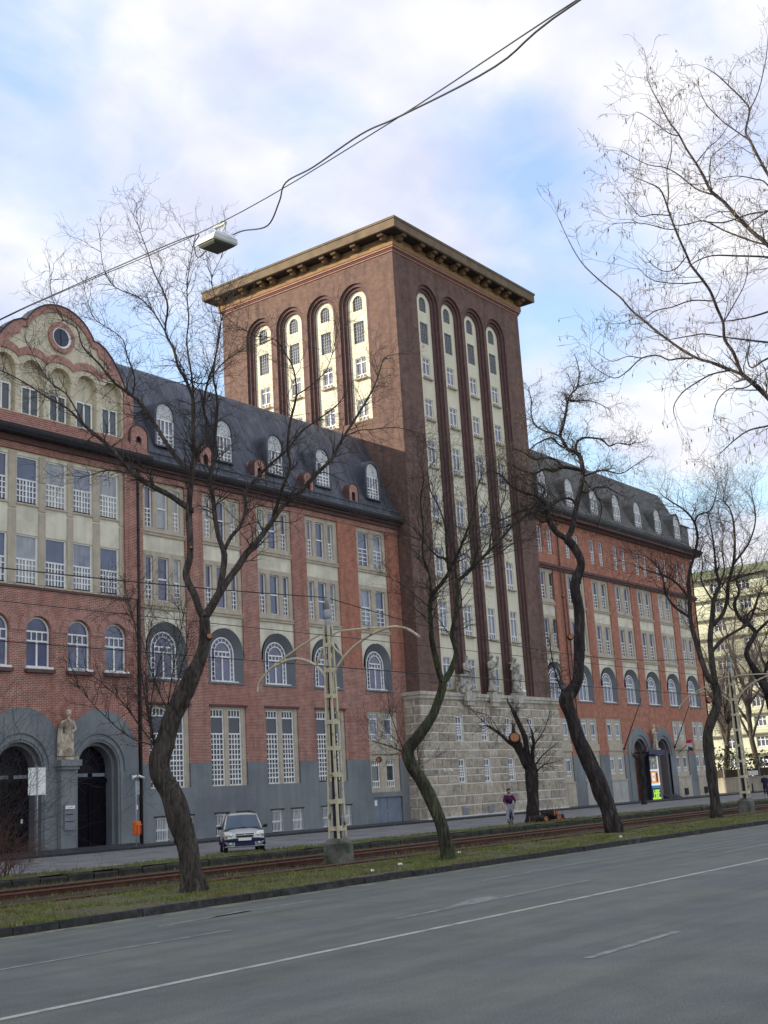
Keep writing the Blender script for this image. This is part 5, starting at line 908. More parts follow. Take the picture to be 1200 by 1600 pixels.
[[19.34,7.61,11.73,0.0136],[19.08,7.82,11.73,0.0125],[18.89,7.98,11.68,0.0104],[18.73,8.07,11.88,0.0078],[18.53,8.19,12.15,0.0052]],
[[19.43,7.58,11.49,0.0126],[19.45,7.53,11.48,0.0126],[19.26,7.69,11.47,0.0115],[18.99,7.92,11.55,0.0104],[18.72,8.16,11.56,0.0083],[18.47,8.39,11.52,0.0052]],
[[21.21,6.55,7.98,0.0328],[21.49,6.26,8.27,0.0329],[21.26,6.66,8.14,0.0275],[21.09,6.96,8.05,0.022],[20.93,7.26,8.0,0.0187],[20.78,7.52,7.82,0.0144],[20.65,7.77,7.59,0.0078]],
[[22.46,6.68,9.87,0.0287],[22.49,6.77,9.64,0.0288],[22.35,7.2,9.72,0.0261],[22.26,7.5,9.58,0.0204],[22.28,7.57,9.8,0.0175],[22.4,7.53,10.08,0.0117]],
[[23.27,6.75,13.24,0.0237],[22.97,7.01,12.94,0.0236],[22.7,7.26,12.72,0.0177]],
[[23.25,6.59,12.69,0.0236],[23.11,6.71,12.61,0.0236],[22.73,6.86,13.35,0.0175],[22.51,7.03,13.47,0.0151],[22.19,7.29,13.51,0.0116],[21.87,7.57,13.42,0.0081]]],"pollard":[[[57.39,33.89,0.18,0.4496],[57.39,33.9,0.44,0.3631],[57.42,33.85,1.58,0.3459],[57.45,33.82,2.83,0.3459],[57.41,33.88,3.2,0.3631]],
[[57.41,33.88,3.2,0.2594],[57.35,34.04,3.21,0.2596],[57.4,34.26,3.72,0.2603],[57.43,34.5,4.21,0.2609],[57.47,34.72,4.7,0.2615]],
[[57.42,34.4,4.0,0.0869],[57.1,34.87,4.47,0.0956],[56.9,35.16,4.86,0.0869],[56.55,35.66,5.34,0.0696]],
[[57.45,33.82,3.2,0.2075],[57.34,33.9,3.77,0.1728],[57.28,33.91,4.54,0.1554],[57.15,34.02,5.08,0.1381],[56.97,34.2,5.73,0.1208],[56.84,34.32,6.18,0.1035]],
[[57.43,33.83,3.27,0.1383],[57.49,33.72,3.29,0.1383],[57.43,33.63,3.85,0.1036],[57.42,33.5,4.34,0.0862],[57.27,33.5,5.01,0.0516]],
[[56.55,35.66,5.34,0.0261],[56.23,36.18,5.96,0.0174],[56.08,36.45,6.42,0.0122]],
[[56.9,35.16,4.86,0.0243],[56.78,35.72,5.86,0.0174],[56.47,36.43,6.19,0.014]],
[[57.44,33.53,4.17,0.0345],[57.78,33.02,4.97,0.0259],[58.01,32.66,5.96,0.0172]],
[[57.49,33.72,3.29,0.0519],[57.56,33.61,3.18,0.0519],[57.79,33.24,3.65,0.0346],[58.15,32.69,4.11,0.0207]],
[[57.45,33.82,2.83,0.0432],[57.54,33.56,2.85,0.0432],[57.67,33.14,3.15,0.0345],[57.9,32.49,3.27,0.0172]]],"stub":[[[90.32,43.29,0.2,0.2053],[90.32,43.29,1.08,0.1539],[90.41,43.17,2.04,0.1796],[90.34,43.27,2.78,0.1539],[90.4,43.19,3.27,0.1796],[90.38,43.22,3.86,0.1539],[90.46,43.11,4.2,0.1026]],
[[90.35,43.25,3.52,0.1283],[90.27,43.6,3.89,0.1156],[90.24,43.74,4.05,0.1028]],
[[90.45,43.12,4.1,0.1026],[90.51,42.78,4.48,0.0769]]]}
# ------------------------------------------------------------------ trees
def smooth(br, sub=3):
    P = [Vector(p[:3]) for p in br]; r_ = [p[3] for p in br]; o = []; q = []
    for i in range(len(P)-1):
        a = P[max(i-1, 0)]; b_ = P[i]; c = P[i+1]; d = P[min(i+2, len(P)-1)]
        for k in range(sub):
            t = k/sub; o.append(0.5*((2*b_)+(c-a)*t+(2*a-5*b_+4*c-d)*t*t+(3*b_-a-3*c+d)*t**3)); q.append(r_[i]*(1-t)+r_[i+1]*t)
    o.append(P[-1]); q.append(r_[-1]); return o, q
def sphere(mb, c, rx, ry, rz, m=None, n=12, k=8):
    rings = []
    for j in range(k+1):
        t = -math.pi/2+math.pi*j/k; q = max(.02, math.cos(t)); rings.append([(c[0]+rx*q*math.cos(2*math.pi*i/n), c[1]+ry*q*math.sin(2*math.pi*i/n), c[2]+rz*math.sin(t)) for i in range(n)])
    mb.loft(rings, m)
def grow(mb, rnd, p, d, Ln, r_, lev, pods, up=.06, wob=.26, n=None):
    n = n or (5 if Ln > .8 else 3); pts = [p.copy()]; rad = [r_]
    for i in range(n):
        d = (d+Vector((rnd.gauss(0, wob), rnd.gauss(0, wob), rnd.gauss(0, wob)+up))).normalized()
        p = p+d*(Ln/n); pts.append(p); rad.append(max(.003, r_*(1-.75*(i+1)/n)))
        if lev > 0 and (i > 0 or rnd.random() < .4):
            for _ in range(1 if rnd.random() < .75 else 2):
                q = d.orthogonal().normalized(); q.rotate(Matrix.Rotation(rnd.uniform(0, 6.28), 3, d)); a = rnd.uniform(.5, 1.05)
                grow(mb, rnd, p, (d*math.cos(a)+q*math.sin(a)).normalized(), Ln*rnd.uniform(.38, .68), rad[-1]*.75, lev-1, pods, up, wob)
    mb.tube(pts, rad, 3, cap=False)
    if pods is not None and lev <= 1:
        for _ in range(pods[1]):
            if rnd.random() < pods[0]:
                q = pts[rnd.randint(1, len(pts)-1)]; h = rnd.uniform(.06, .13); w_ = .013; a = rnd.uniform(0, 3.1); dx, dy = w_*math.cos(a), w_*math.sin(a); j = rnd.uniform(-.03, .03)
                pods[2].face([q, q+Vector((dx, dy, -h*.4)), q+Vector((j, j, -h)), q+Vector((-dx, -dy, -h*.4))])
def tree(key, name, label, bk, tw, seed, group=None, dens=1.0, tl=1.6, lev=2, pods=None, start=.25, up=.06, rmin=.0085, skip0=True, wob=.26, rings=True, cuts=()):
    rnd = random.Random(seed); T_ = TREES[key]; b0 = T_[0][0]; base = Vector((b0[0], b0[1], b0[2]))
    root = thing(name, label, 'tree', base, 0, group); tws = MB(); pm = MB()
    for i, br in enumerate(T_):
        P, r_ = smooth(br, 4 if i == 0 else 3); P = [p-base for p in P]; b = MB(); r_ = [q*(.8 if key == 'near' else .88 if key == 't1' else .93) for q in r_]
        if i == 0:
            P[0] -= Vector((0, 0, .25))
            b.tube(P, [q*(1+.07*mnoise.noise(Vector((k*.9, seed, 0)))) for k, q in enumerate(r_)], 16, wob=.34)
            for k in range(7):
                j = rnd.randint(4, len(P)-2); a = rnd.uniform(0, 6.28); sphere(b, P[j]+Vector((math.cos(a), math.sin(a), 0))*r_[j]*.82, r_[j]*.3, r_[j]*.3, r_[j]*.42, None, 8, 5)
            for k in range(5):      # root flare
                a = k*1.26+rnd.random(); rr_ = r_[0]; b.tube([P[1]+Vector((math.cos(a)*rr_*.35, math.sin(a)*rr_*.35, .55)), P[1]+Vector((math.cos(a)*rr_*.8, math.sin(a)*rr_*.8, .12)), P[1]+Vector((math.cos(a)*rr_*1.15, math.sin(a)*rr_*1.15, -.18))], [rr_*.28, rr_*.3, rr_*.15], 7)
            b.build('trunk', bk, root)
        else:
            thick = r_[0] > .03; b.tube(P, r_, 9 if thick else 5, wob=.15 if thick else 0); b.build('branch', bk, root)
        Ltot = sum((P[j+1]-P[j]).length for j in range(len(P)-1)); s_ = 0
        if i == 0 and skip0: continue
        nt_ = int(Ltot*3.2*dens)+2
        for k in range(nt_):
            t = rnd.uniform(start if r_[0] > .05 else .08, 1.0); x = t*(len(P)-1); j = min(int(x), len(P)-2); p = P[j].lerp(P[j+1], x-j); d = (P[j+1]-P[j]).normalized(); rr_ = r_[j]
            if rr_ > .13 and rnd.random() < .8: continue
            q = d.orthogonal().normalized(); q.rotate(Matrix.Rotation(rnd.uniform(0, 6.28), 3, d)); a = rnd.uniform(.4, 1.1)
            grow(tws, rnd, p, (d*math.cos(a)+q*math.sin(a)).normalized(), tl*rnd.uniform(.4, 1.1), max(rmin, min(.022, rr_*.4)), lev, (pods[0], pods[1], pm) if pods else None, up, wob)
        grow(tws, rnd, P[-1], (P[-1]-P[-2]).normalized(), tl*.6, max(rmin*.8, r_[-1]*.8), lev, (pods[0], pods[1], pm) if pods else None, up, wob)
    tws.build('twigs', tw, root, kind='stuff')
    if pm.f: pm.build('seed_pods', podm, root, kind='stuff')
    for c, nrm, r_ in cuts:     # sawn limb faces
        c = Vector(c)-base; nrm = Vector(nrm).normalized(); q = MB(); q.tube([c-nrm*.12, c+nrm*.01], [r_*1.25, r_*1.1], 10, m=bk); q.tube([c, c+nrm*.022], [r_*.9, r_*.88], 10, m=cutw); q.build('sawn_limb', None, root)
    return root
GT = 'bare street trees along the grass verge'
TOC = Vector((-.80, -.59, .05))
tree('t1', 'street_tree', 'large forked bare tree in the left foreground with a bowed trunk, beneath the hanging lamp', bark, twigm, 3, GT, dens=2.0, tl=1.0, rmin=.010, cuts=[((21.3, 21.25, 6.05), (-.5, -.8, .35), .07), ((20.9, 22.0, 4.68), (-.8, -.5, .1), .05), ((20.6, 22.2, 3.65), (-.7, -.6, .1), .06), ((21.1, 21.6, 8.3), (-.7, -.6, .1), .035)])
tree('t2', 'street_tree', 'bare tree with green mossy S-curved trunk in front of the stone tower base', barkg, twigm, 4, GT, dens=1.5, tl=1.5, rmin=.009, cuts=[((28.9, 22.1, 3.05), (-.8, -.3, -.1), .07)])
tree('t3', 'street_tree', 'dark leaning bare tree with gnarled twisted crown standing right of the tower', barkd, twigm, 5, GT, dens=2.9, tl=1.05, pods=(.3, 1), wob=.45, rmin=.014, cuts=[((44.1, 23.6, 7.85), (-.75, -.6, .1), .11), ((44.35, 23.9, 9.6), (-.75, -.6, .1), .06)])
tree('t4', 'street_tree', 'bare pale-barked tree near the right end of the brick wing with wide twiggy crown', bark, twigm, 6, GT, dens=1.5, tl=2.1, lev=2, rmin=.013, cuts=[((56.6, 23.2, 5.6), (-.6, -.75, .1), .13)])
tree('t5', 'street_tree', 'bare tree with crooked corkscrew limbs at the right edge of the picture', barkd, twigm, 7, GT, dens=1.2, tl=2.0, rmin=.013)
tree('near', 'roadside_tree', 'near bare tree reaching in from the right with long sunlit limbs and hanging seed pods', bark, twigy, 8, None, dens=.95, tl=.8, lev=2, pods=(.2, 1), start=.1, rmin=.005, up=.03)
tree('pollard', 'pollarded_tree', 'stout pollarded tree stump with sawn orange limb face before the stone tower base', barkd, twigm, 9, None, dens=1.7, tl=1.2, lev=1, rmin=.012, start=.3, cuts=[((56.6, 34.15, 4.65), (-.75, -.55, .35), .27)])
tree('stub', 'pruned_tree', 'small dark knobbly pruned tree in front of the lit advertising panel', barkd, twigm, 10, None, dens=.4, tl=.5, lev=0)
# second row of trees far right, before the apartment block
def free_tree(name, label, x, y, z, h, seed, m, tw, group, spread=.5, tl=3.2, rmin=.02):
    rnd = random.Random(seed); root = thing(name, label, 'tree', (x, y, z), 0, group); b = MB(); P = [Vector((0, 0, -.3))]; p = Vector((0, 0, 0)); d = Vector((0, 0, 1))
    for i in range(7): d = (d+Vector((rnd.gauss(0, .09), rnd.gauss(0, .09), .25))).normalized(); P.append(p); p = p+d*h*.09
    r_ = h*.016; b.tube(P, [r_*(1.3-.09*i) for i in range(len(P))], 8, wob=.15); b.build('trunk', m, root); tws = MB()
    for k in range(11):
        st = P[rnd.randint(4, len(P)-1)]; a = rnd.uniform(0, 6.28); e = rnd.uniform(.2, spread+.35)
        d = Vector((math.cos(a)*math.sin(e), math.sin(a)*math.sin(e), math.cos(e))); Q = [st]; q = st.copy(); n = 8
        for i in range(n): d = (d+Vector((rnd.gauss(0, .13), rnd.gauss(0, .13), rnd.gauss(.04, .1)))).normalized(); q = q+d*h*.55/n*rnd.uniform(.8, 1.15); Q.append(q)
        rad = [r_*.55*(1-.85*i/n) for i in range(n+1)]; bb = MB(); bb.tube(Q, rad, 5); bb.build('branch', m, root)
        for i in range(26):
            j = rnd.randint(1, n-1); dd = (Q[j+1]-Q[j]).normalized(); o = dd.orthogonal().normalized(); o.rotate(Matrix.Rotation(rnd.uniform(0, 6.28), 3, dd)); a = rnd.uniform(.4, 1)
            grow(tws, rnd, Q[j].lerp(Q[j+1], rnd.random()), (dd*math.cos(a)+o*math.sin(a)).normalized(), tl*rnd.uniform(.4, 1), rmin, 2, None, .06, .24)
    tws.build('twigs', tw, root, kind='stuff'); return root
GR = 'bare trees before the yellow apartment block'
LB = ['bare tree just right of the brick wing before the yellow apartment block', 'tall bare tree behind the second lattice mast before the yellow apartment block', 'bare tree at the right edge before the yellow apartment block', 'thin dark bare tree low against the apartment block behind the far wall']
for i, (x, y, h) in enumerate([(137, 55.5, 17), (150, 56.2, 22), (141, 49.5, 19), (160, 64.5, 16)]): free_tree('park_tree', LB[i], x, y, .3, h, 20+i, bark, twigy, GR)

# ------------------------------------------------------------------ statues
def loftfig(secs, n=22, fold=0.0, nf=9, seed=0, m=None, mb=None, tw=0):
    """draped body from elliptical sections (z, cx, cy, rx, ry) with vertical folds"""
    rings = []
    for z, cx, cy, rx, ry in secs:
        k = max(0, min(1, (1.25-z)/.9)); rg_ = []
        for i in range(n):
            a = 2*math.pi*i/n; q = 1+fold*k*math.sin(nf*a+seed+z*1.3)+fold*.5*k*math.sin(5*a+2*seed-z*2)
            rg_.append((cx+rx*q*math.cos(a), cy+ry*q*math.sin(a), z))
        rings.append(rg_)
    mb.loft(rings, m)
def head(mb, c, s=1.0, m=None, yaw=0):
    sphere(mb, c, .088*s, .105*s, .13*s, m, 14, 10); mb.tube([(c[0], c[1]+.02, c[2]-.25*s), (c[0], c[1], c[2]-.05*s)], [.07*s, .055*s], 8, m)
    mb.tube([(c[0], c[1]-.085*s, c[2]+.045*s), (c[0], c[1]-.125*s, c[2]-.03*s), (c[0], c[1]-.095*s, c[2]-.035*s)], [.012*s, .02*s, .012*s], 6, m)   # nose
    for sx in (-1, 1):
        sphere(mb, (c[0]+sx*.035*s, c[1]-.088*s, c[2]+.02*s), .016*s, .012*s, .011*s, m, 6, 4); sphere(mb, (c[0]+sx*.09*s, c[1]+.01*s, c[2]), .014*s, .024*s, .032*s, m, 6, 4)
    sphere(mb, (c[0], c[1]-.095*s, c[2]-.07*s), .028*s, .016*s, .011*s, m, 6, 4)
def hand(mb, c, d, s=1.0, m=None):
    """palm with four fingers and a thumb, curled"""
    c = Vector(c); d = Vector(d).normalized(); sd_ = d.cross(Vector((0, 0, 1)));
    if sd_.length < .1: sd_ = Vector((1, 0, 0))
    sd_.normalize(); up = sd_.cross(d)
    mb.tube([c-d*.03*s, c+d*.04*s, c+d*.085*s], [.032*s, .042*s, .036*s], 8, m)
    for i, ln in enumerate((.062, .075, .07, .055)):
        o = c+d*.08*s+sd_*(i-1.5)*.021*s; mb.tube([o, o+d*ln*.5*s-up*.008*s, o+d*ln*.85*s-up*.035*s], [.0105*s, .0095*s, .007*s], 5, m)
    o = c+d*.03*s+sd_*.038*s; mb.tube([o, o+sd_*.028*s+d*.03*s, o+sd_*.025*s+d*.06*s-up*.02*s], [.012*s, .011*s, .008*s], 5, m)
def arm(mb, pts, s=1.0, m=None, h=True):
    P = [Vector(p) for p in pts]; mb.tube(P, [.085*s, .068*s, .05*s][:len(P)] if len(P) == 3 else [.085*s]*len(P), 9, m)
    if h: hand(mb, P[-1]+(P[-1]-P[-2]).normalized()*.03, P[-1]-P[-2], s, m)
def fuse(o, vox=.022):
    md = o.modifiers.new('fuse', 'REMESH'); md.mode = 'VOXEL'; md.voxel_size = vox; md.use_smooth_shade = True
    ms = o.modifiers.new('soften', 'SMOOTH'); ms.factor = .5; ms.iterations = 2; return o
def statue(name, label, loc, m, sc_=1.0, kind=0, plinth=True, grp=None):
    t = thing(name, label, 'statue', loc, 0, grp); mb = MB(); s = 1
    loftfig([(.06, 0, 0, .27, .2), (.25, 0, 0, .24, .18), (.6, .01, 0, .215, .165), (.95, .02, 0, .205, .16), (1.08, .01, 0, .17, .14), (1.25, 0, 0, .2, .145), (1.42, 0, 0, .235, .15), (1.5, 0, 0, .15, .11)], fold=.09, nf=9, seed=kind*1.7, mb=mb)
    head(mb, (0.01, -.02, 1.74), 1.08)
    if kind == 0:      # right arm bent up to the shoulder holding the cloak, left hand on the belt
        arm(mb, [(-.22, 0, 1.42), (-.40, -.05, 1.22), (-.22, -.14, 1.42)]); arm(mb, [(.22, 0, 1.42), (.31, -.06, 1.12), (.12, -.19, 1.05)])
        loftfig([(.06, -.30, .08, .15, .10), (.6, -.33, .08, .14, .09), (1.2, -.34, .05, .12, .07), (1.42, -.2, .04, .12, .07)], n=16, fold=.16, nf=7, mb=mb)
        loftfig([(.06, .22, .1, .1, .09), (.8, .24, .1, .09, .07), (1.4, .2, .06, .07, .05)], n=14, fold=.14, nf=6, mb=mb)
        sphere(mb, (.0, -.02, 1.83), .11, .12, .08)
    elif kind == 1:    # arms folded, seated-like bend towards the side, hands together before the belly
        arm(mb, [(-.22, 0, 1.42), (-.30, -.08, 1.12), (.05, -.24, 1.0)]); arm(mb, [(.22, 0, 1.42), (.27, -.1, 1.15), (.08, -.25, 1.12)]); mb.tube([(.1, -.26, .1), (.1, -.28, 1.2)], [.05, .03], 8)
    elif kind == 2:
        arm(mb, [(-.22, 0, 1.42), (-.32, -.05, 1.14), (-.08, -.22, 1.2)]); arm(mb, [(.22, 0, 1.42), (.38, -.08, 1.3), (.30, -.2, 1.52)]); sphere(mb, (.3, -.2, 1.66), .09, .09, .1)
    else:
        arm(mb, [(-.22, 0, 1.42), (-.36, -.02, 1.2), (-.33, -.1, 1.55)]); arm(mb, [(.22, 0, 1.42), (.33, -.04, 1.12), (.2, -.2, .95)]); mb.box(.1, .36, -.3, -.12, .7, .95)
        mb.box(-.3, .3, -.05, .15, 1.52, 1.6)
    f_ = mb.build('figure', m, t, ); f_.scale = (sc_, sc_, sc_); fuse(f_, .02); f_.location = (0, 0, .1)
    if plinth: boxo('plinth', -.45, .45, -.27, .27, 0, .14, m, t)
    return t
statue('stone_statue', 'pale stone robed statue on the grey corbel between the two left entrance arches', (39.78, 49.63, 4.665), statm, 1.24, 0)
statue('stone_statue', 'weathered statue bending over a block, leftmost of the three on the tower base', (74.35, 48.43, 8.905), statg, 1.38, 1)
statue('stone_statue', 'tallest weathered statue with folded arms, middle of the three on the tower base', (77.75, 48.43, 8.905), statg, 1.55, 2)
statue('stone_statue', 'weathered statue carrying a load, rightmost on the tower base beside the white lamp', (81.05, 48.43, 8.905), statg, 1.5, 3)
b = MB(); b.box(-.5, .5, -.25, .25, 0, 1.3); b.box(-.56, .56, -.3, .3, 1.18, 1.3); tag(b.build('stone_block', statg, loc=(73.85, 48.5, 8.87)), 'squared weathered stone block before the leftmost tower statue', 'block')
statue('stone_statue', 'pale stone statue raising an arm between the two right entrance arches', (107.1, 49.62, 4.755), statm, 1.2, 2)
t = thing('globe_lamp', 'round white lamp on the tower base ledge right of the statues', 'lamp', (82.15, 48.5, 8.87)); b = MB(); b.tube([(0, 0, 0), (0, 0, .2)], .1, 8); b.build('base', capst, t); b = MB(); sphere(b, (0, 0, .36), .26, .26, .17); b.build('lamp_globe', white, t)

# ------------------------------------------------------------------ masts, wires, hanging lamp
ironc = mat('peeling_cream_mast_paint', (0.68, 0.6, 0.4), 0.8, 0.12, 3, 0.4, 18, c2=(0.20, 0.095, 0.04), c2s=2.2, c2a=(0.56, 0.66))
conc = mat('mossy_concrete', (0.2, 0.19, 0.155), 0.95, 0.3, 4, 1.0, 15, c2=(0.06, 0.065, 0.04), c2s=2)
def mast(label, x, y, z, H_, s=1.0):
    t = thing('tram_mast', label, 'mast', (x, y, z), 0, 'lattice tram wire masts')
    b = MB(); e = .33; b.loft([[(-e, -e, -.3), (e, -e, -.3), (e, e, -.3), (-e, e, -.3)], [(-e, -e, .62), (e, -e, .62), (e, e, .62), (-e, e, .62)], [(-e+.13, -e+.13, .78), (e-.13, -e+.13, .78), (e-.13, e-.13, .78), (-e+.13, e-.13, .78)]], conc, smooth=False); b.build('concrete_foot', None, t)
    w0, w1 = .175, .085; zt = H_-.9
    hw = lambda q: w0+(w1-w0)*(q-.7)/(zt-.7)
    b = MB()
    for sx in (-1, 1):
        for sy in (-1, 1):
            a, c = hw(.7), hw(zt); g = .034
            b.loft([[(sx*a-g, sy*a-g, .7), (sx*a+g, sy*a-g, .7), (sx*a+g, sy*a+g, .7), (sx*a-g, sy*a+g, .7)], [(sx*c-g, sy*c-g, zt), (sx*c+g, sy*c-g, zt), (sx*c+g, sy*c+g, zt), (sx*c-g, sy*c+g, zt)]], smooth=False)
    b.build('corner_legs', ironc, t)
    b = MB(); b.loft([[(sx*q, sy*q, z) for sx, sy in ((-1, -1), (1, -1), (1, 1), (-1, 1))] for q, z in ((.09, .7), (.04, zt))], smooth=False); b.build('inner_core', MATS['dark_gutter'], t)
    q = 1.0; k = 0
    while q < zt:
        a = hw(q)+.03; b = MB()
        for s_ in (-1, 1): b.box(-a, a, s_*a-.012, s_*a+.012, q, q+.15); b.box(s_*a-.012, s_*a+.012, -a+.02, a-.02, q+.01, q+.14)
        b.build('batten_plate', ironc, t); q += .82
    b = MB(); b.tube([(0, 0, zt-.3), (0, 0, H_-.5)], .10, 10); b.tube([(0, 0, H_-.75), (0, 0, H_-.62), (0, 0, H_-.42), (0, 0, H_-.38)], [.08, .13, .13, .09], 10); b.tube([(0, 0, H_-.4), (0, 0, H_-.1), (0, 0, H_)], [.09, .07, .11], 8); b.build('mast_head', steel, t)
    for sgn, nm in ((1, 'arm'), (-1, 'arm')):
        b = MB(); R_ = .035; S = sgn
        if S > 0: up = [(0, .1, H_-1.25), (0, .35, H_-1.15), (0, 1.5, H_-1.55), (0, 2.6, H_-2.05), (0, 3.1, H_-2.45), (0, 3.18, H_-2.75)]; lo_ = [(0, .12, H_-2.9), (0, .25, H_-2.45), (0, .8, H_-2.0), (0, 1.6, H_-1.8), (0, 2.4, H_-1.98)]; st = [(0, .12, H_-1.45), (0, .55, H_-2.1)]
        else: up = [(0, -.55, H_-1.95), (0, -.2, H_-1.6), (0, -.12, H_-1.35), (0, -.3, H_-1.18), (0, -.8, H_-1.15), (0, -2.4, H_-1.25)]; lo_ = [(0, -.12, H_-3.1), (0, -.15, H_-2.5), (0, -.8, H_-1.85), (0, -1.7, H_-1.42), (0, -2.5, H_-1.27), (0, -3.1, H_-1.38), (0, -3.6, H_-1.7)]; st = None
        for c in (up, lo_, st):
            if c: Q, _ = smooth([(*p, 1) for p in c], 4); b.tube(Q, R_*(1.25 if c is lo_ else 1), 6)
        b.build('curved_arm', ironc, t)
    return t
mast('near lattice tram mast with rusty curved arms before the left wing', 30.6, 25.15, .05, 8.35)
mast('far lattice tram mast with curved arms at the right edge before the apartment block', 65.2, 25.35, .05, 8.4)
wirem = mat('wire_dark', (0.03, 0.03, 0.03), 0.6)
def wire(label, pts, r_=.011, name='overhead_wire', m=wirem, grp='overhead wires'):
    b = MB(); Q, _ = smooth([(*p, 1) for p in pts], 6); b.tube(Q, r_, 5); return tag(b.build(name, m), label, 'wire', grp)
def sag(x0, z0, x1, z1, y, s, y1=None):
    y1 = y if y1 is None else y1
    return [(x0+(x1-x0)*t, y+(y1-y)*t, z0+(z1-z0)*t-4*s*t*(1-t)) for t in (0, .125, .25, .375, .5, .625, .75, .875, 1)]
wire('uppermost feeder wire running from the near mast head to the left', sag(-5, 8.4, 30.6, 8.42, 25.15, .45), .016)
wire('uppermost feeder wire running from the near mast head to the far mast', sag(30.6, 8.42, 65.2, 8.45, 25.15, .95, 25.35), .016)
wire('uppermost feeder wire beyond the far mast', sag(65.2, 8.45, 110, 8.45, 25.35, .9), .016)
wire('middle tram wire crossing in front of the arched windows', sag(-10, 6.72, 120, 6.62, 22.8, .0), .010)
wire('second tram wire above the far track', sag(-10, 6.74, 120, 6.5, 28.0, .0), .010)
wire('lowest tram contact wire above the near track', sag(-10, 5.86, 120, 5.6, 22.8, .0), .009)
LW = [(22.5, 42, 15.5), (17.12, 23.95, 13.78), (16.59, 21.3, 13.4), (15.9, 15.4, 12.93), (13.88, 9.82, 12.0), (11.39, 4.79, 10.44), (8.5, -1.5, 9.2)]
# points on the span from the measured line of sight of its two ends
SP0 = Vector((19.0, 32.0, 14.98)); SPL = Vector((15.93, 15.42, 13.02)); SP1 = Vector((11.39, 4.79, 10.75)); SP2 = Vector((9.2, -.2, 9.6))
spanw = wire('steel span wire carrying the hanging street lamp across the road', [tuple(p) for p in (SP0, Vector((17.25, 23.95, 13.95)), Vector((16.75, 21.3, 13.62)), SPL, Vector((13.88, 9.82, 12.0)), SP1, SP2)], .010)
LP = Vector((15.96, 15.42, 12.72)); ax = (SPL-Vector((13.88, 9.82, 12.0))).normalized()
t = thing('hanging_street_lamp', 'grey box street lamp hanging from the span wire above the road', 'street lamp', LP); ya = math.atan2(ax.y, ax.x)
lampw = mat('lamp_housing_grey', (0.62, 0.62, 0.55), 0.6, 0.1, 4); lampd = mat('lamp_dark_glass', (0.09, 0.095, 0.075), 0.35, 0.1, 4)
t.rotation_euler = (R(7), R(-12), ya)
b = MB(); b.loft([[(sx*a*.40, sy*c*.2, z) for sx, sy in ((-1, -1), (1, -1), (1, 1), (-1, 1))] for a, c, z in ((.95, 1.25, -.12), (1, 1.3, -.09), (.95, 1.2, .0), (.66, .7, .08), (.5, .45, .09))], smooth=False); b.build('housing', lampw, t)
b = MB(); b.loft([[(sx*a*.38, sy*c*.2, z) for sx, sy in ((-1, -1), (1, -1), (1, 1), (-1, 1))] for a, c, z in ((.8, .9, -.185), (.95, 1.1, -.15), (.97, 1.12, -.131))], smooth=False); b.build('lamp_glass', lampd, t)
b = MB(); b.box(-.24, .24, -.03, .03, .26, .32); b.tube([(-.22, 0, .28), (-.24, 0, .18), (-.12, 0, .13)], .015, 5); b.tube([(.22, 0, .28), (.16, 0, .18), (.08, 0, .13)], .015, 5); b.tube([(0, 0, .3), (0, 0, .38)], .03, 6); b.build('hanger_bracket', lampw, t)
def ln(a, c, t_): return a+(c-a)*t_
pA = LP+Vector((-.02, -.42, -.05)); A1 = ln(SPL, SP1, .27)+Vector((0, 0, -.02))
wire('black lamp supply cable looping down from the span wire', [tuple(p) for p in (SP2+Vector((0, 0, .02)), ln(SPL, SP1, .95)+Vector((0, 0, -.03)), ln(SPL, SP1, .8)+Vector((0, 0, -.22)), ln(SPL, SP1, .6)+Vector((0, 0, -.10)), ln(SPL, SP1, .5), ln(SPL, SP1, .36)+Vector((0, 0, -.05)), A1, ln(SPL, SP1, .245)+Vector((0, 0, -.3)), ln(SPL, SP1, .2)+Vector((0, 0, -.62)), ln(SPL, SP1, .11)+Vector((0, 0, -.45)), pA)], .014, 'supply_cable')
wire('short cable wound along the span wire left of the lamp', [tuple(p) for p in (LP+Vector((.05, .38, -.1)), LP+Vector((.06, .62, -.15)), LP+Vector((.06, .72, .15)), ln(SPL, Vector((16.75, 21.3, 13.62)), .13), ln(SPL, Vector((16.75, 21.3, 13.62)), .6)+Vector((0, 0, .03)), Vector((16.76, 21.3, 13.65)), Vector((17.26, 23.95, 13.98)), SP0)], .012, 'supply_cable')
t = thing('concrete_pole', 'grey concrete pole whose edge shows in the top right corner', 'pole', (8.9, 2.12, .14)); b = MB(); b.tube([(0, 0, -.3), (0, 0, 10.0)], [.13, .10], 12); b.build('shaft', conc, t); b = MB(); b.tube([(0, 0, 9.95), (0, 0, 10.1)], [.11, .06], 12); b.build('cap', conc, t)
t = thing('concrete_pole', 'grey concrete pole on the near pavement that anchors the lamp span wire', 'pole', (9.15, -.25, 0)); b = MB(); b.tube([(0, 0, -.3), (0, 0, 10.2)], [.2, .15], 12); b.build('shaft', conc, t)

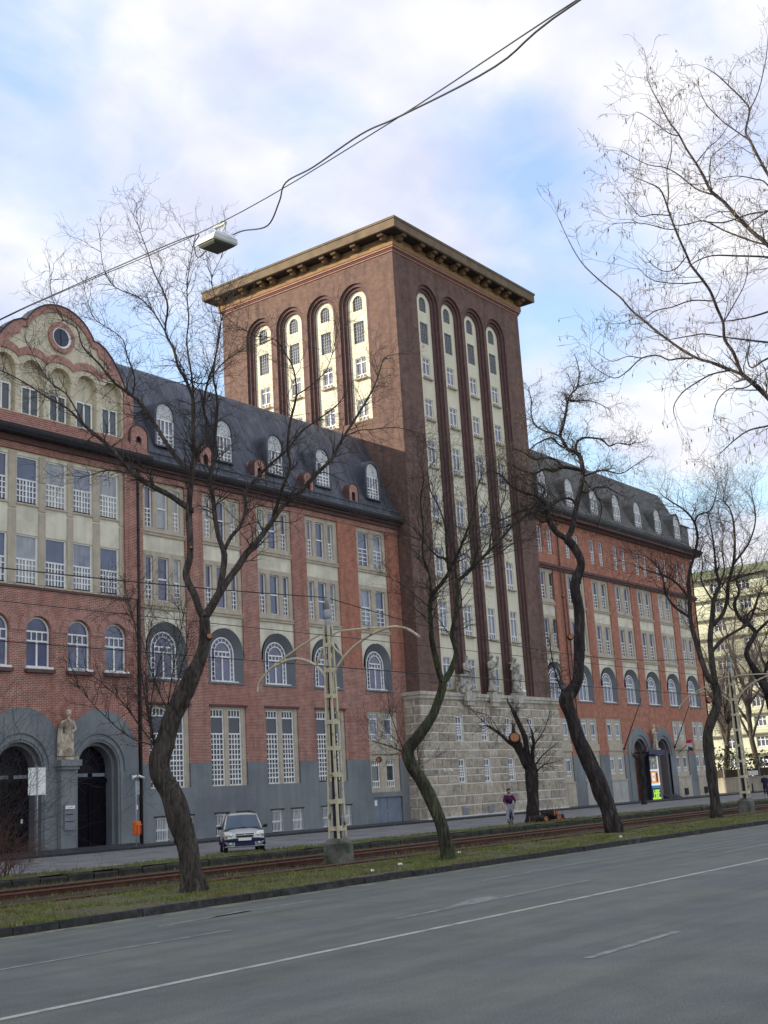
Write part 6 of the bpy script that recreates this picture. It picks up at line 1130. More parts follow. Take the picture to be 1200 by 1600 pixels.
# ------------------------------------------------------------------ wall cameras, signs, bin
def wallcam(label, x, y, z, ang=(-.5, .5)):
    t = thing('security_camera', label, 'camera', (x, y, z)); b = MB(); b.tube([(0, .02, 0), (0, -.3, 0)], .03, 6); b.box(-.06, .06, 0, .03, -.1, .1); b.build('bracket', white, t)
    for a in ang:
        q = MB(); d = Vector((math.sin(a*1.6), -.25, -.35)).normalized(); o = Vector((d.x*.08, -.3, .08)); q.tube([o, o+d*.34], .062, 8); q.tube([o+d*.34, o+d*.36], .045, 8); q.build('camera_body', white, t)
wallcam('pair of white security cameras on the grey wall right of the left entrance', 44.15, 49.85, 3.72, (-.9, .9)); wallcam('single white security camera on the stone tower base', 70.9, 48.53, 3.5, (.9,))
t = thing('sign_post', 'white rectangular sign board seen from behind on a thin pole at the left', 'sign', (35.25, 46.1, .34)); sgw = mat('white_sign_board', (0.93, 0.93, 0.84), .5, .04, 3)
b = MB(); b.tube([(0, 0, 0), (0, 0, 3.9)], .035, 8); b.build('pole', steel, t); b = MB(); b.box(-.46, .48, .04, .06, 2.62, 3.82); b.build('sign_board', sgw, t); b = MB(); b.box(-.45, .47, .03, .04, 3.0, 3.04); b.box(-.45, .47, .03, .04, 3.5, 3.54); b.build('board_rail', sgw, t)
t = thing('litter_bin', 'orange litter bin on a thin sign pole beside the black downpipe', 'bin', (40.95, 46.05, .34)); orange = mat('orange_plastic', (.78, .17, .035), .5, .06, 3)
b = MB(); b.loft([[(x, y*1.0, z) for x, y in ((-.17*s_, -.05), (-.12*s_, -.17*s_), (.12*s_, -.17*s_), (.17*s_, -.05), (.17*s_, .08), (-.17*s_, .08))] for s_, z in ((.8, .55), (.98, .62), (1.05, 1.15), (1, 1.2))], smooth=False); b.build('bin_body', orange, t); b = MB(); b.box(-.19, .19, -.2, -.17, 1.02, 1.07); b.build('bin_rim', orange, t)
for s_ in (-1, 1): boxo('side_strap', s_*.105-.02, s_*.105+.02, -.205, -.182, .6, 1.0, mat('red_plastic', (.55, .05, .02), .5) if s_ < 0 else MATS['red_plastic'], t)
b = MB(); b.tube([(0, .0, 0), (0, .0, 3.1)], .028, 8); b.build('pole', steel, t); boxo('small_sign', -.02, .26, .03, .045, 2.45, 3.08, mat('sign_back_grey', (.33, .36, .34), .6, .05, 3), t); boxo('small_sign', .05, .14, .03, .045, 1.75, 1.95, white, t)
# advertising panel and canopy by the right entrance
t = thing('advertising_panel', 'tall lit advertising panel with yellow-green letters beside the right entrance', 'panel', (105.6, 49.3, .34))
adw = mat('lit_panel_white', (.8, .8, .8), .5, emit=((.85, .88, .95), .4)); ado = mat('lit_panel_orange', (.7, .35, .08), .5, emit=((.75, .36, .07), .5)); adg = mat('lit_panel_lime', (.5, .8, .1), .5, emit=((.50, .85, .10), .4)); adb = mat('panel_blue_band', (.03, .22, .38), .5, emit=((.03, .22, .38), .3)); adk = mat('panel_dark', (.02, .02, .05), .5)
b = MB(); b.box(-1.15, 1.05, 0, .3, 0, 4.0); b.build('cabinet', adk, t)
t.scale = (.78, 1, .97)
boxo('photo_print', -1.0, .9, -.03, -.002, 2.75, 3.95, mat('grey_green_print', (.33, .34, .24), .6, .6, 4, c2=(.75, .75, .7), c2s=3), t); boxo('light_strip', .93, 1.04, -.06, -.004, 1.35, 3.95, adw, t); boxo('light_strip', -1.1, .9, -.05, -.004, 2.6, 2.74, adw, t)
b = MB(); b.box(-1.0, .88, -.03, -.002, 1.5, 2.55, ado); b.box(-.75, -.1, -.04, -.03, 1.7, 2.4, adw); b.box(.25, .7, -.04, -.03, 1.6, 2.45, mat('print_maroon', (.22, .03, .03), .6)); b.box(-.6, -.2, -.045, -.04, 1.95, 2.2, ado); b.build('colour_print', None, t)
boxo('light_strip', -1.1, 1.04, -.06, -.004, 1.28, 1.48, adw, t); boxo('blue_band', -1.1, 1.04, -.06, -.004, 1.02, 1.27, adb, t)
b = MB(); b.box(-1.08, 1.03, -.05, -.004, .02, .2); b.build('lime_band', adg, t)
fc_ = bpy.data.curves.new('letters', 'FONT'); fc_.body = 'HBF'; fc_.size = .95; fc_.extrude = .02; fc_.offset = .02; fc_.align_x = 'CENTER'; lt = bpy.data.objects.new('letters', fc_); COL.objects.link(lt)
dg = bpy.context.evaluated_depsgraph_get(); lm = bpy.data.meshes.new_from_object(lt.evaluated_get(dg)); bpy.data.objects.remove(lt); lm.materials.clear(); lm.materials.append(adg); lo2 = link('letters', lm, t, (.0, -.03, .24)); lo2.rotation_euler = (R(90), 0, 0)
t = thing('entrance_canopy', 'dark blue flat canopy above the lit advertising panel', 'canopy', (105.0, 49.2, 4.35)); boxo('canopy_roof', -1.9, 1.5, -.7, .7, .1, .22, adk, t); boxo('canopy_fascia', -1.9, 1.5, -.75, -.71, -.05, .35, mat('navy_fascia', (.03, .03, .09), .5), t)
def flag(label, x, z, cloth=None):
    t = thing('flagpole', label, 'flagpole', (x, 49.9, z)); b = MB(); b.tube([(0, 0, 0), (.55, -1.9, 4.3)], [.05, .03], 8); b.build('pole', iron, t); b = MB(); b.tube([(0, .08, 0), (0, -.12, .05)], .09, 8); b.build('bracket', iron, t); return t
flag('slanting black flagpole left of the right entrance arches', 101.2, 4.9); flag('slanting black flagpole right of the right entrance arches', 112.0, 5.0)
t = thing('flag', 'red white and green flag hanging above the windows right of the entrance', 'flag', (112.9, 49.2, 5.4)); b = MB(); b.tube([(-.3, .6, -.9), (1.0, -.3, .25)], .03, 6); b.build('pole', iron, t)
cols = [mat('flag_red', (.45, .02, .05), .8), mat('flag_white', (.55, .53, .55), .8), mat('flag_green', (.01, .06, .04), .8)]
for k, m_ in enumerate(cols):
    b = MB(); n = 10; f_ = lambda i, v: (1.05-1.5*i/n, -.3+.12*math.sin(i*.9+v), .3-.32*v-.45*i/n*.55-.1*math.sin(i*.7)); b.strip([f_(i, k) for i in range(n+1)], [f_(i, k+1) for i in range(n+1)], m_, smooth=True); b.build('flag_stripe', None, t)
# logs and bush
t = thing('log_pile', 'sawn logs and orange cut wood heaped at the foot of the pollarded tree', 'logs', (57.6, 33.2, .27))
lg = random.Random(4)
for i in range(9):
    x, y, a = (i % 5)*.55-.9+lg.uniform(-.1, .1), lg.uniform(-.3, .3), lg.uniform(0, 3.1); z = .16+(.25 if i > 5 else 0); d = Vector((math.cos(a)*.35, math.sin(a)*.35, 0)); q = MB(); r_ = lg.uniform(.12, .2); c = Vector((x, y, z)); q.tube([c-d, c+d], r_, 10, m=barkd); q.tube([c-d*1.02, c-d*1.0], r_*.92, 10, m=cutw); q.tube([c+d, c+d*1.02], r_*.92, 10, m=cutw); q.build('log', None, t)
q = MB()
for i in range(26): a = lg.uniform(0, 6.28); p = Vector((lg.uniform(-1.2, 1.4), lg.uniform(-.4, .4), .1)); q.tube([p, p+Vector((math.cos(a)*.5, math.sin(a)*.3, lg.uniform(.1, 1.1)))], [.014, .005], 4)
q.build('cut_twigs', twigm, t, kind='stuff')
q = MB()
for i in range(70): p = Vector((lg.gauss(0, .8), lg.gauss(-.3, .35), .02)); a = lg.uniform(0, 6.28); s_ = lg.uniform(.04, .12); q.face([p+Vector((math.cos(a+k*2.1)*s_, math.sin(a+k*2.1)*s_, .02+.03*k)) for k in range(3)])
q.build('wood_chips', cutw, t, kind='stuff')
def bush(label, x, y, z, w_, h, n_, seed, m):
    rnd = random.Random(seed); t = thing('bare_shrub', label, 'shrub', (x, y, z)); q = MB()
    for i in range(n_): a = rnd.uniform(0, 6.28); e = rnd.uniform(.05, 1.0); grow(q, rnd, Vector((rnd.gauss(0, w_*.25), rnd.gauss(0, w_*.2), 0)), Vector((math.cos(a)*math.sin(e), math.sin(a)*math.sin(e), math.cos(e))), h*rnd.uniform(.5, 1), .012, 2, None, .05, .2)
    q.build('twigs', m, t); s_ = MB()
    for i in range(5): a = i*1.25; s_.tube([(math.cos(a)*.1, math.sin(a)*.1, -.05), (math.cos(a)*.3, math.sin(a)*.3, h*.45)], [.03, .015], 6)
    s_.build('stem', m, t); return t
redt = mat('reddish_shrub_twigs', (0.16, 0.085, 0.06), .9, .3, 4)
bush('reddish bare shrub at the left edge in front of the dark entrance', 23.9, 33.0, .27, 1.0, 1.7, 30, 31, redt)
bush('tall bare shrub just outside the left edge reaching over the entrance', 23.3, 33.4, .27, 1.0, 4.6, 30, 32, twigm)
# ------------------------------------------------------------------ person on a bicycle (riding towards the viewer), person by the railing
skin = mat('skin', (.42, .24, .17), .6); jred = mat('red_purple_jacket', (0.1, 0.012, 0.03), .85, .35, 6, c2=(.06, .03, .12), c2s=4); jn = mat('light_trousers', (.55, .56, .60), .85, .1, 6); shoe = mat('dark_shoes', (.03, .03, .035), .6); hair = mat('dark_hair', (.02, .013, .01), .7, .3, 20); tyre = mat('tyre_rubber', (.015, .015, .015), .7); bikem = mat('bicycle_blue_frame', (.05, .07, .16), .4)
bx, by = 54.55, 33.55; hd = math.atan2(-by, -bx)+.12       # heading towards the viewer
def skinfig(name, m, parent, V, E, rad, sub=1):
    me = bpy.data.meshes.new(name); me.from_pydata(V, E, []); me.materials.append(m); o = link(name, me, parent); md = o.modifiers.new('skin', 'SKIN'); lay = me.skin_vertices[0] if me.skin_vertices else None
    if lay is None:
        bpy.context.view_layer.objects.active = o; lay = me.skin_vertices[0]
    for i, r_ in enumerate(rad): lay.data[i].radius = (r_, r_)
    lay.data[0].use_root = True; md.use_smooth_shade = True; s_ = o.modifiers.new('sub', 'SUBSURF'); s_.levels = sub; s_.render_levels = sub; return o
def tubes(name, m, parent, lst):
    b = MB()
    for pts, r_ in lst: b.tube(pts, r_, 10)
    o = b.build(name, m, parent); fuse(o, .018); return o
t = thing('person', 'cyclist in a red and purple jacket and pale trousers riding towards the viewer', 'person', (bx, by, .27), hd-math.pi/2+math.pi/2)
# local frame: +x forward
b = MB(); pel = (-.18, 0, .95); ch = (.08, 0, 1.32); nk = (.16, 0, 1.5)
b.tube([pel, ch, nk], [.15, .17, .07], 12)
for s_ in (-1, 1):
    b.tube([(.10, s_*.17, 1.42), (.22, s_*.27, 1.18), (.46, s_*.25, 1.04)], [.07, .055, .04], 9); b.tube([(-.16, s_*.09, .95), (.18, s_*.13, .85 if s_ > 0 else .72), (.05, s_*.12, .45 if s_ > 0 else .28)], [.1, .075, .055], 9)
    o = Vector((.5, s_*.25, 1.03)); b.tube([(.44, s_*.25, 1.05), o], [.04, .035], 8)
    for k in range(4): q = o+Vector((.0, (k-1.5)*.02, .01)); b.tube([q, q+Vector((.045, 0, -.005)), q+Vector((.05, 0, -.045))], [.011, .010, .008], 5)
    b.tube([o+Vector((-.03, -s_*.03, 0)), o+Vector((.0, -s_*.05, -.02))], .011, 5)
    b.tube([(.05, s_*.12, .42 if s_ > 0 else .27), (.08, s_*.12, .33 if s_ > 0 else .17)], [.05, .045], 8)
sphere(b, (.22, 0, 1.64), .105, .085, .125); b.tube([(.31, 0, 1.66), (.345, 0, 1.62), (.315, 0, 1.61)], [.012, .018, .012], 6)
for s_ in (-1, 1): sphere(b, (.22, s_*.088, 1.64), .02, .012, .03)
o = b.build('body', skin, t); fuse(o, .016)
tubes('jacket', jred, t, [([(-.22, 0, .93), (-.05, 0, 1.12), (.08, 0, 1.33), (.13, 0, 1.46)], [.17, .19, .205, .12])]+[([(.09, s_*.15, 1.43), (.22, s_*.28, 1.18), (.43, s_*.255, 1.055)], [.09, .072, .055]) for s_ in (-1, 1)])
tubes('trousers', jn, t, [([(-.2, s_*.08, .96), (.18, s_*.13, .85 if s_ > 0 else .72), (.05, s_*.12, .44 if s_ > 0 else .29)], [.125, .092, .07]) for s_ in (-1, 1)]+[([(-.24, 0, .93), (-.14, 0, .99)], [.15, .15])])
b = MB(); sphere(b, (.195, 0, 1.685), .118, .105, .11); b.tube([(.10, 0, 1.66), (.06, 0, 1.52)], [.08, .06], 8); b.build('hair', hair, t)
for s_ in (-1, 1): b = MB(); zf = .30 if s_ > 0 else .14; b.tube([(.0, s_*.12, zf), (.1, s_*.12, zf-.01), (.22, s_*.12, zf-.03)], [.045, .05, .03], 8); b.build('shoe', shoe, t)
t = thing('bicycle', 'bicycle ridden by the cyclist, its thin front wheel towards the viewer', 'bicycle', (bx, by, .27), hd)
for x in (.62, -.45):
    b = MB(); b.tube([(x+.335*math.cos(a), 0, .335+.335*math.sin(a)) for a in [2*math.pi*i/24 for i in range(25)]], .02, 6, cap=False); w_ = b.build('wheel', tyre, t); b = MB()
    for i in range(12): a = math.pi*i/6; b.tube([(x, 0, .335), (x+.32*math.cos(a), 0, .335+.32*math.sin(a))], .003, 3)
    b.build('spokes', steel, w_)
b = MB()
for p in ([(.62, 0, .335), (.5, 0, .78), (.45, 0, .98)], [(.48, 0, .82), (-.12, 0, .85)], [(.5, 0, .74), (.05, 0, .3)], [(-.18, 0, .92), (-.1, 0, .78), (.05, 0, .3)], [(-.45, 0, .335), (-.11, 0, .8)], [(-.45, 0, .335), (.05, 0, .3)]): b.tube(p, .018, 6)
b.build('frame', bikem, t); b = MB(); b.tube([(.44, -.3, 1.0), (.47, -.1, 1.02), (.45, 0, .98), (.47, .1, 1.02), (.44, .3, 1.0)], .014, 6); b.build('handlebar', steel, t)
b = MB(); b.loft([[(-.34, -.08, .9), (-.34, .08, .9), (-.34, .08, .95), (-.34, -.08, .95)], [(-.05, -.02, .9), (-.05, .02, .9), (-.05, .02, .94), (-.05, -.02, .94)]]); b.build('saddle', tyre, t)
b = MB(); b.tube([(.05, -.1, .15), (.05, -.06, .3), (.05, .06, .3), (.05, .1, .32)], .014, 5); b.build('crank', steel, t)
def basket(): 
    b = MB(); b.loft([[(.58, -.16, .75), (.78, -.16, .75), (.78, .16, .75), (.58, .16, .75)], [(.56, -.2, 1.0), (.84, -.2, 1.0), (.84, .2, 1.0), (.56, .2, 1.0)]], cap=False, smooth=False); b.build('basket', steel, t)
basket()
px_, py_ = 104.0, 38.6
t = thing('person', 'person in a dark blue coat standing by the railing at the right edge', 'person', (px_, py_, .27), math.atan2(-py_, -px_))
b = MB()
b.tube([(0, 0, .95), (0, 0, 1.3), (0, 0, 1.5)], [.14, .16, .07], 12); head_c = (0.02, 0, 1.66); sphere(b, head_c, .1, .085, .125); b.tube([(.11, 0, 1.68), (.14, 0, 1.64), (.11, 0, 1.63)], [.012, .018, .012], 6)
for s_ in (-1, 1):
    b.tube([(0, s_*.18, 1.42), (.02, s_*.25, 1.15), (.18, s_*.2, .98)], [.065, .05, .035], 8); b.tube([(0, s_*.09, .95), (.02, s_*.1, .5), (0, s_*.1, .08)], [.1, .065, .045], 8); b.tube([(-.04, s_*.1, .05), (.16, s_*.11, .04)], [.045, .035], 8)
    hp = Vector((.2, s_*.2, .97))
    for k in range(4): q = hp+Vector((0, (k-1.5)*.018, 0)); b.tube([q, q+Vector((.05, 0, -.01)), q+Vector((.06, 0, -.04))], [.011, .01, .008], 5)
    b.tube([hp+Vector((-.02, -s_*.03, 0)), hp+Vector((.02, -s_*.05, 0))], .011, 5)
o = b.build('body', skin, t); fuse(o, .018)
navy = mat('dark_blue_coat', (.02, .022, .045), .85, .2, 6)
tubes('coat', navy, t, [([(0, 0, .55), (0, 0, .95), (0, 0, 1.3), (0, 0, 1.46)], [.22, .19, .2, .12])]+[([(0, s_*.17, 1.42), (.02, s_*.26, 1.15), (.17, s_*.21, 1.0)], [.09, .07, .055]) for s_ in (-1, 1)])
tubes('trousers', MATS['dark_shoes'], t, [([(0, s_*.09, .8), (.02, s_*.1, .5), (0, s_*.1, .1)], [.11, .085, .07]) for s_ in (-1, 1)])
b = MB(); sphere(b, (0, 0, 1.71), .115, .1, .1); b.build('hair', hair, t)
# ------------------------------------------------------------------ the parked car
cb_, ch_, cdk = mat('silver_beige_paint', (0.6, 0.59, 0.52), .35, .03, 3, metal=.35), mat('chrome_trim', (.7, .7, .7), .15, metal=.9), mat('dark_blue_plastic', (.02, .022, .07), .5)
cgl = mat('car_window_glass', (.05, .07, .08), .06, spec=.9); clt = mat('headlight_glass', (.75, .75, .68), .1, spec=.8); amb = mat('amber_indicator', (.6, .25, .05), .3)
cx_, cy_ = 35.75, 34.2; ca = math.atan2(-cy_, -cx_)+.07
car = thing('parked_car', 'small silver car facing the viewer on the service road before the barred windows', 'car', (cx_, cy_, .25), ca)
def sect(x, hw_, z0, z1, n=16, pw=3.2, top=1.0):
    o = []
    for i in range(n):
        a = 2*math.pi*(i+.5)/n; c, s_ = math.cos(a), math.sin(a); y = hw_*math.copysign(abs(c)**(2/pw), c); z = (z0+z1)/2+(z1-z0)/2*math.copysign(abs(s_)**(2/pw), s_)
        if s_ > 0: y *= (1-(1-top)*abs(s_)**2)
        o.append((x, y, z))
    return o
b = MB(); b.loft([sect(1.86, .55, .32, .62), sect(1.82, .70, .28, .74), sect(1.70, .79, .26, .82, top=.9), sect(1.35, .83, .26, .93, top=.9), sect(.75, .84, .26, 1.02, top=.92), sect(0, .845, .26, 1.03), sect(-1.2, .84, .26, 1.04), sect(-1.75, .80, .3, 1.02), sect(-1.86, .7, .34, .95)], cb_)
b.build('body', None, car)
def gh(x, hb, ht, zb, zt): return [(x, -hb, zb), (x, -ht, zt), (x, -ht*.6, zt+.035), (x, ht*.6, zt+.035), (x, ht, zt), (x, hb, zb)]
rf = [(.28, .50, .60, 1.54), (.0, .61, .63, 1.58), (-.8, .62, .62, 1.59), (-1.45, .60, .58, 1.55)]
b = MB()
b.loft([[(x, -a, z), (x, -a*.6, z+.045), (x, a*.6, z+.045), (x, a, z), (x, a*.9, z-.05), (x, -a*.9, z-.05)] for x, _, a, z in rf], cb_); b.build('roof', None, car)
b = MB(); b.loft([[(.92, -.72, .99), (.92, 0, 1.01), (.92, .72, .99), (.92, .7, .94), (.92, -.7, .94)], [(.31, -.59, 1.53), (.33, 0, 1.56), (.31, .59, 1.53), (.25, .55, 1.5), (.25, -.55, 1.5)]], cgl, smooth=False); b.build('windscreen', None, car)
for s_ in (-1, 1):
    b = MB(); b.face([(.86, s_*.775, 1.0), (.24, s_*.625, 1.52), (-1.38, s_*.60, 1.53), (-1.62, s_*.77, 1.02)], cgl); b.build('side_window', None, car)
    for p0, p1, q_ in (((.95, s_*.76, .98), (.28, s_*.615, 1.55), .032), ((-.55, s_*.80, 1.0), (-.6, s_*.635, 1.55), .03), ((-1.66, s_*.78, 1.0), (-1.42, s_*.59, 1.57), .05)): b = MB(); b.tube([p0, p1], q_, 6); b.build('pillar', cb_, car)
    b = MB(); b.tube([(.25, s_*.55, 1.63), (-.5, s_*.57, 1.67), (-1.3, s_*.54, 1.62)], .018, 6); b.build('roof_rail', iron, car)
    b = MB(); sphere(b, (.72, s_*.94, 1.06), .06, .1, .075); b.tube([(.74, s_*.8, 1.0), (.72, s_*.9, 1.04)], .02, 5); b.build('wing_mirror', iron, car)
    b = MB(); b.loft([[(1.80, s_*.42, .66), (1.84, s_*.45, .76), (1.6, s_*.52, .88), (1.62, s_*.52, .84)], [(1.72, s_*.74, .62), (1.74, s_*.78, .77), (1.38, s_*.80, .90), (1.5, s_*.80, .72)]], clt, smooth=False); sphere(b, (1.80, s_*.55, .73), .05, .07, .05, ch_); hl_ = b.build('headlight', None, car)
    b = MB(); sphere(b, (1.74, s_*.735, .71), .05, .05, .05); b.build('indicator', amb, hl_)
    b = MB(); b.box(1.80, 1.86, s_*.45, s_*.68, .34, .47, lead); sphere(b, (1.86, s_*.57, .41), .02, .06, .05, clt); b.build('fog_lamp', None, car)
    for x in (1.2, -1.25):
        b = MB(); b.tube([(x, s_*.66, .3), (x, s_*.82, .3)], .31, 18); w_ = b.build('wheel', tyre, car); b = MB(); b.tube([(x, s_*.8, .3), (x, s_*.835, .3)], .19, 12)
        b.build('rim', steel, w_)
        b = MB(); b.tube([(x+.37*math.cos(a), s_*.82, .3+.37*math.sin(a)) for a in [math.pi*i/10 for i in range(11)]], .035, 5); b.build('wheel_arch', cdk, car)
b = MB(); b.loft([sect(1.90, .62, .50, .60, pw=2.6), sect(1.88, .76, .46, .62), sect(1.72, .825, .44, .63)], cdk); b.box(1.80, 1.90, -.40, .40, .30, .46, cdk); b.build('front_bumper', None, car)
b = MB(); b.loft([sect(1.89, .60, .27, .33, pw=2.6), sect(1.86, .76, .25, .33), sect(1.7, .82, .24, .34)], MATS['galvanised_steel']); b.build('bumper_lip', None, car)
b = MB(); b.box(1.82, 1.868, -.36, .36, .76, .80, iron); b.box(1.83, 1.882, -.33, .33, .655, .725, iron); b.box(1.84, 1.89, -.38, .38, .728, .757, ch_); b.build('grille', None, car)
b = MB(); sphere(b, (1.895, 0, .742), .012, .05, .03); b.build('badge', ch_, car)
b = MB(); b.box(1.90, 1.915, -.26, .26, .52, .63); b.build('number_plate', white, car)
b = MB(); b.tube([(.95, -.6, 1.02), (.90, .1, 1.05)], .012, 4); b.tube([(.95, 0, 1.03), (.90, .62, 1.04)], .012, 4); b.build('wiper', iron, car)
for y in (-.32, .32):
    b = MB(); b.loft([[(-.2, y-.2, .8), (-.2, y+.2, .8), (-.1, y+.2, .8), (-.1, y-.2, .8)], [(-.32, y-.17, 1.3), (-.32, y+.17, 1.3), (-.24, y+.17, 1.3), (-.24, y-.17, 1.3)]]); sphere(b, (-.28, y, 1.38), .05, .11, .08); b.build('seat', iron, car)
car.scale = (.93, .93, .89)
# ------------------------------------------------------------------ far right: apartment block, wall, railing, hedge
ywall = mat('yellow_green_render', (0.68, 0.69, 0.5), .9, .08, .3, c2=(.60, .60, .43), c2s=.2); slabm = mat('dark_balcony_slab', (.26, .25, .18), .9, .1, 1); dgl = mat('apartment_glass', (.10, .11, .15), .1, .5, 1.0)  # slab colour is a drab dark olive, also on rails, posts and roof edge
t = thing('apartment_block', 'yellow-green apartment block with long balcony bands beyond the right wing', 'apartment building'); X0, Y0_, Y1_ = 186.0, 38.0, 112.0
FB = FX(X0); lev = [2.2+3.02*i for i in range(10)]; hs = []
wy = [Y0_+2+4.6*i for i in range(16)]
for z in lev:
    for y in wy: hs.append(('r', y, y+1.9, z+.9, z+2.5))
b = MB(); wall(b, FB, Y0_, Y1_, 0, 32.6, hs, 0, ywall, .3); b.box(X0+.5, X0+14, Y0_, Y1_, 0, 32.5, ywall); b.build('wall', None, t)
gme = MB(); gme.face([(0, .04, 0), (1.9, .04, 0), (1.9, .04, 1.6), (0, .04, 1.6)]); gme = gme.mesh('window', dgl); fme = MB()
for x0, x1, z0, z1 in ((0, 1.9, 0, .1), (0, 1.9, 1.5, 1.6), (0, .1, 0, 1.6), (1.8, 1.9, 0, 1.6), (.58, .68, 0, 1.6), (1.22, 1.32, 0, 1.6), (0, 1.9, 1.0, 1.08)): fme.box(x0, x1, 0, .05, z0, z1)
fme = fme.mesh('frame', white)
for h in hs:
    loc, rz = FB.place(h[1], h[2], h[3], .18); o = link('window', gme, t, loc, rz); link('frame', fme, o)
railm = mat('balcony_rail_green', (.46, .47, .30), .85, .15, 2)
for i, z in enumerate(lev):
    if i == 0: continue
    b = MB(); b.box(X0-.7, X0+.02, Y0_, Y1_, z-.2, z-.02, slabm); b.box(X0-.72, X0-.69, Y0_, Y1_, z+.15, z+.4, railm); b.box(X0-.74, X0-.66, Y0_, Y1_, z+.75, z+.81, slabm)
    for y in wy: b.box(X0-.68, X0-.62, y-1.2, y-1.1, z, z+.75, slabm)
    b.build('balcony', None, t)
b = MB(); b.box(X0-1.3, X0+14, Y0_-.3, Y1_+.3, 32.5, 32.8, slabm); b.box(X0+1.5, X0+12, Y0_+8, Y1_-20, 32.8, 34.4, mat('grey_green_roof', (.20, .23, .15), .9, .1, 1)); b.build('roof', None, t)
rw = mat('beige_boundary_wall', (0.5, 0.46, 0.35), .95, .12, .8, .3, 10, streak=(3, 3, .3, .5, (.22, .2, .15)))
t = thing('boundary_wall', 'beige boundary wall behind the cross street right of the brick wing', 'wall', (131, 50, .2)); b = MB(); b.box(0, .3, -25, 22, 0, 1.55); b.box(-.04, .34, -25, 22, 1.55, 1.65); b.build('wall', rw, t)
for y in range(-24, 22, 4): boxo('fence_panel', .1, .2, y, y+3.8, 1.66, 2.5, mat('rusty_brown_fence', (.07, .06, .04), .9, .3, 2) if 'rusty_brown_fence' not in MATS else MATS['rusty_brown_fence'], t)
for y in range(-25, 23, 4): boxo('fence_post', .05, .25, y, y+.15, 1.66, 2.65, lead, t)
tag(boxo('notice_board', 130.9, 130.95, 49.2, 50.3, 1.95, 2.45, sgw), 'small white notice on the fence above the beige wall', 'notice')
ivy = MB(); rnd = random.Random(77)
for i in range(9000):
    x, y = rnd.uniform(132, 138), rnd.uniform(30, 76); hmax = 4.3+2.0*mnoise.noise(Vector((x*.25, y*.25, 0)))+1.2*mnoise.noise(Vector((x, y*.8, 4))); z = rnd.uniform(.3, max(1, hmax)); s_ = rnd.uniform(.08, .2); a = rnd.uniform(0, 6.28); d = Vector((math.cos(a)*s_, math.sin(a)*s_, rnd.uniform(-.1, .1))); e = Vector((-math.sin(a)*s_*.5, math.cos(a)*s_*.5, s_*.7)); p = Vector((x, y, z)); ivy.face([p-d, p-e, p+d, p+e])
o = ivy.build('dense_hedge', mat('dark_evergreen_leaf', (0.045, 0.048, 0.022), .8, .5, 3)); o['kind'] = 'stuff'; tag(o, 'dark tangled hedge behind the beige wall and fence', 'hedge')
sheet('cross_street', 123, 300, 33.4, 120, .262, asph2, kind='structure')
t = thing('railing', 'low dark railing along the cross street corner at the right edge', 'railing', (100, 37.0, .27))
b = MB(); b.tube([(0, 0, 1.0), (14, 3.5, 1.0)], .03, 6); b.tube([(0, 0, .25), (14, 3.5, .25)], .025, 6); b.build('rail', iron, t)
for i in range(29): b = MB(); b.tube([(i*.5, i*.125, 0), (i*.5, i*.125, 1.0)], .018, 5); b.build('baluster', iron, t)
bm0 = None
for i, (x, y) in enumerate([(121.5, 46.4), (122.5, 44.6), (123.4, 42.6)]):
    b = MB(); b.tube([(0, 0, 0), (0, 0, .85), (0, 0, .95)], [.07, .07, .03], 8); tag(b.build('bollard', iron, loc=(x, y, .26)), ('dark bollard nearest the brick wing', 'middle dark bollard before the beige wall', 'dark bollard nearest the far tram mast')[i], 'bollard', 'bollards at the cross street')
# ------------------------------------------------------------------ grass, leaves, litter
gr = MB(); rnd = random.Random(99)
def blades(mb, x0, x1, y0, y1, n, h, zf, dens=None):
    k = 0
    while k < n:
        t_ = rnd.random(); x = x0+(x1-x0)*t_**1.6; y = rnd.uniform(y0, y1)
        q = mnoise.noise(Vector((x*.55, y*.9, 1.0)))+.5*mnoise.noise(Vector((x*2.1, y*2.1, 5.0)))
        k += 1
        if q < rnd.uniform(-.35, .25): continue
        z = zf(x, y); a = rnd.uniform(0, 6.28); hh = h*rnd.uniform(.4, 1.2); w_ = .012+.006*rnd.random(); dx, dy = math.cos(a)*w_, math.sin(a)*w_; l_ = hh*rnd.uniform(.2, .9); bb = rnd.uniform(0, 6.28)
        mb.face([(x-dx, y-dy, z-.01), (x+dx, y+dy, z-.01), (x+math.cos(bb)*l_, y+math.sin(bb)*l_, z+hh)])
def vz(x, y):
    j = (y-19.15)/4.75; e = min(1, (j*(1-j))*6); return .12+e*.09*(mnoise.noise(Vector((x*.35, y*.6, 3)))*1.2+.5*mnoise.noise(Vector((x*1.7, y*2, 7))))-.03*j
grassm = mat('grass_blades', (0.17, 0.2, 0.045), .9, .4, 2.5, c2=(.21, .18, .075), c2s=1.2)
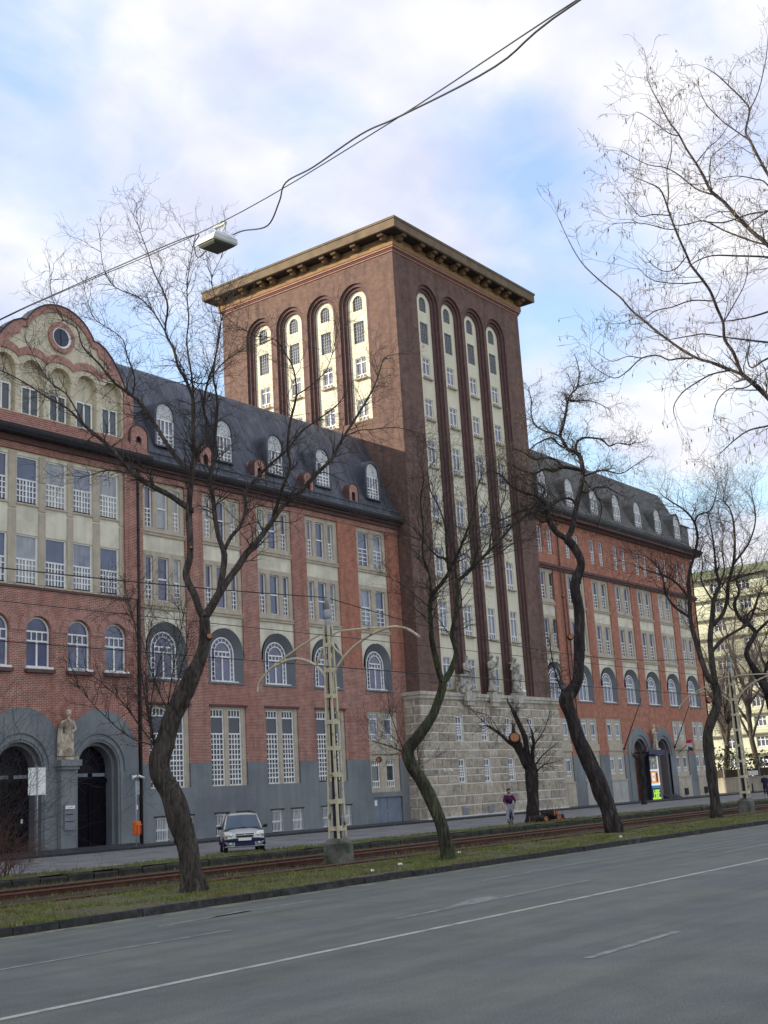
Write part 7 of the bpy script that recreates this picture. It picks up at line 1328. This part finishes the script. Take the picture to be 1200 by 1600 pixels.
blades(gr, 8, 75, 19.2, 23.9, 90000, .075, vz); o = gr.build('grass', grassm, None, kind='stuff'); tag(o, 'short patchy winter grass on the verge beside the road', 'grass')
g2 = MB(); blades(g2, 14, 90, 31.55, 33.3, 26000, .10, lambda x, y: .27); blades(g2, 14, 80, 24.2, 31.1, 16000, .10, lambda x, y: .05); tag(g2.build('grass', grassm, None, kind='stuff'), 'grass and weeds along the tram track and its edging', 'grass')
lv = MB()
for i in range(2600):
    x = 9+65*rnd.random()**1.5; y = rnd.uniform(19.2, 24.2); z = vz(x, min(y, 23.8))+.015; s_ = rnd.uniform(.015, .05); a = rnd.uniform(0, 6.28); lv.face([(x+math.cos(a+k*1.57)*s_*(1 if k % 2 else .6), y+math.sin(a+k*1.57)*s_*(1 if k % 2 else .6), z+rnd.uniform(0, .02)) for k in range(4)])
tag(lv.build('fallen_leaves', mat('dead_leaves', (0.24, 0.16, 0.09), .95, .5, 20), None, kind='stuff'), 'scattered dead leaves and debris on the grass verge', 'leaves')
for i, (x, y) in enumerate([(14.6, 22.9), (26.8, 20.9), (28.6, 21.3), (33.5, 22.6), (40.2, 20.3)]):
    q = MB(); s_ = .07; q.loft([[(-s_, -s_*.6, 0), (s_, -s_*.7, 0), (s_*.9, s_*.6, 0), (-s_*.8, s_*.7, 0)], [(-s_*.7, -s_*.4, .05), (s_*.8, -s_*.5, .03), (s_*.6, s_*.4, .06), (-s_*.6, s_*.5, .04)]], smooth=False); o = q.build('paper_scrap', sgw, None, loc=(x, y, vz(x, y)+.01), rz=i); tag(o, ('crumpled white paper left of the foreground tree', 'crumpled white paper near the kerb before the mast', 'crumpled white paper right of the near mast on the grass', 'crumpled white paper between mossy tree and track', 'crumpled white paper near the leaning dark tree')[i], 'litter')
# children of the building empties were placed in world coordinates: move the empties to their bases
for root, base in ((A, Vector((45, 50, .3))), (T, Vector((78.1, 48.9, .3))), (B, Vector((104, 50, .3))), (bpy.data.objects['apartment_block'], Vector((186, 75, .3)))):
    root.location = base
    for ch in root.children: ch.location = Vector(ch.location)-base
